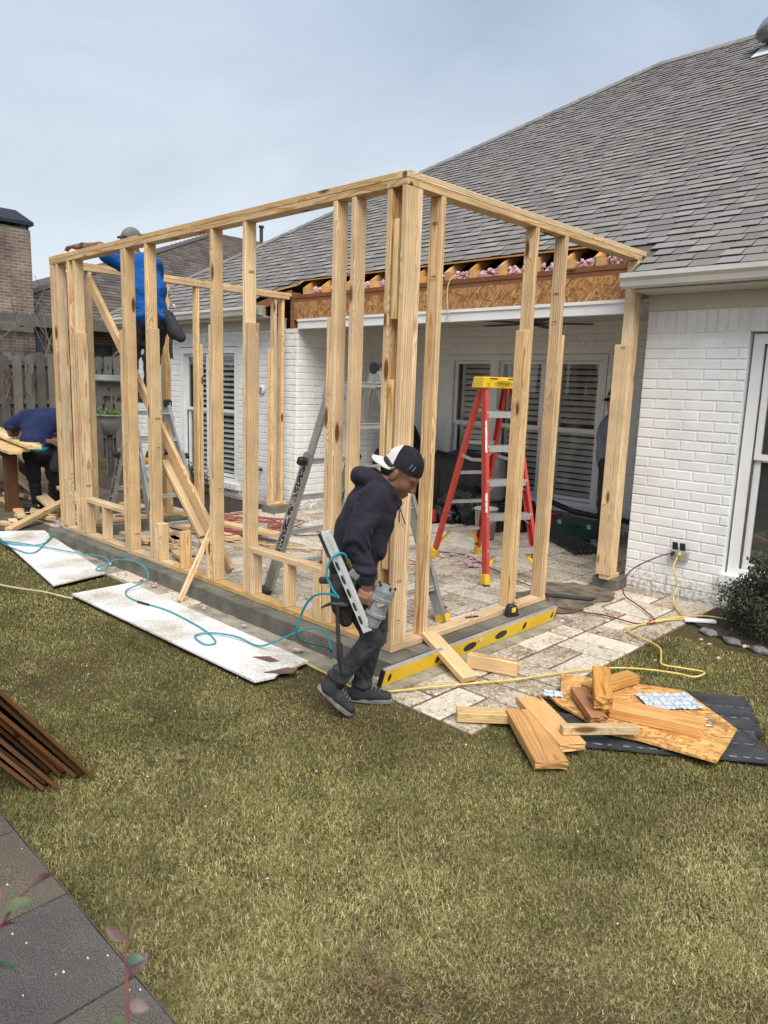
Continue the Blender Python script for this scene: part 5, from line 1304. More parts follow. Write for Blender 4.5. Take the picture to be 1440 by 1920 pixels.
def nailer_man():
    O = empty('person', (.25, -.43, 0), RZ, label='stooping man in dark hoodie and backward cap carrying a nail gun', cat='person'); B = basis(O)
    HR = rot('Z', -16) @ rot('Y', 38); HT = np.array((.118, 0, 1.256))
    hood_c = cloth('charcoal_hoodie', (.017, .0155, .024), (.029, .027, .040), .75)
    # body: one continuous skin surface from head to feet
    body = [cone((-.10, 0, .74), (-.03, 0, 1.06), .10, .11, .05, (1, 1.2, 1)), cone((-.03, 0, 1.06), (.03, 0, 1.17), .10, .07, .05, (1, 1.3, 1)), cone((.03, 0, 1.17), (.095, 0, 1.235), .056, .056, .03)]
    body += move(HEAD, HR, HT)
    body += [cone((0, -.15, 1.14), (-.075, -.245, .965), .05, .036), cone((-.075, -.245, .965), (-.022, -.236, .775), .036, .026), cone((-.022, -.236, .775), (-.022, -.240, .745), .027, .030, .02),
             cone((.03, .15, 1.13), (.05, .21, .94), .05, .036), cone((.05, .21, .94), (.01, .19, .76), .036, .026), ell((.0, .185, .715), (.026, .018, .045), .02),
             cone((-.09, -.08, .70), (.028, -.105, .42), .07, .05), cone((.028, -.105, .42), (-.15, -.10, .20), .045, .032), cone((-.162, -.1, .19), (-.165, -.1, .14), .024, .02),
             cone((-.08, .08, .70), (.035, .095, .40), .07, .05), cone((.035, .095, .40), (-.035, .085, .10), .045, .032), cone((-.036, .085, .09), (-.02, .085, .05), .024, .02)]
    # right hand closed on the handle
    body += [ell((-.022, -.246, .722), (.029, .021, .038), .015)]
    for i, x in enumerate((-.050, -.032, -.014)):
        body += [cone((x, -.252, .712-.006*i), (x-.004, -.280, .694-.006*i), .0118, .0112, .006), cone((x-.004, -.280, .694-.006*i), (x+.002, -.276, .668-.006*i), .0112, .0102, .005), cone((x+.002, -.276, .668-.006*i), (x+.012, -.256, .658-.006*i), .0102, .0092, .005)]
    body += [cone((.004, -.254, .702), (.010, -.282, .672), .0118, .0110, .006), cone((.010, -.282, .672), (.004, -.280, .642), .0110, .0098, .004), cone((.004, -.280, .642), (-.005, -.272, .618), .0098, .0085, .004),
             cone((-.010, -.225, .725), (.012, -.212, .700), .012, .0105, .01), cone((.012, -.212, .700), (.010, -.215, .672), .0105, .009, .005)]
    for i in range(4):
        body += [cone((-.012+.006*i, .172+.012*i, .69), (-.008+.004*i, .170+.012*i, .65), .0085, .0075, .006)]
    flesh('body', body, .0042, SKIN, O, smooth=1)
    # hoodie with sleeves and hood
    def folds(X, Y, Z):
        arm = np.clip((-Y-.17)/.05, 0, 1)
        t = .0038*np.sin(52*(X*.55+Z)+14*Y+5*np.sin(11*Z))*np.clip((1.04-Z)/.1, 0, 1)+.0035*np.sin(34*(X-.5*Z)+9*Y)*np.clip((Z-.95)/.1, 0, 1)
        a = .0062*np.sin(88*(Z+.45*X)+9*np.sin(20*X))*np.exp(-((Z-.955)/.075)**2)*arm+.0055*np.sin(115*Z+20*X)*np.exp(-((Z-.82)/.05)**2)*arm+.0035*np.sin(60*(Z-.7*X)+30*Y)*np.clip((Z-.98)/.08, 0, 1)*arm
        h = .004*np.sin(55*Z+30*X)*np.clip((Z-1.17)/.04, 0, 1)
        return t*(1-arm)+a+h
    hd = [cone((-.105, 0, .79), (-.062, 0, .95), .120, .128, .05, (1, 1.2, 1)), cone((-.062, 0, .95), (-.015, 0, 1.08), .128, .122, .05, (1, 1.26, 1)), cone((-.015, 0, 1.08), (.02, 0, 1.155), .122, .088, .05, (1, 1.5, 1)),
          cone((-.085, 0, .745), (-.088, 0, .77), .111, .117, .02, (1, 1.2, 1)),
          cone((-.005, -.155, 1.145), (-.078, -.248, .965), .078, .058, .04), cone((-.078, -.248, .965), (-.026, -.238, .795), .056, .047, .03), ell((-.030, -.240, .815), (.056, .05, .032), .02), cone((-.024, -.238, .79), (-.022, -.238, .752), .038, .036, .012),
          cone((.025, .155, 1.135), (.05, .225, .95), .076, .056, .04), cone((.05, .225, .95), (.012, .195, .79), .054, .044, .03),
          ell((-.045, 0, 1.225), (.078, .115, .055), .03, rot('Y', 12)), ell((-.075, 0, 1.238), (.05, .09, .04), .02, rot('Y', -20)), cone((-.01, -.085, 1.235), (.085, -.062, 1.165), .033, .027, .025), cone((-.01, .085, 1.235), (.085, .062, 1.165), .033, .027, .025), cone((.085, -.062, 1.165), (.11, 0, 1.105), .027, .024, .02), cone((.085, .062, 1.165), (.11, 0, 1.105), .027, .024, .02),
          ell((.045, 0, .86), (.03, .10, .055), .03)]
    flesh('hoodie', hd, .0055, hood_c, O, folds)
    for y, dx in ((-.028, 0), (.028, -.03)):
        s = MB(); s.tube([(.118, y, 1.12), (.135+dx*.3, y-.01, 1.07), (.160+dx, y-.005, 1.00)], .0034, 6, 5); s.obj('drawstring', BLK, O, M=B, smooth=True)
    # jeans
    def jf(X, Y, Z): return .0034*np.sin(78*(Z+.6*X*np.sin(9*Z))+8*np.sin(22*Y+13*X))*(np.exp(-((Z-.40)/.05)**2)+np.exp(-((Z-.20)/.06)**2)+.35)+.002*np.sin(46*X+31*Y-25*Z)
    jeans = [ell((-.098, 0, .725), (.118, .150, .11), .05), cone((-.095, -.082, .69), (.022, -.107, .425), .088, .056, .05), cone((.022, -.107, .425), (-.140, -.102, .225), .054, .042, .03), ell((-.160, -.102, .205), (.058, .054, .030), .02, rot('Y', 30)), ell((-.140, -.102, .240), (.052, .05, .022), .02, rot('Y', 30)),
             cone((-.085, .082, .69), (.03, .095, .40), .086, .056, .05), cone((.03, .095, .40), (-.034, .086, .13), .053, .046, .03), ell((-.036, .086, .098), (.060, .056, .030), .02), ell((-.03, .086, .155), (.054, .05, .022), .02)]
    flesh('jeans', jeans, .006, cloth('grey_black_denim', (.022, .023, .026), (.075, .077, .08), .7, scale=9.), O, jf)
    # shoes
    shoe = noisy('black_suede', (.012, .013, .016), (.03, .032, .036), 12., .8, bs=.3); rub = noisy('grey_rubber_sole', (.10, .10, .095), (.22, .215, .20), 12., .8, bs=.2)
    for nm, hl, toe, ank, upv in (('shoe', (-.205, -.102, .155), (-.085, -.102, .045), (-.158, -.102, .205), (.62, 0, .78)), ('shoe', (-.075, .086, .042), (.100, .086, .036), (-.040, .086, .11), (0, 0, 1))):
        h, t_, a = np.array(hl), np.array(toe), np.array(ank)
        uu = np.array(upv); pr = [cone(h-uu*.006, h+(t_-h)*.55-uu*.006, .037, .036, .02), cone(h+(t_-h)*.5-uu*.006, t_-uu*.008, .036, .027, .02, (1, 1.12, 1)), cone(h+(t_-h)*.10, a, .037, .038, .025), cone(h+(t_-h)*.30+uu*.02, h+(t_-h)*.72+uu*.012, .026, .016, .02)]
        so = flesh(nm, pr, .005, shoe, O)
        s = MB(); up = Vector(upv); hv, tv = Vector(hl), Vector(toe); ax = (tv-hv).normalized()
        sole(s, hv-ax*.043-up*.020, tv+ax*.034-up*.018, .090, .024, upv); s.obj('shoe_sole', rub, so, M=B, bevel=.004)
        for k in range(4):
            p = hv.lerp(tv, .40+.12*k)+up*(.044-.005*k); l = MB(); l.tube([p+Vector((0, -.024, -.006)), p+Vector((.004, 0, .002)), p+Vector((0, .024, -.006))], .0028, 5, 3); l.obj('lace', MATS['grey_rubber_sole'], so, M=B)
    sk = cloth('black_sock', (.010, .010, .012), (.018, .018, .02), .2)
    flesh('sock', [cone((-.150, -.1, .215), (-.158, -.1, .165), .036, .037, .02)], .006, sk, O); flesh('sock', [cone((-.036, .085, .13), (-.036, .085, .075), .038, .038, .02)], .006, sk, O)
    # head gear
    hair = [ell((-.034, 0, .004), (.070, .079, .070), .02), ell((-.030, 0, .02), (.074, .0765, .045), .02)]
    flesh('hair', move(hair, HR, HT), .0055, HAIR, O)
    c = cap_mesh(HR @ rot('Y', -8), HT+np.array((.012, 0, .0)), -1, -.012, .066)
    c.obj('cap', [cloth('navy_cap', (.012, .012, .018), (.028, .027, .036), .2), cloth('white_cap_front', (.50, .48, .44), (.64, .62, .58), .2)], O, smooth=True, M=B)
    ink = noisy('cap_print', (.14, .14, .15), (.24, .24, .25), 40., .8, bs=0)
    Hm = B @ Matrix.Translation(HT) @ Matrix([list(map(float, r)) for r in HR]).to_4x4()
    for dx in (-.006, .012): MB().box((.045+dx, -.0855+.003*(dx > 0), .085), (.006, .002, .03), Matrix.Rotation(.25, 3, 'X')).obj('cap_print', ink, O, M=Hm)
    for s in (-1, 1):
        e = MB(); e.lathe([(0, -.009), (.006, -.007), (.0095, 0), (.006, .007), (0, .009)], (.0845, s*.033, .006), 10, Matrix(((.6, 0, 0), (0, 0, 1.5), (0, .75, 0)))); e.obj('eye', noisy('dark_eye', (.006, .004, .003), (.02, .012, .01), 30., .3, bs=0) if s < 0 else MATS['dark_eye'], O, smooth=True, M=Hm)
        w = MB(); w.tube([(.090, s*.016, .020), (.094, s*.032, .026), (.080, s*.052, .019)], .0048, 6, 4); w.obj('eyebrow', HAIR, O, smooth=True, M=Hm)
    gt = MB()
    gt.obj  # stubble is left to the skin tone
    # belt, pouches
    lth = noisy('dark_leather', (.018, .014, .011), (.045, .035, .028), 12., .6, bs=.3)
    b = MB(); b.lathe([(.118, -.02), (.124, -.018), (.124, .018), (.118, .02)], (-.095, 0, .725), 28, Matrix.Diagonal((1, 1.24, 1))); b.obj('tool_belt', lth, O, M=B)
    pr = [cone((-.155, -.155, .69), (-.150, -.165, .60), .05, .045, .03, (1, .7, 1)), cone((-.125, -.165, .60), (-.120, -.165, .53), .042, .034, .03, (1, .7, 1))]
    flesh('belt_pouch', pr, .007, lth, O)
    flesh('belt_pouch', [cone((.055, -.12, .66), (.065, -.125, .49), .034, .028, .02, (1, .8, 1))], .007, RUB, O)
    MB().box((-.235, -.10, .715), (.055, .03, .032)).obj('belt_hook', RUB, O, M=B, bevel=.006)
    # hammer hanging from the belt: its own thing
    Hm_ = empty('claw_hammer', B @ Vector((-.16, -.21, .62)), RZ, label='claw hammer hanging head up from the belt of the stooping man', cat='hammer')
    steel = noisy('dark_steel', (.03, .03, .032), (.08, .08, .085), 12., .35, metal=.7)
    h = MB(); h.cyl((-.150, -.225, .632), (-.105, -.225, .630), .016, n=12); h.tube([(-.150, -.225, .632), (-.185, -.225, .634), (-.215, -.225, .624), (-.238, -.225, .612)], .013, 8, 4, taper=.3); h.obj('hammer_head', steel, Hm_, M=B)
    MB().tube([(-.160, -.225, .640), (-.155, -.222, .50), (-.148, -.222, .42)], .0105, 8, 4).obj('handle_shaft', RUB, Hm_, M=B); MB().tube([(-.148, -.222, .43), (-.140, -.225, .35), (-.122, -.23, .285)], .0165, 8, 4).obj('grip', BLK, Hm_, M=B)
    # nail gun
    G = empty('nail_gun', B @ Vector((0, -.26, .5)), RZ, label='silver pneumatic nail gun held low by the stooping man', cat='nail gun')
    grey = noisy('cast_grey', (.17, .185, .19), (.33, .345, .35), 16., .36, metal=.3, bs=.15)
    k = MB(); a, e = Vector((.078, -.255, .742)), Vector((.006, -.262, .548)); ax = (a-e).normalized(); R = frame(ax, (0, 1, 0)) @ Matrix(((0, 0, 1), (0, 1, 0), (-1, 0, 0)))
    k.lathe([(0, .207), (.030, .207), (.046, .196), (.050, .18), (.050, .150), (.055, .146), (.055, .128), (.047, .124), (.046, .07), (.052, .066), (.052, .052), (.042, .046), (.038, .0), (.030, -.012), (0, -.012)], e, 28, R); k.obj('cylinder_body', grey, G, smooth=False, M=B)
    for q in range(5):
        an = q*2*math.pi/5+.4; p = a-ax*.01+R @ Vector((.043*math.cos(an), .043*math.sin(an), 0)); MB().cyl(p, p+ax*.014, .006, n=8).obj('bolt', steel, G, M=B)
    MB().box((.050, -.309, .665), (.036, .003, .022), Matrix.Rotation(-.35, 3, 'Y')).obj('maker_label', noisy('label_print', (.30, .12, .07), (.52, .49, .44), 90., .5, bs=0), G, M=B)
    MB().tube([(.035, -.250, .672), (-.01, -.244, .700), (-.075, -.250, .790)], .018, 12, 4).obj('handle', BLK, G, M=B, smooth=True)
    MB().box((-.078, -.255, .795), (.055, .05, .045), Matrix.Rotation(.7, 3, 'Y')).obj('handle_end', grey, G, M=B, bevel=.008)
    MB().box((-.085, -.258, .742), (.022, .034, .085), Matrix.Rotation(.42, 3, 'Y')).obj('magazine_bracket', BLK, G, M=B, bevel=.004)
    br = noisy('brass_fitting', (.30, .22, .10), (.44, .33, .16), 12., .3, metal=.85)
    f0, f1 = Vector((-.088, -.258, .812)), Vector((-.115, -.268, .868)); f = MB(); q = f1-f0
    for i, rr in enumerate((.0115, .009, .0125, .010, .0125, .009)): f.cyl(f0+q*(i/6), f0+q*((i+1)/6), rr, n=10)
    f.obj('air_fitting', br, G, M=B)
    m0, m1 = Vector((-.220, -.292, 1.005)), Vector((-.008, -.282, .520)); md = (m1-m0).normalized(); up = Vector((0, -1, 0))
    alu = noisy('brushed_aluminium', (.55, .56, .57), (.66, .67, .68), 7., .38, metal=.35, bs=.05)
    mg = MB(); mg.bar(m0, m1, .046, .022, up); mg.obj('magazine', alu, G, M=B, bevel=.002)
    side = frame(md, up) @ Vector((0, 1, 0))
    MB().bar(m0+md*.02+side*.008+up*.012, m1-md*.03+side*.008+up*.012, .014, .006, up).obj('magazine_rib', alu, G, M=B)
    MB().bar(m0+md*.0+side*-.030, m0+md*.12+side*-.030, .016, .018, up).obj('magazine_pusher', BLK, G, M=B)
    for i in range(5):
        p = m0.lerp(m1, .33+.135*i)-side*.010+up*.0115; s = MB(); fr = frame(md, up)
        pts = [(.024*np.sign(math.cos(t))*(abs(math.cos(t))**.6), .0062*math.sin(t)) for t in np.linspace(0, 2*math.pi, 17)[:-1]]
        s.prism(pts, .001, Matrix.Translation(p) @ fr.to_4x4()); s.obj('slot', BLK, G, M=B)
    MB().cyl((-.006, -.27, .555), (-.024, -.272, .495), .013, .011, 12).cyl((-.024, -.272, .495), (-.03, -.272, .475), .007, n=10).obj('nose_piece', steel, G, M=B)
    MB().bar((.006, -.264, .548), (-.006, -.27, .53), .06, .03, up).obj('nose_plate', BLK, G, M=B)
    MB().tube([(.012, -.262, .66), (-.004, -.262, .645), (.0, -.262, .62)], .006, 8, 3).obj('trigger', BLK, G, M=B)
nailer_man()

def blue_man():
    O = empty('person', (-4.11, .70, 1.43), RZ, label='man in blue t-shirt and grey cap standing on a ladder behind the frame', cat='person'); B = basis(O)
    Z = -1.43
    v = lambda x, y, z: (x, y, z+Z)
    HR = rot('Z', 170) @ rot('Y', 2); HT = np.array(v(-.165, -.02, 2.985))
    hip, chest = v(-.02, 0, 2.24), v(-.06, 0, 2.66)
    legs = [(v(-.12, -.02, 2.22), v(-.20, -.03, 1.86), v(-.19, .0, 1.52)), (v(.07, .03, 2.22), v(.0, .03, 1.86), v(-.02, .04, 1.50))]
    body = [cone(hip, chest, .11, .12, .05, (1.3, 1, 1)), cone(chest, v(-.10, 0, 2.83), .10, .06, .05, (1.5, 1, 1)), cone(v(-.10, 0, 2.80), v(-.15, -.01, 2.93), .055, .055)]+move(HEAD, HR, HT)
    sh, el, wr = v(-.22, -.10, 2.79), v(-.37, -.27, 2.882), v(-.56, -.24, 2.888)
    body += [cone(sh, el, .058, .050), cone(el, wr, .050, .038), ell(v(-.605, -.24, 2.888), (.055, .042, .026), .02)]
    for i in range(4): body += [cone(v(-.64, -.265+.018*i, 2.888), v(-.685, -.27+.02*i, 2.880), .0105, .010, .006), cone(v(-.685, -.27+.02*i, 2.880), v(-.705, -.27+.02*i, 2.850), .010, .009, .005)]
    body += [cone(v(-.59, -.205, 2.86), v(-.63, -.185, 2.848), .012, .0105, .01), cone(v(.04, .12, 2.78), v(.0, .26, 2.60), .05, .04), cone(v(.0, .26, 2.60), v(-.13, .32, 2.56), .04, .03), ell(v(-.17, .32, 2.55), (.05, .03, .03), .02)]
    for a, b, c in legs: body += [cone(a, b, .08, .055), cone(b, c, .05, .035)]
    flesh('body', body, .008, SKIN, O, smooth=1)
    tee = [cone(v(-.02, 0, 2.28), v(-.05, 0, 2.55), .150, .158, .05, (1.28, 1, 1)), cone(v(-.05, 0, 2.55), v(-.08, 0, 2.74), .158, .135, .05, (1.3, 1, 1)), ell(v(-.09, 0, 2.80), (.22, .12, .075), .05), cone(v(-.22, -.08, 2.77), v(-.34, -.21, 2.835), .088, .078, .04), cone(v(.03, .10, 2.77), v(.01, .20, 2.65), .085, .072, .04), ell(v(.0, -.02, 2.29), (.215, .165, .06), .04)]
    flesh('t_shirt', tee, .009, cloth('royal_blue_cotton', (.008, .072, .28), (.014, .105, .37), .8), O, lambda X, Y, W: .006*np.sin(40*(W+.6*X)+8*Y)*np.clip((2.62+Z-W)/.2, 0, 1)+.003*np.sin(30*X-22*W))
    me = text_mesh('W', .07, .001); link('shirt_print', me, STKW, O, B @ Matrix.Translation(v(.085, -.158, 2.70)) @ Matrix.Rotation(math.radians(28), 4, 'Z') @ Matrix.Rotation(math.pi/2, 4, 'X'))
    tr = []
    for a, b, c in legs: tr += [cone(a, b, .105, .082, .05), cone(b, c, .08, .066, .03), ell(np.array(c)+np.array((0, 0, .01)), (.072, .07, .03), .02)]
    flesh('trousers', tr+[ell(v(-.02, 0, 2.22), (.20, .14, .11), .05)], .009, cloth('dark_trousers', (.018, .018, .021), (.035, .035, .040), .7), O, lambda X, Y, W: .004*np.sin(55*(W+.4*X)))
    for x, y in ((-.21, .0), (-.04, .04)): 
        s = flesh('shoe', [cone(v(x+.05, y, 1.478), v(x-.10, y-.03, 1.470), .040, .034, .03), cone(v(x+.03, y, 1.48), v(x+.02, y, 1.53), .045, .047, .03)], .008, noisy('boot_leather', (.015, .014, .014), (.035, .033, .03), 9., .7), O)
        t = MB(); sole(t, v(x+.09, y+.01, 1.452), v(x-.14, y-.04, 1.452), .085, .02); t.obj('shoe_sole', RUB, s, M=B)
    flesh('hair', move([ell((-.03, 0, .0), (.075, .082, .07), .02)], HR, HT), .008, HAIR, O)
    g = cloth('grey_green_cap', (.10, .11, .10), (.17, .175, .16), .2); cap_mesh(HR, HT, 1, None, .115).obj('cap', g, O, smooth=True, M=B)
    Hm = B @ Matrix.Translation(HT) @ Matrix([list(map(float, r)) for r in HR]).to_4x4()
    gl = MB(); gl.tube([(.10, -.06, .035), (.112, -.03, .05), (.115, 0, .052), (.112, .03, .05), (.10, .06, .035)], .010, 6, 4); gl.tube([(.10, .06, .04), (.05, .088, .045), (-.01, .092, .04)], .004, 5, 4); gl.obj('sunglasses', BLK, O, M=Hm, smooth=True)
    MB().cyl(v(-.525, -.245, 2.887), v(-.560, -.24, 2.888), .043, n=14).obj('wrist_strap', BLK, O, M=B)
    bt = MB(); bt.lathe([(.158, -.03), (.166, -.028), (.166, .028), (.158, .03)], v(-.02, 0, 2.30), 26, Matrix.Diagonal((1.38, 1, 1))); bt.obj('tool_belt', RUB, O, M=B)
    bk = noisy('black_canvas', (.010, .012, .014), (.024, .027, .03), 9., .8, bs=.4)
    flesh('belt_pouch', [cone(v(.20, -.06, 2.30), v(.27, -.08, 2.14), .055, .075, .04, (1, .8, 1)), cone(v(.28, -.08, 2.16), v(.33, -.08, 2.09), .05, .05, .03)], .008, bk, O)
    flesh('belt_pouch', [cone(v(.09, -.15, 2.28), v(.08, -.17, 2.08), .06, .055, .03, (1, .7, 1))], .008, bk, O)
    MB().tube([v(.235, -.08, 2.12), v(.23, -.09, 1.98), v(.24, -.09, 1.88)], .018, 8, 3).obj('hammer_handle', BLK, O, M=B)
    MB().tube([v(.22, -.10, 2.36), v(.27, -.12, 2.40), (.29, -.12, 2.36+Z), v(.24, -.11, 2.33)], .006, 6, 4).obj('belt_clip', ALU, O, M=B)
blue_man()

def bent_man():
    O = empty('person', (-6.45, .45, 0), RZ, label='man in navy sweater bending over the lumber bench by the fence', cat='person'); B = basis(O)
    HR = rot('Z', 80) @ rot('Y', 60); HT = np.array((.05, .40, 1.13))
    legs = [((-.10, .0, .74), (-.085, -.01, .44), (-.075, .03, .10)), ((.09, .06, .74), (.10, .10, .46), (.15, .20, .10))]
    body = [cone((-.02, .0, .76), (-.04, .18, 1.08), .11, .12, .05, (1.2, 1, 1)), cone((-.04, .2, 1.10), (.03, .33, 1.15), .06, .055)]+move(HEAD, HR, HT)
    body += [cone((-.24, .16, 1.15), (-.40, .06, 1.03), .055, .045), cone((-.40, .06, 1.03), (-.43, .16, .93), .043, .034), ell((-.43, .20, .91), (.04, .04, .025), .02), cone((.16, .16, 1.13), (.19, .26, .95), .05, .04), cone((.19, .26, .95), (.0, .42, .92), .04, .032), ell((-.04, .44, .92), (.045, .04, .025), .02)]
    for i in range(4): body += [cone((-.45+.018*i, .22, .905), (-.455+.018*i, .255, .89), .0095, .0085, .006)]
    body += [cone((-.40, .19, .91), (-.385, .23, .90), .012, .01, .008)]
    for a, b, c in legs: body += [cone(a, b, .08, .055), cone(b, c, .05, .036)]
    flesh('body', body, .009, SKIN, O, smooth=1)
    sw = [cone((-.035, -.02, .87), (-.05, .10, 1.05), .150, .158, .06, (1.22, 1, 1)), ell((-.06, .17, 1.14), (.245, .15, .125), .07), cone((-.22, .14, 1.15), (-.385, .07, 1.045), .092, .075, .05), cone((.13, .15, 1.12), (.185, .24, .98), .085, .066, .05), ell((.07, .22, 1.215), (.125, .10, .062), .04)]
    flesh('sweater', sw, .009, cloth('navy_knit', (.012, .018, .055), (.022, .030, .085), .6), O, lambda X, Y, W: .006*np.sin(42*(W*.8+.6*X)+5*np.sin(14*X))*np.clip((1.2-W)/.2, 0, 1)+.004*np.sin(85*W)*np.exp(-((X+.36)/.06)**2))
    flesh('undershirt', [cone((-.035, -.015, .805), (-.035, -.01, .86), .145, .148, .02, (1.2, 1, 1))], .009, cloth('teal_cotton', (.01, .20, .25), (.015, .27, .33), .4), O)
    tr = [ell((-.02, .0, .735), (.185, .15, .12), .06)]
    for a, b, c in legs: tr += [cone(a, b, .105, .08, .05), cone(b, c, .076, .060, .03), ell(np.array(c)+np.array((0, 0, .015)), (.066, .066, .03), .02)]
    flesh('trousers', tr, .009, cloth('black_jeans', (.008, .009, .012), (.017, .018, .023), .8), O, lambda X, Y, W: .004*np.sin(75*W+6*X))
    for x, y in ((-.085, .02), (.14, .20)):
        s = flesh('shoe', [cone((x+.03, y, .055), (x-.12, y-.02, .045), .043, .034, .03), cone((x+.01, y, .06), (x+.01, y, .10), .046, .045, .03)], .008, noisy('black_trainer', (.008, .008, .010), (.02, .02, .022), 9., .6), O)
        t = MB(); sole(t, (x+.075, y, .024), (x-.155, y-.025, .024), .09, .022); t.obj('shoe_sole', BLK, s, M=B)
        MB().box((x+.02, y-.042, .06), (.07, .004, .022), Matrix.Rotation(-.4, 3, 'Y')).obj('shoe_flash', TRIM, s, M=B)
    flesh('hair', move([ell((-.02, 0, .03), (.10, .088, .085), .02)], HR, HT), .008, HAIR, O)
    flesh('belt_pouch', [cone((.17, .02, .72), (.16, .02, .55), .06, .065, .04, (1, .8, 1))], .009, MATS['black_canvas'], O)
    g = empty('circular_saw', B @ Vector((-.34, .17, .91)), RZ, label='yellow circular saw in the hands of the bending man', cat='saw')
    MB().cyl((-.36, .12, .955), (-.36, .19, .955), .055, n=18).obj('motor', BLK, g, M=B); MB().box((-.30, .17, .95), (.09, .07, .08)).obj('housing', YEL, g, M=B, bevel=.012); MB().cyl((-.33, .235, .95), (-.33, .24, .95), .09, n=28).obj('blade', ALU, g, M=B); MB().box((-.33, .19, .905), (.24, .13, .006)).obj('base_plate', ALUB, g, M=B)
    MB().tube([(-.40, .2, .97), (-.36, .2, 1.02), (-.29, .2, 1.02), (-.26, .2, .98)], .014, 8, 4).obj('handle', BLK, g, M=B)
bent_man()

def old_man():
    O = empty('person', (-.905, 4.205, .02), RZ, label='older man with cap and glasses half hidden behind the doorway post', cat='person'); B = basis(O)
    HR = rot('Z', 200); HT = np.array((.075, 0, 1.60))
    legs = [((.02, -.09, .93), (.02, -.09, .50), (.04, -.09, .09)), ((.10, .09, .93), (.09, .09, .50), (.10, .09, .09))]
    body = [cone((.07, 0, .98), (.07, 0, 1.32), .11, .12, .05, (1, 1.35, 1)), cone((.07, 0, 1.34), (.075, 0, 1.52), .06, .052)]+move(HEAD, HR, HT)
    body += [cone((.06, -.19, 1.36), (.05, -.23, 1.10), .045, .036), cone((.05, -.23, 1.10), (.0, -.21, .87), .035, .026), ell((-.01, -.205, .80), (.02, .03, .045), .02), cone((.08, .19, 1.36), (.09, .23, 1.10), .045, .036), cone((.09, .23, 1.1), (.06, .22, .87), .035, .026), ell((.05, .22, .8), (.02, .03, .045), .02)]
    for i in range(4): body += [cone((-.02, -.225+.014*i, .765), (-.02, -.222+.013*i, .715), .0085, .0075, .005), cone((.04, .20+.014*i, .765), (.04, .202+.013*i, .715), .0085, .0075, .005)]
    body += [cone((-.028, -.19, .81), (-.036, -.18, .77), .0095, .0085, .006)]
    for a, b, c in legs: body += [cone(a, b, .075, .05), cone(b, c, .048, .036)]
    flesh('body', body, .009, SKIN2, O, smooth=1)
    sh = [cone((.065, 0, .98), (.06, 0, 1.25), .145, .15, .05, (1, 1.3, 1)), ell((.07, 0, 1.36), (.11, .215, .08), .05), cone((.06, -.18, 1.36), (.05, -.235, 1.10), .075, .062, .04), cone((.05, -.235, 1.10), (.005, -.215, .90), .06, .046, .03), cone((.08, .18, 1.36), (.09, .235, 1.10), .075, .062, .04), cone((.09, .235, 1.1), (.06, .22, .90), .06, .046, .03), cone((.07, 0, 1.42), (.07, 0, 1.47), .07, .066, .02)]
    flesh('shirt', sh, .009, cloth('grey_blue_cotton', (.16, .175, .22), (.23, .25, .30), .4), O, lambda X, Y, W: .004*np.sin(40*(W+.4*Y)))
    tr = [ell((.07, 0, .92), (.13, .17, .11), .05)]
    for a, b, c in legs: tr += [cone(a, b, .095, .075, .05), cone(b, c, .075, .068, .03)]
    flesh('trousers', tr, .009, cloth('dark_chinos', (.03, .028, .025), (.05, .046, .042), .5), O)
    for x, y in ((.03, -.09), (.09, .09)):
        s = flesh('shoe', [cone((x+.05, y, .045), (x-.10, y, .04), .042, .036, .03), cone((x+.02, y, .05), (x+.02, y, .09), .045, .045, .03)], .008, noisy('grey_trainer', (.10, .11, .13), (.18, .19, .22), 9., .7) if y < 0 else MATS['grey_trainer'], O)
        t = MB(); sole(t, (x+.10, y, .018), (x-.145, y, .018), .088, .018); t.obj('shoe_sole', TRIM, s, M=B)
    flesh('hair', move([ell((-.03, 0, .0), (.078, .083, .072), .02)], HR, HT), .008, noisy('grey_hair', (.15, .14, .13), (.3, .29, .28), 30., .7), O)
    cap_mesh(HR, HT, 1, None, .07).obj('cap', cloth('dark_navy_cap', (.008, .009, .014), (.018, .02, .028), .2), O, smooth=True, M=B)
    Hm = B @ Matrix.Translation(HT) @ Matrix([list(map(float, r)) for r in HR]).to_4x4()
    for s in (-1, 1): 
        g = MB(); g.tube([(.105, s*.033+.022*math.cos(a), .004+.017*math.sin(a)) for a in np.linspace(0, 2*math.pi, 15)], .0016, 5, 1); g.tube([(.10, s*.056, .008), (.05, s*.084, .012), (0, s*.09, .008)], .0016, 5, 3); g.obj('glasses', ALU, O, M=Hm)
        e = MB(); e.lathe([(0, -.006), (.006, 0), (0, .006)], (.089, s*.033, .004), 8); e.obj('eye', MATS['dark_eye'], O, M=Hm)
    t = text_mesh('OSX', .028, .0005); link('cap_lettering', t, STKW, O, Hm @ Matrix.Translation((.098, 0, .085)) @ Matrix.Rotation(math.pi/2, 4, 'Z') @ Matrix.Rotation(math.radians(62), 4, 'X'))
    MB().lathe([(.127, -.015), (.131, 0), (.127, .015)], (.065, 0, .985), 24, Matrix.Diagonal((1.1, 1.32, 1))).obj('belt', BLK, O, M=B)
old_man()
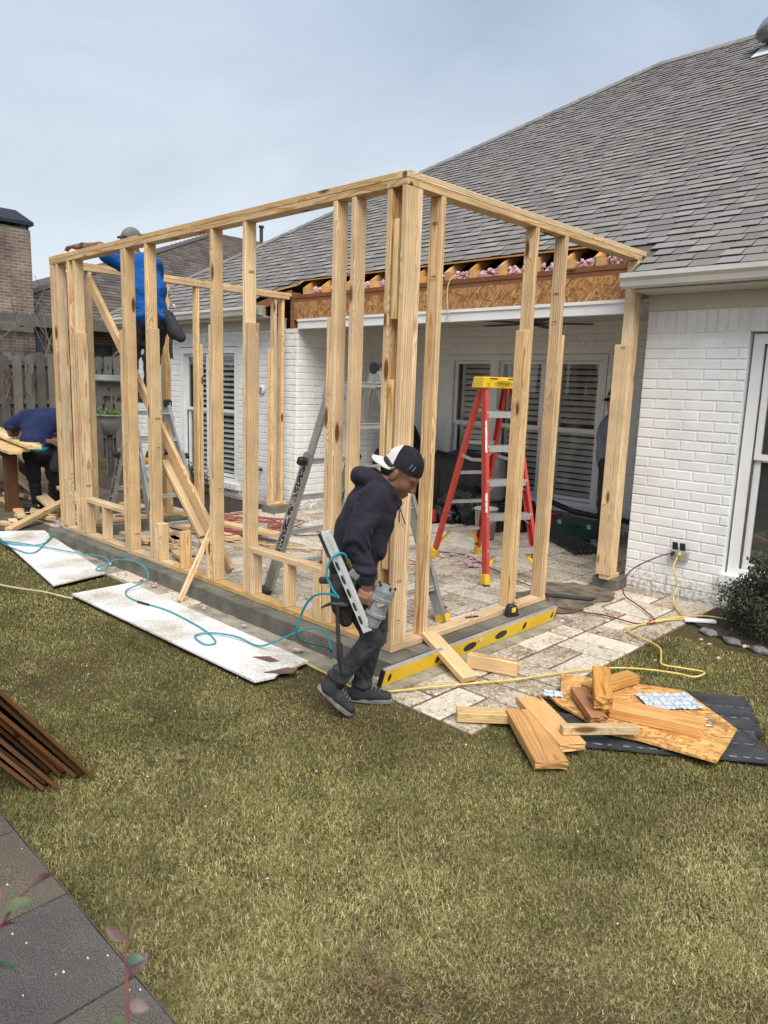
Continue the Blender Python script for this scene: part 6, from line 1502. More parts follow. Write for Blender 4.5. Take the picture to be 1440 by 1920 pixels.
# ------------------------------------------------------------------ background: fence, neighbour, bench
def fence():
    F = empty('picket_fence', (-12, 4, 0), label='weathered grey wooden picket fence along the yard edge', cat='fence')
    R = random.Random(9); y = -1.0; i = 0; cache = []
    for k in range(6):
        h = 2.02+.05*k; w = .160
        prof = [(-w/2, 0), (w/2, 0), (w/2, h-.05), (w/2-.035, h), (-w/2+.035, h), (-w/2, h-.05)]
        me = MB().prism([(b, -a) for a, b in prof], .018, Matrix.Translation((0, 0, -.009))).mesh('picket'); me.materials.append(W_GREY); cache.append(me)
    while y < 9.5:
        top = 0; front = i % 2 == 0
        me = cache[R.randrange(2)+ (2 if y > 4 else 1 if y > 1.5 else 0)]
        # local x runs up the picket
        M = Matrix.Translation((-12+(.055 if front else -.04), y, -.04+R.uniform(-.02, .02))) @ Matrix.Rotation(math.pi/2+R.uniform(-.012, .012), 4, 'X') @ Matrix.Rotation(-math.pi/2, 4, 'Y') @ Matrix.Rotation(math.pi/2, 4, 'X')
        M = Matrix.Translation(M.to_translation()) @ Matrix(((0, 0, 1), (0, 1, 0), (-1, 0, 0))).transposed().to_4x4() @ Matrix.Rotation(R.uniform(-.012, .012), 4, 'Z')
        link('picket', me, None, F, M); y += .112; i += 1
    for z in (.45, 1.15, 1.88):
        for y0 in np.arange(-1, 9.5, 2.6): lumber('rail', (-12, y0, z), (-12, y0+2.58, z), .04, .09, (0, 0, 1), W_GREY, F)
    for y0 in np.arange(-1, 9.6, 2.6): lumber('post', (-12.1, y0, -.1), (-12.1, y0, 2.0), .09, .09, (0, 1, 0), W_GREY, F)
fence()
def brick_mat(name, c1, c2, mort, sc=1.0):
    m, nt, b = newmat(name); tc = N(nt, 'ShaderNodeTexCoord')
    sp = N(nt, 'ShaderNodeSeparateXYZ', {0: tc.outputs['Object']}); a = N(nt, 'ShaderNodeMath', {0: sp.outputs[0], 1: sp.outputs[1]}, operation='ADD')
    cv = N(nt, 'ShaderNodeCombineXYZ', {0: a.outputs[0], 1: sp.outputs[2]})
    br = N(nt, 'ShaderNodeTexBrick', {'Vector': cv.outputs[0], 'Color1': c1, 'Color2': c2, 'Mortar': mort, 'Scale': 1.0, 'Mortar Size': .010, 'Brick Width': .22, 'Row Height': .075, 'Bias': -.1})
    n = N(nt, 'ShaderNodeTexNoise', {'Vector': tc.outputs['Object'], 'Scale': 2.2, 'Detail': 6.}); g = N(nt, 'ShaderNodeMapRange', {0: n.outputs[0], 1: .3, 2: .7, 3: .55, 4: 1.35})
    c = mixc(nt, 1., br.outputs[0], g.outputs[0], 'MULTIPLY'); nt.links.new(c, b.inputs['Base Color']); b.inputs['Roughness'].default_value = .9
    bump(nt, b, br.outputs['Fac'], -.5, .01); return m
def neighbour():
    Hn = empty('neighbour_house', (-18, 8, 0), label='brown brick neighbour house with hip roof and chimney beyond fence', cat='house')
    br = brick_mat('brown_brick', (.21, .145, .11), (.12, .085, .07), (.26, .23, .20))
    MB().span((-26, 3.4, 0), (-16.5, 19, 3.0)).obj('wall', br, Hn)
    # roof with real shingle courses on the face that shows
    A, B, E, C = Vector((-16, 2.5, 3.0)), Vector((-16, 21, 3.0)), Vector((-22, 18, 7.15)), Vector((-22, 13, 7.15))
    r = MB(); r.add([A, B, E, C], [(0, 1, 2, 3)]); r.add([A, C, (-28, 2.5, 3.0)], [(0, 1, 2)]); r.add([(-28, 2.5, 3), C, E, (-28, 21, 3)], [(0, 1, 2, 3)]); r.add([B, (-28, 21, 3), E], [(0, 1, 2)])
    rb = attr_mat('brown_shingle', .95, .2, sc=200.)
    rf = r.obj('roof', noisy('brown_felt', (.06, .05, .045), (.09, .075, .065), 5., .9), Hn)
    mb = MB(); tints = []; R = random.Random(6); rows = 44
    for k in range(rows):
        t0, t1 = k/rows, (k+1.05)/rows
        a0, a1, b0 = A.lerp(C, t0), A.lerp(C, t1), B.lerp(E, t0); n = int((b0-a0).length/.32); y = a0.y
        while y < b0.y:
            w = R.uniform(.2, .42); y2 = min(y+w, b0.y); p = Vector((a0.x, 0, a0.z)); q = Vector((a1.x, 0, a1.z)); up = Vector((.012, 0, .018+.01*R.random()))
            mb.add([(p.x+up.x, y, p.z+up.z), (p.x+up.x, y2-.006, p.z+up.z), (q.x, y2-.006, q.z+.008), (q.x, y, q.z+.008), (p.x, y, p.z-.01), (p.x, y2-.006, p.z-.01)], [(0, 1, 2, 3), (4, 5, 1, 0)])
            q_ = R.uniform(.7, 1.25); tints += [(.105*q_, .088*q_, .078*q_)]*2; y = y2
    o = mb.obj('shingles', rb, rf); set_tint(o.data, tints); tag(o, kind='stuff')
    hp = MB(); R2 = random.Random(3); ti = []
    for k in range(46):
        p, q = A.lerp(C, k/46), A.lerp(C, (k+1.2)/46); s = (q-p).normalized().cross(Vector((0, 0, 1))).normalized()*.14; up = Vector((0, 0, .045)); dn = Vector((0, 0, -.02))
        hp.add([p+up*1.4, q+up, q+s+dn, p+s+dn, p-s+dn, q-s+dn], [(0, 1, 2, 3), (0, 4, 5, 1)]); ti += [(.09, .075, .066)]*2
    o = hp.obj('ridge_cap', rb, rf); set_tint(o.data, ti)
    MB().cyl((-22, 15.15, 6.9), (-22, 15.15, 7.75), .07, n=12).cyl((-22, 15.15, 7.70), (-22, 15.15, 7.78), .11, n=12).obj('vent_pipe', RUB, Hn)
    # patio cover beam along the eave
    o = lumber('eave_beam', (-15.9, 1.5, 2.93), (-15.9, 7.0, 2.96), .12, .28, (0, 0, 1), W_GREY, Hn); lumber('eave_beam', (-15.4, 1.5, 2.74), (-15.4, 3.75, 2.74), .2, .22, (0, 0, 1), W_GREY, Hn)
    dkb = noisy('dark_post_paint', (.02, .022, .03), (.035, .037, .045), 4., .6)
    MB().span((-16.1, 4.05, 0), (-15.95, 4.25, 2.8)).obj('post', dkb, Hn); MB().span((-16.1, 6.3, 0), (-15.95, 6.5, 2.8)).obj('post', dkb, Hn)
    w = empty('window', (-16.5, 3.9, 1.0)); w.parent = Hn; w.matrix_parent_inverse = basis(Hn).inverted()
    fr = MB(); fr.span((-16.50, 3.45, 1.1), (-16.44, 3.52, 2.42)); fr.span((-16.50, 4.28, 1.1), (-16.44, 4.35, 2.42)); fr.span((-16.5, 3.52, 2.35), (-16.445, 4.28, 2.42)); fr.span((-16.5, 3.87, 1.1), (-16.445, 3.92, 2.35)); fr.obj('frame', MATS['cast_grey'], w)
    MB().span((-16.49, 3.52, 1.1), (-16.47, 4.28, 2.35)).obj('pane', noisy('dark_pane', (.02, .022, .022), (.05, .055, .055), 2., .15, bs=0), w)
    MB().span((-16.495, 4.9, .9), (-16.47, 6.2, 2.5)).obj('dark_window', MATS['dark_pane'], Hn)
    # chimney with metal cap
    c = MB(); c.span((-17.1, 2.85, 2.0), (-16.05, 4.05, 5.05)); ch = c.obj('chimney', br, Hn)
    MB().span((-17.05, 2.9, 5.052), (-16.1, 4.0, 5.10)).obj('chimney_crown', CONC2, ch)
    bk = noisy('dark_sheet_metal', (.018, .022, .03), (.035, .042, .055), 3., .4, metal=.3)
    for y in (2.92, 4.0):
        for x in (-17.0, -16.12): MB().span((x-.03, y-.03, 5.0), (x+.03, y+.03, 5.2)).obj('cap_leg', bk, ch)
    k = MB(); V = [(-17.2, 2.78, 5.16), (-16.0, 2.78, 5.16), (-16.0, 4.12, 5.16), (-17.2, 4.12, 5.16), (-17.2, 2.78, 5.24), (-16.0, 2.78, 5.24), (-16.0, 4.12, 5.24), (-17.2, 4.12, 5.24), (-16.85, 3.1, 5.52), (-16.35, 3.1, 5.52), (-16.35, 3.85, 5.52), (-16.85, 3.85, 5.52)]
    k.add(V, [(0, 3, 2, 1), (0, 1, 5, 4), (1, 2, 6, 5), (2, 3, 7, 6), (3, 0, 4, 7), (4, 5, 9, 8), (5, 6, 10, 9), (6, 7, 11, 10), (7, 4, 8, 11), (8, 9, 10, 11)]); k.obj('chimney_cap', bk, ch)
neighbour()
def twigs(name, label, base, h, n, spread, seed, mat):
    R = random.Random(seed); m = MB()
    for i in range(n):
        p = Vector(base)+Vector((R.uniform(-spread, spread)*.5, R.uniform(-spread, spread), 0)); pts = [p]; d = Vector((R.uniform(-.3, .3), R.uniform(-.5, .5), 1)).normalized()
        for k in range(5):
            p = p+d*h/5; d = (d+Vector((R.uniform(-.35, .35), R.uniform(-.5, .5), R.uniform(-.2, .25)))).normalized(); pts.append(p)
            if k > 1:
                e = (d+Vector((R.uniform(-.9, .9), R.uniform(-1, 1), R.uniform(-.3, .4)))).normalized(); m.tube([p, p+e*h*.12, p+e*h*.22+Vector((0, 0, R.uniform(-.05, .1)))], .006, 4, 2)
        m.tube(pts, .011, 5, 2, taper=.4)
    o = m.obj(name, mat); tag(o, label, 'shrub')
TWIG = noisy('bare_twig', (.12, .105, .085), (.22, .19, .16), 9., .9)
twigs('bare_shrub', 'leafless twiggy shrub against the neighbour chimney', (-14.2, 3.2, 0), 3.5, 16, 1.3, 3, TWIG)
twigs('dead_vine', 'small dry vine hanging on the fence pickets', (-11.9, 2.2, 1.2), .55, 12, .35, 6, noisy('rusty_vine', (.09, .05, .035), (.16, .10, .07), 12., .9))

def leaves_mesh(centres, size, tint, seed, flat=.4, shape=1.9):
    """small pointed leaves, two faces each."""
    Q = np.random.default_rng(seed); n = len(centres); C = np.asarray(centres)
    d = Q.normal(size=(n, 3)); d[:, 2] = d[:, 2]*flat+.25; d /= np.linalg.norm(d, axis=1)[:, None]
    t = np.cross(d, Q.normal(size=(n, 3))); t /= np.linalg.norm(t, axis=1)[:, None]; b = np.cross(d, t)
    s = size*Q.uniform(.65, 1.25, n)[:, None]; w = s/shape
    V = np.stack([C-t*s*.5, C+b*w*.5+d*s*.08, C+t*s*.5, C-b*w*.5+d*s*.08], 1).reshape(-1, 3)
    F = (np.arange(n)*4)[:, None]+np.array([0, 1, 2, 3])
    F = np.concatenate([np.stack([F[:, 0], F[:, 1], F[:, 2]], 1), np.stack([F[:, 0], F[:, 2], F[:, 3]], 1)])
    me = bpy.data.meshes.new('leaves'); me.from_pydata(V.tolist(), [], F.tolist()); me.update()
    T = np.asarray(tint)[Q.integers(0, len(tint), n)]*Q.uniform(.6, 1.35, n)[:, None]; set_tint(me, np.concatenate([T, T])); return me
LEAF = attr_mat('bush_leaf', .55, 0, sc=90., spec=.4)
def bush(label, c, r, n, seed, size=.028, tint=((.022, .036, .018), (.03, .045, .024), (.014, .024, .012), (.05, .06, .035))):
    B = empty('round_bush', c, label=label, cat='bush'); Q = np.random.default_rng(seed); P = []; m = MB()
    for i in range(n):
        v = Q.normal(size=3); v /= np.linalg.norm(v)
        if v[2] < -.55: v[2] *= -1
        k = (1+.13*math.sin(5*v[0]*3+seed)+.10*math.sin(7*v[1]*2.5+2*seed)+.08*math.sin(9*v[2]))*(Q.uniform(.72, 1.03) if Q.random() < .8 else Q.uniform(.3, .8))
        P.append((c[0]+v[0]*r[0]*k, c[1]+v[1]*r[1]*k, max(.03, c[2]+r[2]*.50+v[2]*r[2]*k*.72)))
    link('foliage', leaves_mesh(P, size, tint, seed), LEAF, B)
    R = random.Random(seed)
    for i in range(16):
        a = R.uniform(0, 6.28); m.tube([(c[0], c[1], 0), (c[0]+.3*r[0]*math.cos(a), c[1]+.3*r[1]*math.sin(a), r[2]*.5), (c[0]+.75*r[0]*math.cos(a), c[1]+.75*r[1]*math.sin(a), r[2]*R.uniform(.7, 1.2))], .006, 5, 3)
    m.obj('stems', TWIG, B)
bush('round clipped evergreen bush under the tall right window', (1.43, 2.54, 0), (.37, .36, .45), 15000, 3, .027, ((.032, .046, .024), (.042, .058, .032), (.020, .032, .016), (.065, .075, .045)))
bush('low evergreen bush under the far left window', (-6.75, 2.62, 0), (.70, .28, .36), 4200, 5)
def bed():
    m = MB(); m.prism([(.83, 2.95), (.83, 2.42), (1.05, 2.26), (1.5, 2.12), (2.4, 2.05), (3.2, 2.05), (3.2, 2.95)], .02, Matrix.Translation((0, 0, -.005))); o = m.obj('mulch_bed', MULCH); tag(o, kind='structure')
    m = MB(); m.span((-9, 1.9, -.005), (-5.0, 2.94, .014)); m.obj('mulch_bed', MULCH); tag(bpy.data.objects['mulch_bed.001'], kind='structure')
    R = random.Random(12); st = noisy('grey_fieldstone', (.11, .11, .105), (.22, .22, .21), 8., .85, bs=.6, fine=30., vary=.2, dist=.02)
    for i in range(8):
        t = i/7; x = 1.02+t*1.3; y = 2.27-.22*t**.6; bm = bmesh.new(); bmesh.ops.create_icosphere(bm, subdivisions=3, radius=1)
        for v in bm.verts:
            k = 1+.12*math.sin(5*v.co.x+i)+.1*math.sin(6*v.co.y+2*i)+R.uniform(-.03, .03); v.co = Vector((v.co.x*.075*k, v.co.y*.045*k, v.co.z*.026*k))
        me = bpy.data.meshes.new('edge_stone'); bm.to_mesh(me); bm.free()
        o = link('edge_stone', me, st, None, Matrix.Translation((x, y, .006)) @ Matrix.Rotation(-.3+R.uniform(-.2, .2), 4, 'Z')); tag(o, ['first', 'second', 'third', 'fourth', 'fifth', 'sixth', 'seventh', 'eighth'][i]+' edging stone from the patio end of the row below the bush', 'stone', 'edging stones by the bush')
bed()
def bench_area():
    R = random.Random(31)
    S = empty('sawhorse', (-7.0, .28, 0), label='brown timber trestle carrying planks by the fence', cat='sawhorse')
    lumber('leg', (-6.62, .155, 0), (-6.62, .155, .70), .10, .14, (0, 1, 0), W_BROWNDK, S); lumber('leg', (-6.80, .75, 0), (-6.80, .75, .70), .10, .14, (0, 1, 0), W_BROWNDK, S); lumber('leg', (-8.3, .4, 0), (-8.3, .4, .70), .10, .14, (0, 1, 0), W_BROWNDK, S); lumber('leg', (-8.4, .95, 0), (-8.4, .95, .70), .10, .14, (0, 1, 0), W_BROWNDK, S)
    lumber('rail', (-6.60, .0, .735), (-6.82, .95, .735), .09, .06, (0, 0, 1), W_BROWNDK, S); lumber('rail', (-8.28, .2, .735), (-8.42, 1.1, .735), .09, .06, (0, 0, 1), W_BROWNDK, S)
    thing_board('plank', 'near pale plank of the lower pair on the trestle', (-9.3, .36, .786), (-6.02, .02, .786), .14, .038, mat=W_PALE, cat='plank')
    thing_board('plank', 'far pale plank of the lower pair on the trestle', (-9.4, .52, .787), (-6.25, .19, .787), .14, .038, mat=W_PALE, cat='plank')
    thing_board('plank', 'topmost pale plank jutting towards the frame from trestle', (-9.0, .60, .875), (-5.88, .19, .848), .14, .038, mat=W_PALE, cat='plank')
    thing_board('plank', 'second top plank behind the jutting one on trestle', (-9.1, .75, .876), (-6.3, .37, .850), .14, .038, mat=W_PALE, cat='plank')
    thing_board('plank', 'brown plank under the circular saw on trestle', (-8.5, .90, .900), (-6.2, .52, .885), .14, .038, mat=W_BROWN, cat='plank')
    thing_board('plank', 'long pale plank leaning low behind the bending man', (-9.2, .95, .62), (-5.6, .60, .20), .14, .038, mat=W_PALE, cat='plank')
    thing_board('plank', 'second leaning pale plank lower behind the trestle leg', (-9.4, .85, .42), (-5.9, .38, .13), .14, .038, mat=W_PALE, cat='plank')
    thing_board('plank', 'pale stud on the ground slanting up to the frame corner', (-5.33, -.33, .03), (-5.98, .62, .22), .09, .05, mat=W_PALE, cat='plank')
    for i in range(22):
        x, y = R.uniform(-7.8, -5.7), R.uniform(-.35, .75); a = R.uniform(-.5, .7); L = R.uniform(.14, .4); lv = R.choice((0, 0, 0, 1))
        d = Vector((math.cos(a), math.sin(a), 0))*L/2; z = .025+.04*lv; c = Vector((x, y, z))
        thing_board('offcut', 'pale lumber offcut scattered on soil round the trestle', c-d, c+d, .089, .038, mat=W_PALE if R.random() < .7 else W_NEW, cat='offcut', group='offcuts round the trestle')
    for i in range(12):
        x, y = R.uniform(-4.35, -3.0), R.uniform(.28, .95); a = R.uniform(-.5, .7); L = R.uniform(.14, .5); d = Vector((math.cos(a), math.sin(a), 0))*L/2; c = Vector((x, y, .045+.038*(i % 3 == 0)))
        thing_board('offcut', 'pale lumber offcut on the patio behind the low sill', c-d, c+d, .089, .038, mat=W_PALE, cat='offcut', group='offcuts behind the low sill')
    thing_board('plank', 'pale plank lying on patio across behind the diagonal brace', (-5.9, 1.25, .10), (-3.2, 1.62, .10), .14, .038, mat=W_PALE, cat='plank')
    thing_board('plank', 'lower pale plank lying on patio near the cord heap', (-5.6, 1.05, .05), (-3.5, 1.30, .05), .14, .038, mat=W_NEW, cat='plank')
    o = MB().prism([(-9.0, -.6), (-5.05, -.5), (-4.9, 1.0), (-6.2, 2.0), (-9.0, 2.0)], .01, Matrix.Translation((0, 0, -.004))).obj('bare_soil_ground', SOIL); tag(o, kind='structure')
    # bird house shelf and planter by the fence
    h = empty('bird_house', (-9.2, 2.55, 1.35), label='small wooden bird house on a post beyond the frame', cat='bird house')
    lumber('post', (-9.2, 2.62, 0), (-9.2, 2.62, 1.36), .08, .08, (0, 1, 0), W_GREY, h)
    MB().span((-9.32, 2.40, 1.36), (-9.08, 2.80, 1.60)).obj('box', W_GREY, h); k = MB(); k.box((-9.12, 2.60, 1.66), (.30, .56, .02), Matrix.Rotation(.28, 3, 'Y')); k.box((-9.38, 2.60, 1.66), (.26, .56, .02), Matrix.Rotation(-.28, 3, 'Y')); k.obj('roof', noisy('grey_board', (.13, .13, .13), (.22, .22, .22), 5., .8), h); MB().cyl((-9.08, 2.6, 1.48), (-9.072, 2.6, 1.48), .022, n=14).obj('hole', BLK, h)
    p = empty('plant_pot', (-9.0, 2.55, .7), label='round grey planter of green sprouts on a stand by the fence', cat='planter'); m = MB(); m.lathe([(.0, .72), (.10, .72), (.17, .95), (.19, 1.03), (.21, 1.035), (.21, 1.06), (.18, 1.06), (.165, 1.0), (0, 1.0)], (-9.0, 2.55, 0), 24); m.obj('pot', noisy('grey_pot', (.16, .155, .14), (.25, .24, .22), 5., .7), p, smooth=True)
    MB().cyl((-9.0, 2.55, 0), (-9.0, 2.55, .72), .045, n=10).obj('stand', RUB, p)
    Q = np.random.default_rng(4); P = [(-9.0+Q.normal()*.10, 2.55+Q.normal()*.10, 1.05+abs(Q.normal())*.05) for _ in range(500)]; link('sprouts', leaves_mesh(P, .04, ((.06, .12, .03), (.10, .16, .05)), 8), LEAF, p)
    y = empty('yellow_tool', (-4.35, 1.35, .55), label='small yellow tool lodged on the left ladder rung', cat='tool'); MB().cyl((-4.50, .80, .80), (-4.50, .90, .80), .04, n=12).obj('body', YEL, y); MB().cyl((-4.50, .83, .80), (-4.50, .87, .90), .025, n=10).obj('neck', BLK, y)
bench_area()

# ------------------------------------------------------------------ foreground walkway, edging, sprigs
def walkway():
    m, nt, b = newmat('dark_aggregate'); tc = N(nt, 'ShaderNodeTexCoord'); v = tc.outputs['Object']
    n1 = N(nt, 'ShaderNodeTexNoise', {'Vector': v, 'Scale': 260., 'Detail': 3.}); n0 = N(nt, 'ShaderNodeTexNoise', {'Vector': v, 'Scale': 3., 'Detail': 4.})
    c = ramp(nt, n1.outputs[0], [(.32, (.034, .031, .028)), (.52, (.080, .073, .066)), (.70, (.17, .158, .143))])
    g = N(nt, 'ShaderNodeMapRange', {0: n0.outputs[0], 1: .3, 2: .7, 3: .8, 4: 1.2}); c = mixc(nt, 1., c, g.outputs[0], 'MULTIPLY')
    oi = N(nt, 'ShaderNodeObjectInfo'); c = mixc(nt, oi.outputs['Random'], c, mixc(nt, 1., c, (1.35, 1.2, 1.0), 'MULTIPLY'))
    nt.links.new(c, b.inputs['Base Color']); b.inputs['Roughness'].default_value = .85; bump(nt, b, n1.outputs[0], .6, .006)
    base = MB().span((-1.2, -4.2, -.03), (4.2, -2.17, .012)).obj('walkway', SOIL); tag(base, kind='structure')
    for i in range(12):
        x0 = -1.18+i*.4565+(.006 if i else 0)
        me = rough_box((x0, -4.1, -.02), (x0+.447, -2.178, .042), .10, .0015, 40+i); bev(me, .0) if False else None
        o = link('paving_slab', me, m, base)
    # white flecks of render and straw on the slabs
    R = random.Random(77); k = MB()
    for i in range(110):
        x, y = R.uniform(-.2, 1.6), R.uniform(-3.0, -2.19); s = R.uniform(.0018, .0055); a = R.uniform(0, 3.1)
        pts = [(x+s*R.uniform(.6, 1.4)*math.cos(a+t), y+s*.6*R.uniform(.6, 1.4)*math.sin(a+t)) for t in np.linspace(0, 6.28, 6)[:-1]]
        k.prism(pts, .0025, Matrix.Translation((0, 0, .0435)))
    o = k.obj('white_flecks', noisy('white_crumb', (.55, .53, .5), (.75, .74, .71), 40., .8), None); tag(o, 'crumbs of white render scattered on the dark walkway', 'debris', kind='stuff')
    e = MB(); e.span((-1.2, -2.160, -.05), (3.9, -2.156, .012)); o = e.obj('lawn_edging', noisy('rusty_edging', (.10, .075, .055), (.18, .14, .10), 12., .8)); tag(o, 'thin metal lawn edging strip between walkway and grass', 'edging')
walkway()
def sprig(label, pts, leaves, seed):
    S = empty('red_tipped_sprig', pts[0], label=label, cat='plant'); MB().tube(pts, .0035, 6, 5, taper=.4).obj('stem', noisy('red_stem', (.10, .03, .03), (.18, .07, .06), 20., .6), S)
    R = random.Random(seed)
    for i, (p, d, L, w, c) in enumerate(leaves):
        p, d = Vector(p), Vector(d).normalized(); u = d.cross(Vector((R.uniform(-1, 1), R.uniform(-1, 1), R.uniform(.2, 1)))).normalized(); n = u.cross(d)
        V = []; K = 7
        for k in range(K):
            t = k/(K-1); ww = w*math.sin(math.pi*min(1, t*.96+.02))**.75; q = p+d*L*t+n*L*.12*math.sin(math.pi*t); V += [q-u*ww/2+n*.12*ww, q, q+u*ww/2+n*.12*ww]
        F = [(k*3+j, k*3+j+1, k*3+j+4, k*3+j+3) for k in range(K-1) for j in (0, 1)]
        MB().add(V, F).obj('leaf', LEAFC[c], S, smooth=True)
LEAFC = [noisy('sprig_green', (.07, .09, .035), (.12, .14, .06), 40., .5, bs=.1), noisy('sprig_red', (.20, .015, .03), (.32, .04, .06), 40., .5, bs=.1), noisy('sprig_mauve', (.11, .06, .065), (.16, .10, .10), 40., .55, bs=.1), noisy('sprig_blue_green', (.05, .10, .065), (.08, .15, .10), 40., .45, bs=.1)]
sprig('red tipped sprig poking in at the left picture edge', [(2.02, -2.97, .05), (1.98, -2.88, .6), (1.945, -2.79, .93), (1.938, -2.742, 1.035), (1.955, -2.715, 1.075)],
      [((1.935, -2.755, 1.02), (.2, .6, .1), .026, .018, 1), ((1.94, -2.75, 1.045), (.5, .75, .30), .042, .016, 0), ((1.945, -2.77, .99), (.3, .6, -.3), .036, .014, 3), ((1.95, -2.715, 1.07), (.5, .8, .5), .030, .012, 2), ((1.93, -2.77, 1.0), (-.2, .3, -.7), .024, .016, 1), ((1.95, -2.79, .93), (.4, .7, .1), .03, .014, 0), ((1.94, -2.76, 1.06), (-.1, .4, .4), .02, .012, 1)], 3)
sprig('mauve and green sprig at the bottom left of the picture', [(2.30, -2.86, .05), (2.22, -2.78, .5), (2.10, -2.675, .86), (2.058, -2.650, .945), (2.035, -2.640, .985), (2.03, -2.632, 1.005)],
      [((2.03, -2.634, 1.0), (-.5, -.35, .25), .030, .014, 2), ((2.03, -2.632, 1.0), (.1, .5, .3), .026, .012, 2), ((2.045, -2.642, .968), (.2, .6, .5), .030, .016, 2), ((2.05, -2.646, .955), (-.1, .4, .2), .026, .015, 1), ((2.06, -2.650, .94), (.5, .4, -.1), .026, .015, 2), ((2.07, -2.66, .92), (-.6, -.3, .2), .020, .013, 0), ((2.08, -2.66, .91), (.5, .7, -.1), .030, .018, 3), ((2.075, -2.66, .915), (.6, .3, .3), .024, .013, 0), ((2.09, -2.67, .885), (-.3, .2, -.2), .026, .014, 1), ((2.10, -2.675, .87), (.5, .6, .0), .028, .016, 1), ((2.04, -2.64, .98), (.7, .5, .2), .022, .013, 3)], 4)

# ------------------------------------------------------------------ grass
def vnoise(x, y, s, seed):
    Q = np.random.default_rng(seed); G = Q.random((128, 128)); u, v = x*s+50, y*s+50; i, j = np.floor(u).astype(int), np.floor(v).astype(int); f, g = u-i, v-j; f = f*f*(3-2*f); g = g*g*(3-2*g)
    a = lambda p, q: G[(i+p) % 128, (j+q) % 128]
    return (a(0, 0)*(1-f)+a(1, 0)*f)*(1-g)+(a(0, 1)*(1-f)+a(1, 1)*f)*g
def inpoly(x, y, P):
    r = np.zeros(len(x), bool); n = len(P)
    for k in range(n):
        (x0, y0), (x1, y1) = P[k], P[(k+1) % n]; c = ((y0 > y) != (y1 > y)) & (x < (x1-x0)*(y-y0)/((y1-y0) if y1 != y0 else 1e-9)+x0); r ^= c
    return r
def grass():
    Q = np.random.default_rng(99); n = 5000000
    # candidates over the yard, denser towards the eye
    x = Q.uniform(-6.2, 3.4, n); y = Q.uniform(-2.9, 2.3, n)
    dx, dy = x-CAM.x, y-CAM.y; f = (math.sin(YAW), math.cos(YAW)); dep = dx*f[0]+dy*f[1]; lat = dx*math.cos(YAW)-dy*math.sin(YAW)
    d = np.hypot(np.hypot(dx, dy), 1.6)
    keep = (dep > .5) & (np.abs(lat) < dep*.72+.5) & (Q.random(n) < np.clip((2.45/d)**1.75, .07, 1))
    keep &= ~((x > -5.0) & (x < PX1-.01+.02*np.sin(y*40)) & (y > -.27+.012*np.sin(x*33)))
    keep &= ~((y < -2.166) & (x < 4.1)) & ~((y > 2.02) & (x > .8)) & ~((x < -4.85) & (y > -.5))
    keep &= ~((y > -.30+.03*vnoise(x, y, 6, 2)) & (x < .1))
    for P in ([(-2.63, -.79), (-.36, -.72), (-.395, -.30), (-2.645, -.30)], [(-5.35, -.47), (-2.95, -.80), (-3.06, -.32), (-5.11, -.045)], [(.75, .66), (1.0, .34), (1.775, .345), (1.72, .76), (1.335, 1.03), (1.0, .86)], [(1.30, 1.12), (1.60, 1.22), (2.0, .52), (1.60, .35)]): keep &= ~inpoly(x, y, P)
    # worn, browner turf near the curb and where people tread
    worn = np.clip(1-np.hypot((x-.2)/.9, (y+.55)/.45), 0, 1)+np.clip((y+.75)/.5, 0, 1)*(x < .1)*.8+np.clip(1-np.hypot((x-1.6)/.25, (y+1.75)/.16), 0, 1)
    keep &= Q.random(n) > worn*.55
    clump = vnoise(x, y, 9, 7); keep &= Q.random(n) < .45+.8*clump
    x, y, d, worn = x[keep], y[keep], d[keep], worn[keep]; n = len(x)
    print('blades', n)
    big, mid = vnoise(x, y, .9, 3), vnoise(x, y, 3.1, 4); tone = .55*big+.45*mid
    L = Q.uniform(.010, .024, n)*(1-.35*np.clip(worn, 0, 1))*(.8+.5*vnoise(x, y, 5, 5)); W = Q.uniform(.0012, .0020, n)*np.clip(d/2.4, 1, 3.0)
    az = Q.uniform(0, 2*np.pi, n)+2.2*vnoise(x, y, 2.2, 9); tilt = np.clip(Q.normal(1.12, .33, n), .2, 1.55)
    hx, hy = np.cos(az), np.sin(az); px, py = -hy, hx
    z0 = np.full(n, -.012)
    bx = np.stack([x, y, z0], 1); dirm = np.stack([hx*np.sin(tilt*.6), hy*np.sin(tilt*.6), np.cos(tilt*.6)], 1); dirt = np.stack([hx*np.sin(tilt*1.25), hy*np.sin(tilt*1.25), np.maximum(np.cos(tilt*1.25), .02)], 1)
    m = bx+dirm*(L*.55)[:, None]; t = m+dirt*(L*.6)[:, None]; s = np.stack([px, py, np.zeros(n)], 1)*(W/2)[:, None]
    V = np.stack([bx-s, bx+s, m+s*.85, m-s*.85, t], 1).reshape(-1, 3).astype(np.float32)
    me = bpy.data.meshes.new('grass'); me.vertices.add(n*5); me.vertices.foreach_set('co', V.ravel())
    k = np.arange(n)*5; quad = np.stack([k, k+1, k+2, k+3], 1); tri = np.stack([k+3, k+2, k+4], 1)
    loops = np.concatenate([quad, tri], 1).ravel().astype(np.int32); me.loops.add(len(loops)); me.loops.foreach_set('vertex_index', loops)
    me.polygons.add(2*n); st = np.stack([np.arange(n)*7, np.arange(n)*7+4], 1).ravel().astype(np.int32); me.polygons.foreach_set('loop_start', st)
    me.update(calc_edges=True)
    # blade colours: green shoots, straw, brown
    pal = np.array([(.165, .166, .050), (.125, .132, .040), (.38, .312, .158), (.265, .218, .092), (.155, .108, .055), (.49, .415, .235)])
    near = np.clip((3.7-d)/1.7, 0, 1)
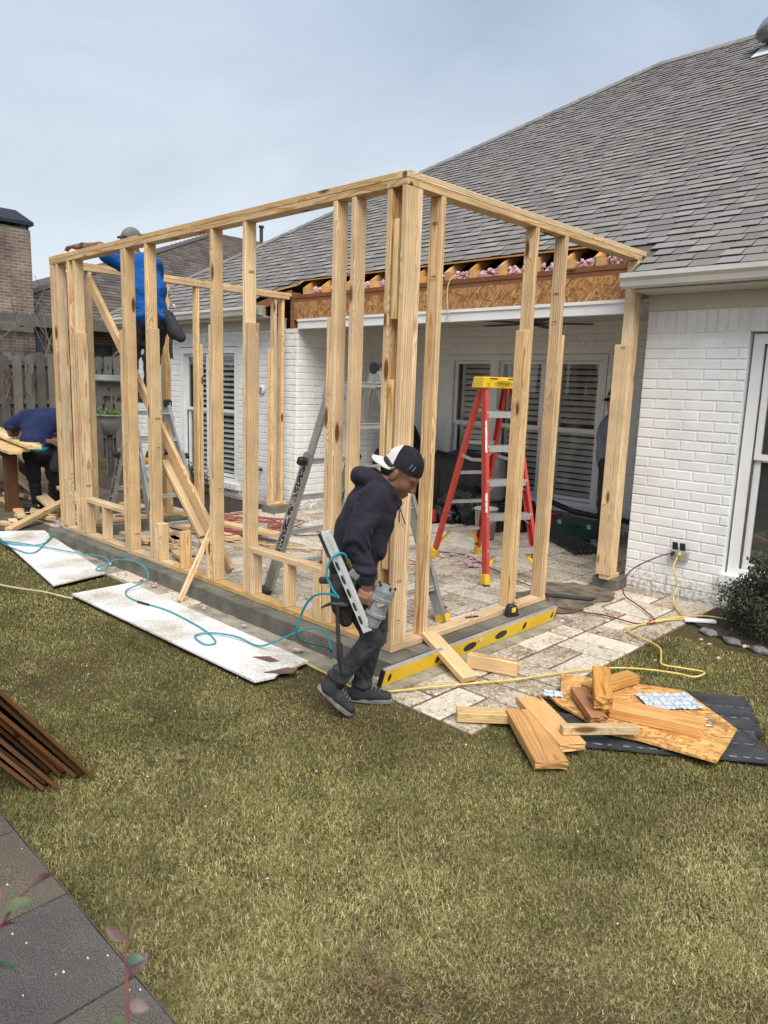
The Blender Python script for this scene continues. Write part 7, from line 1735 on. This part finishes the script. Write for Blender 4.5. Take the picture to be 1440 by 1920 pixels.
    pr = np.stack([.46-.34*(tone-.3)-.15*near, .34-.15*near+0*tone, .09+.36*(tone-.3)+.26*near, .22+0*tone, .15+.55*np.clip(worn, 0, 1)+.45*np.clip(.46-tone, 0, 1), .02+.26*near*tone], 1)
    pr = np.clip(pr, .01, None); cs = np.cumsum(pr/pr.sum(1)[:, None], 1); ci = (Q.random(n)[:, None] > cs).sum(1).clip(0, 5)
    C = pal[ci]*Q.uniform(.8, 1.2, n)[:, None]*(.46+.95*vnoise(x, y, 2.4, 21)*.55+.95*vnoise(x, y, 8.5, 22)*.45+.25*near)[:, None]
    a = me.color_attributes.new('tint', 'FLOAT_COLOR', 'POINT'); a.data.foreach_set('color', np.repeat(np.c_[C, np.ones(n)], 5, axis=0).astype(np.float32).ravel())
    o = link('grass', me, attr_mat('grass_blade', .75, 0, sc=40., spec=.12)); tag(o, 'patchy half dormant lawn grass', 'grass', kind='stuff')
    # dry leaves and white crumbs in the turf
    R = random.Random(55); lf = noisy('dry_leaf', (.14, .085, .045), (.24, .16, .09), 30., .8)
    for i in range(7):
        X, Y = R.uniform(-1.5, 2.4), R.uniform(-2.0, -.2); s = R.uniform(.012, .028); a = R.uniform(0, 6.28); V = []
        for k in range(7): t = k/6; w = s*.5*math.sin(math.pi*min(.98, t+.02)); V += [(s*(t*2-1), -w, .004+.25*w), (s*(t*2-1), w, .25*w)]
        o = MB().add(V, [(2*k, 2*k+2, 2*k+3, 2*k+1) for k in range(6)]).obj('dry_leaf', lf, M=Matrix.Translation((X, Y, .022)) @ Euler((R.uniform(-.3, .3), R.uniform(-.3, .3), a)).to_matrix().to_4x4()); tag(o, 'curled dry brown leaf lying in the lawn', 'leaf', 'dry leaves on the lawn')
    k = MB()
    for i in range(110):
        X, Y = R.uniform(-3.5, 2.2), R.uniform(-1.9, -.3); s = R.uniform(.0016, .0052)*R.uniform(.6, 1.2); k.box((X, Y, .02), (s*2, s, s*.6), Euler((R.uniform(-.5, .5), R.uniform(-.5, .5), R.uniform(0, 3))).to_matrix())
    o = k.obj('white_crumbs', MATS['white_crumb']); tag(o, 'tiny white render crumbs strewn over the lawn', 'debris', kind='stuff')
    cord('grass_runner', 'long dry grass runner curling on the lawn foreground', 'grass runner', [(1.08, -1.08, .03), (1.22, -1.22, .038), (1.42, -1.36, .036), (1.56, -1.46, .034), (1.70, -1.50, .03)], .0013, noisy('straw', (.35, .29, .13), (.45, .38, .2), 20., .7))
    # twiggy dead patch
    k = MB()
    for i in range(90):
        X, Y = 1.56+R.gauss(0, .10), -1.66+R.gauss(0, .055); a = R.uniform(0, 6.28); L = R.uniform(.03, .09); k.tube([(X, Y, .008), (X+L*.5*math.cos(a), Y+L*.5*math.sin(a), .02+R.uniform(0, .012)), (X+L*math.cos(a+.2), Y+L*math.sin(a+.2), .016)], .0011, 4, 2)
    o = k.obj('dead_twigs', noisy('dead_twig', (.13, .075, .05), (.22, .14, .10), 20., .9)); tag(o, 'brown patch of dead twigs in the lawn foreground', 'twigs', kind='stuff')
    # sawdust and chips on the patio
    k = MB(); 
    for i in range(420):
        X, Y = R.uniform(-4.4, .75), R.uniform(-.1, 4.2); s = R.uniform(.003, .012); k.box((X, Y, .0285), (s*2.2, s*.9, .003), Euler((R.uniform(-.2, .2), R.uniform(-.2, .2), R.uniform(0, 3))).to_matrix(), R.randrange(3))
    o = k.obj('wood_chips', [W_PALE, MATS['dry_leaf'], BLK]); tag(o, 'wood chips and dark crumbs scattered over the pavers', 'debris', kind='stuff')
grass()
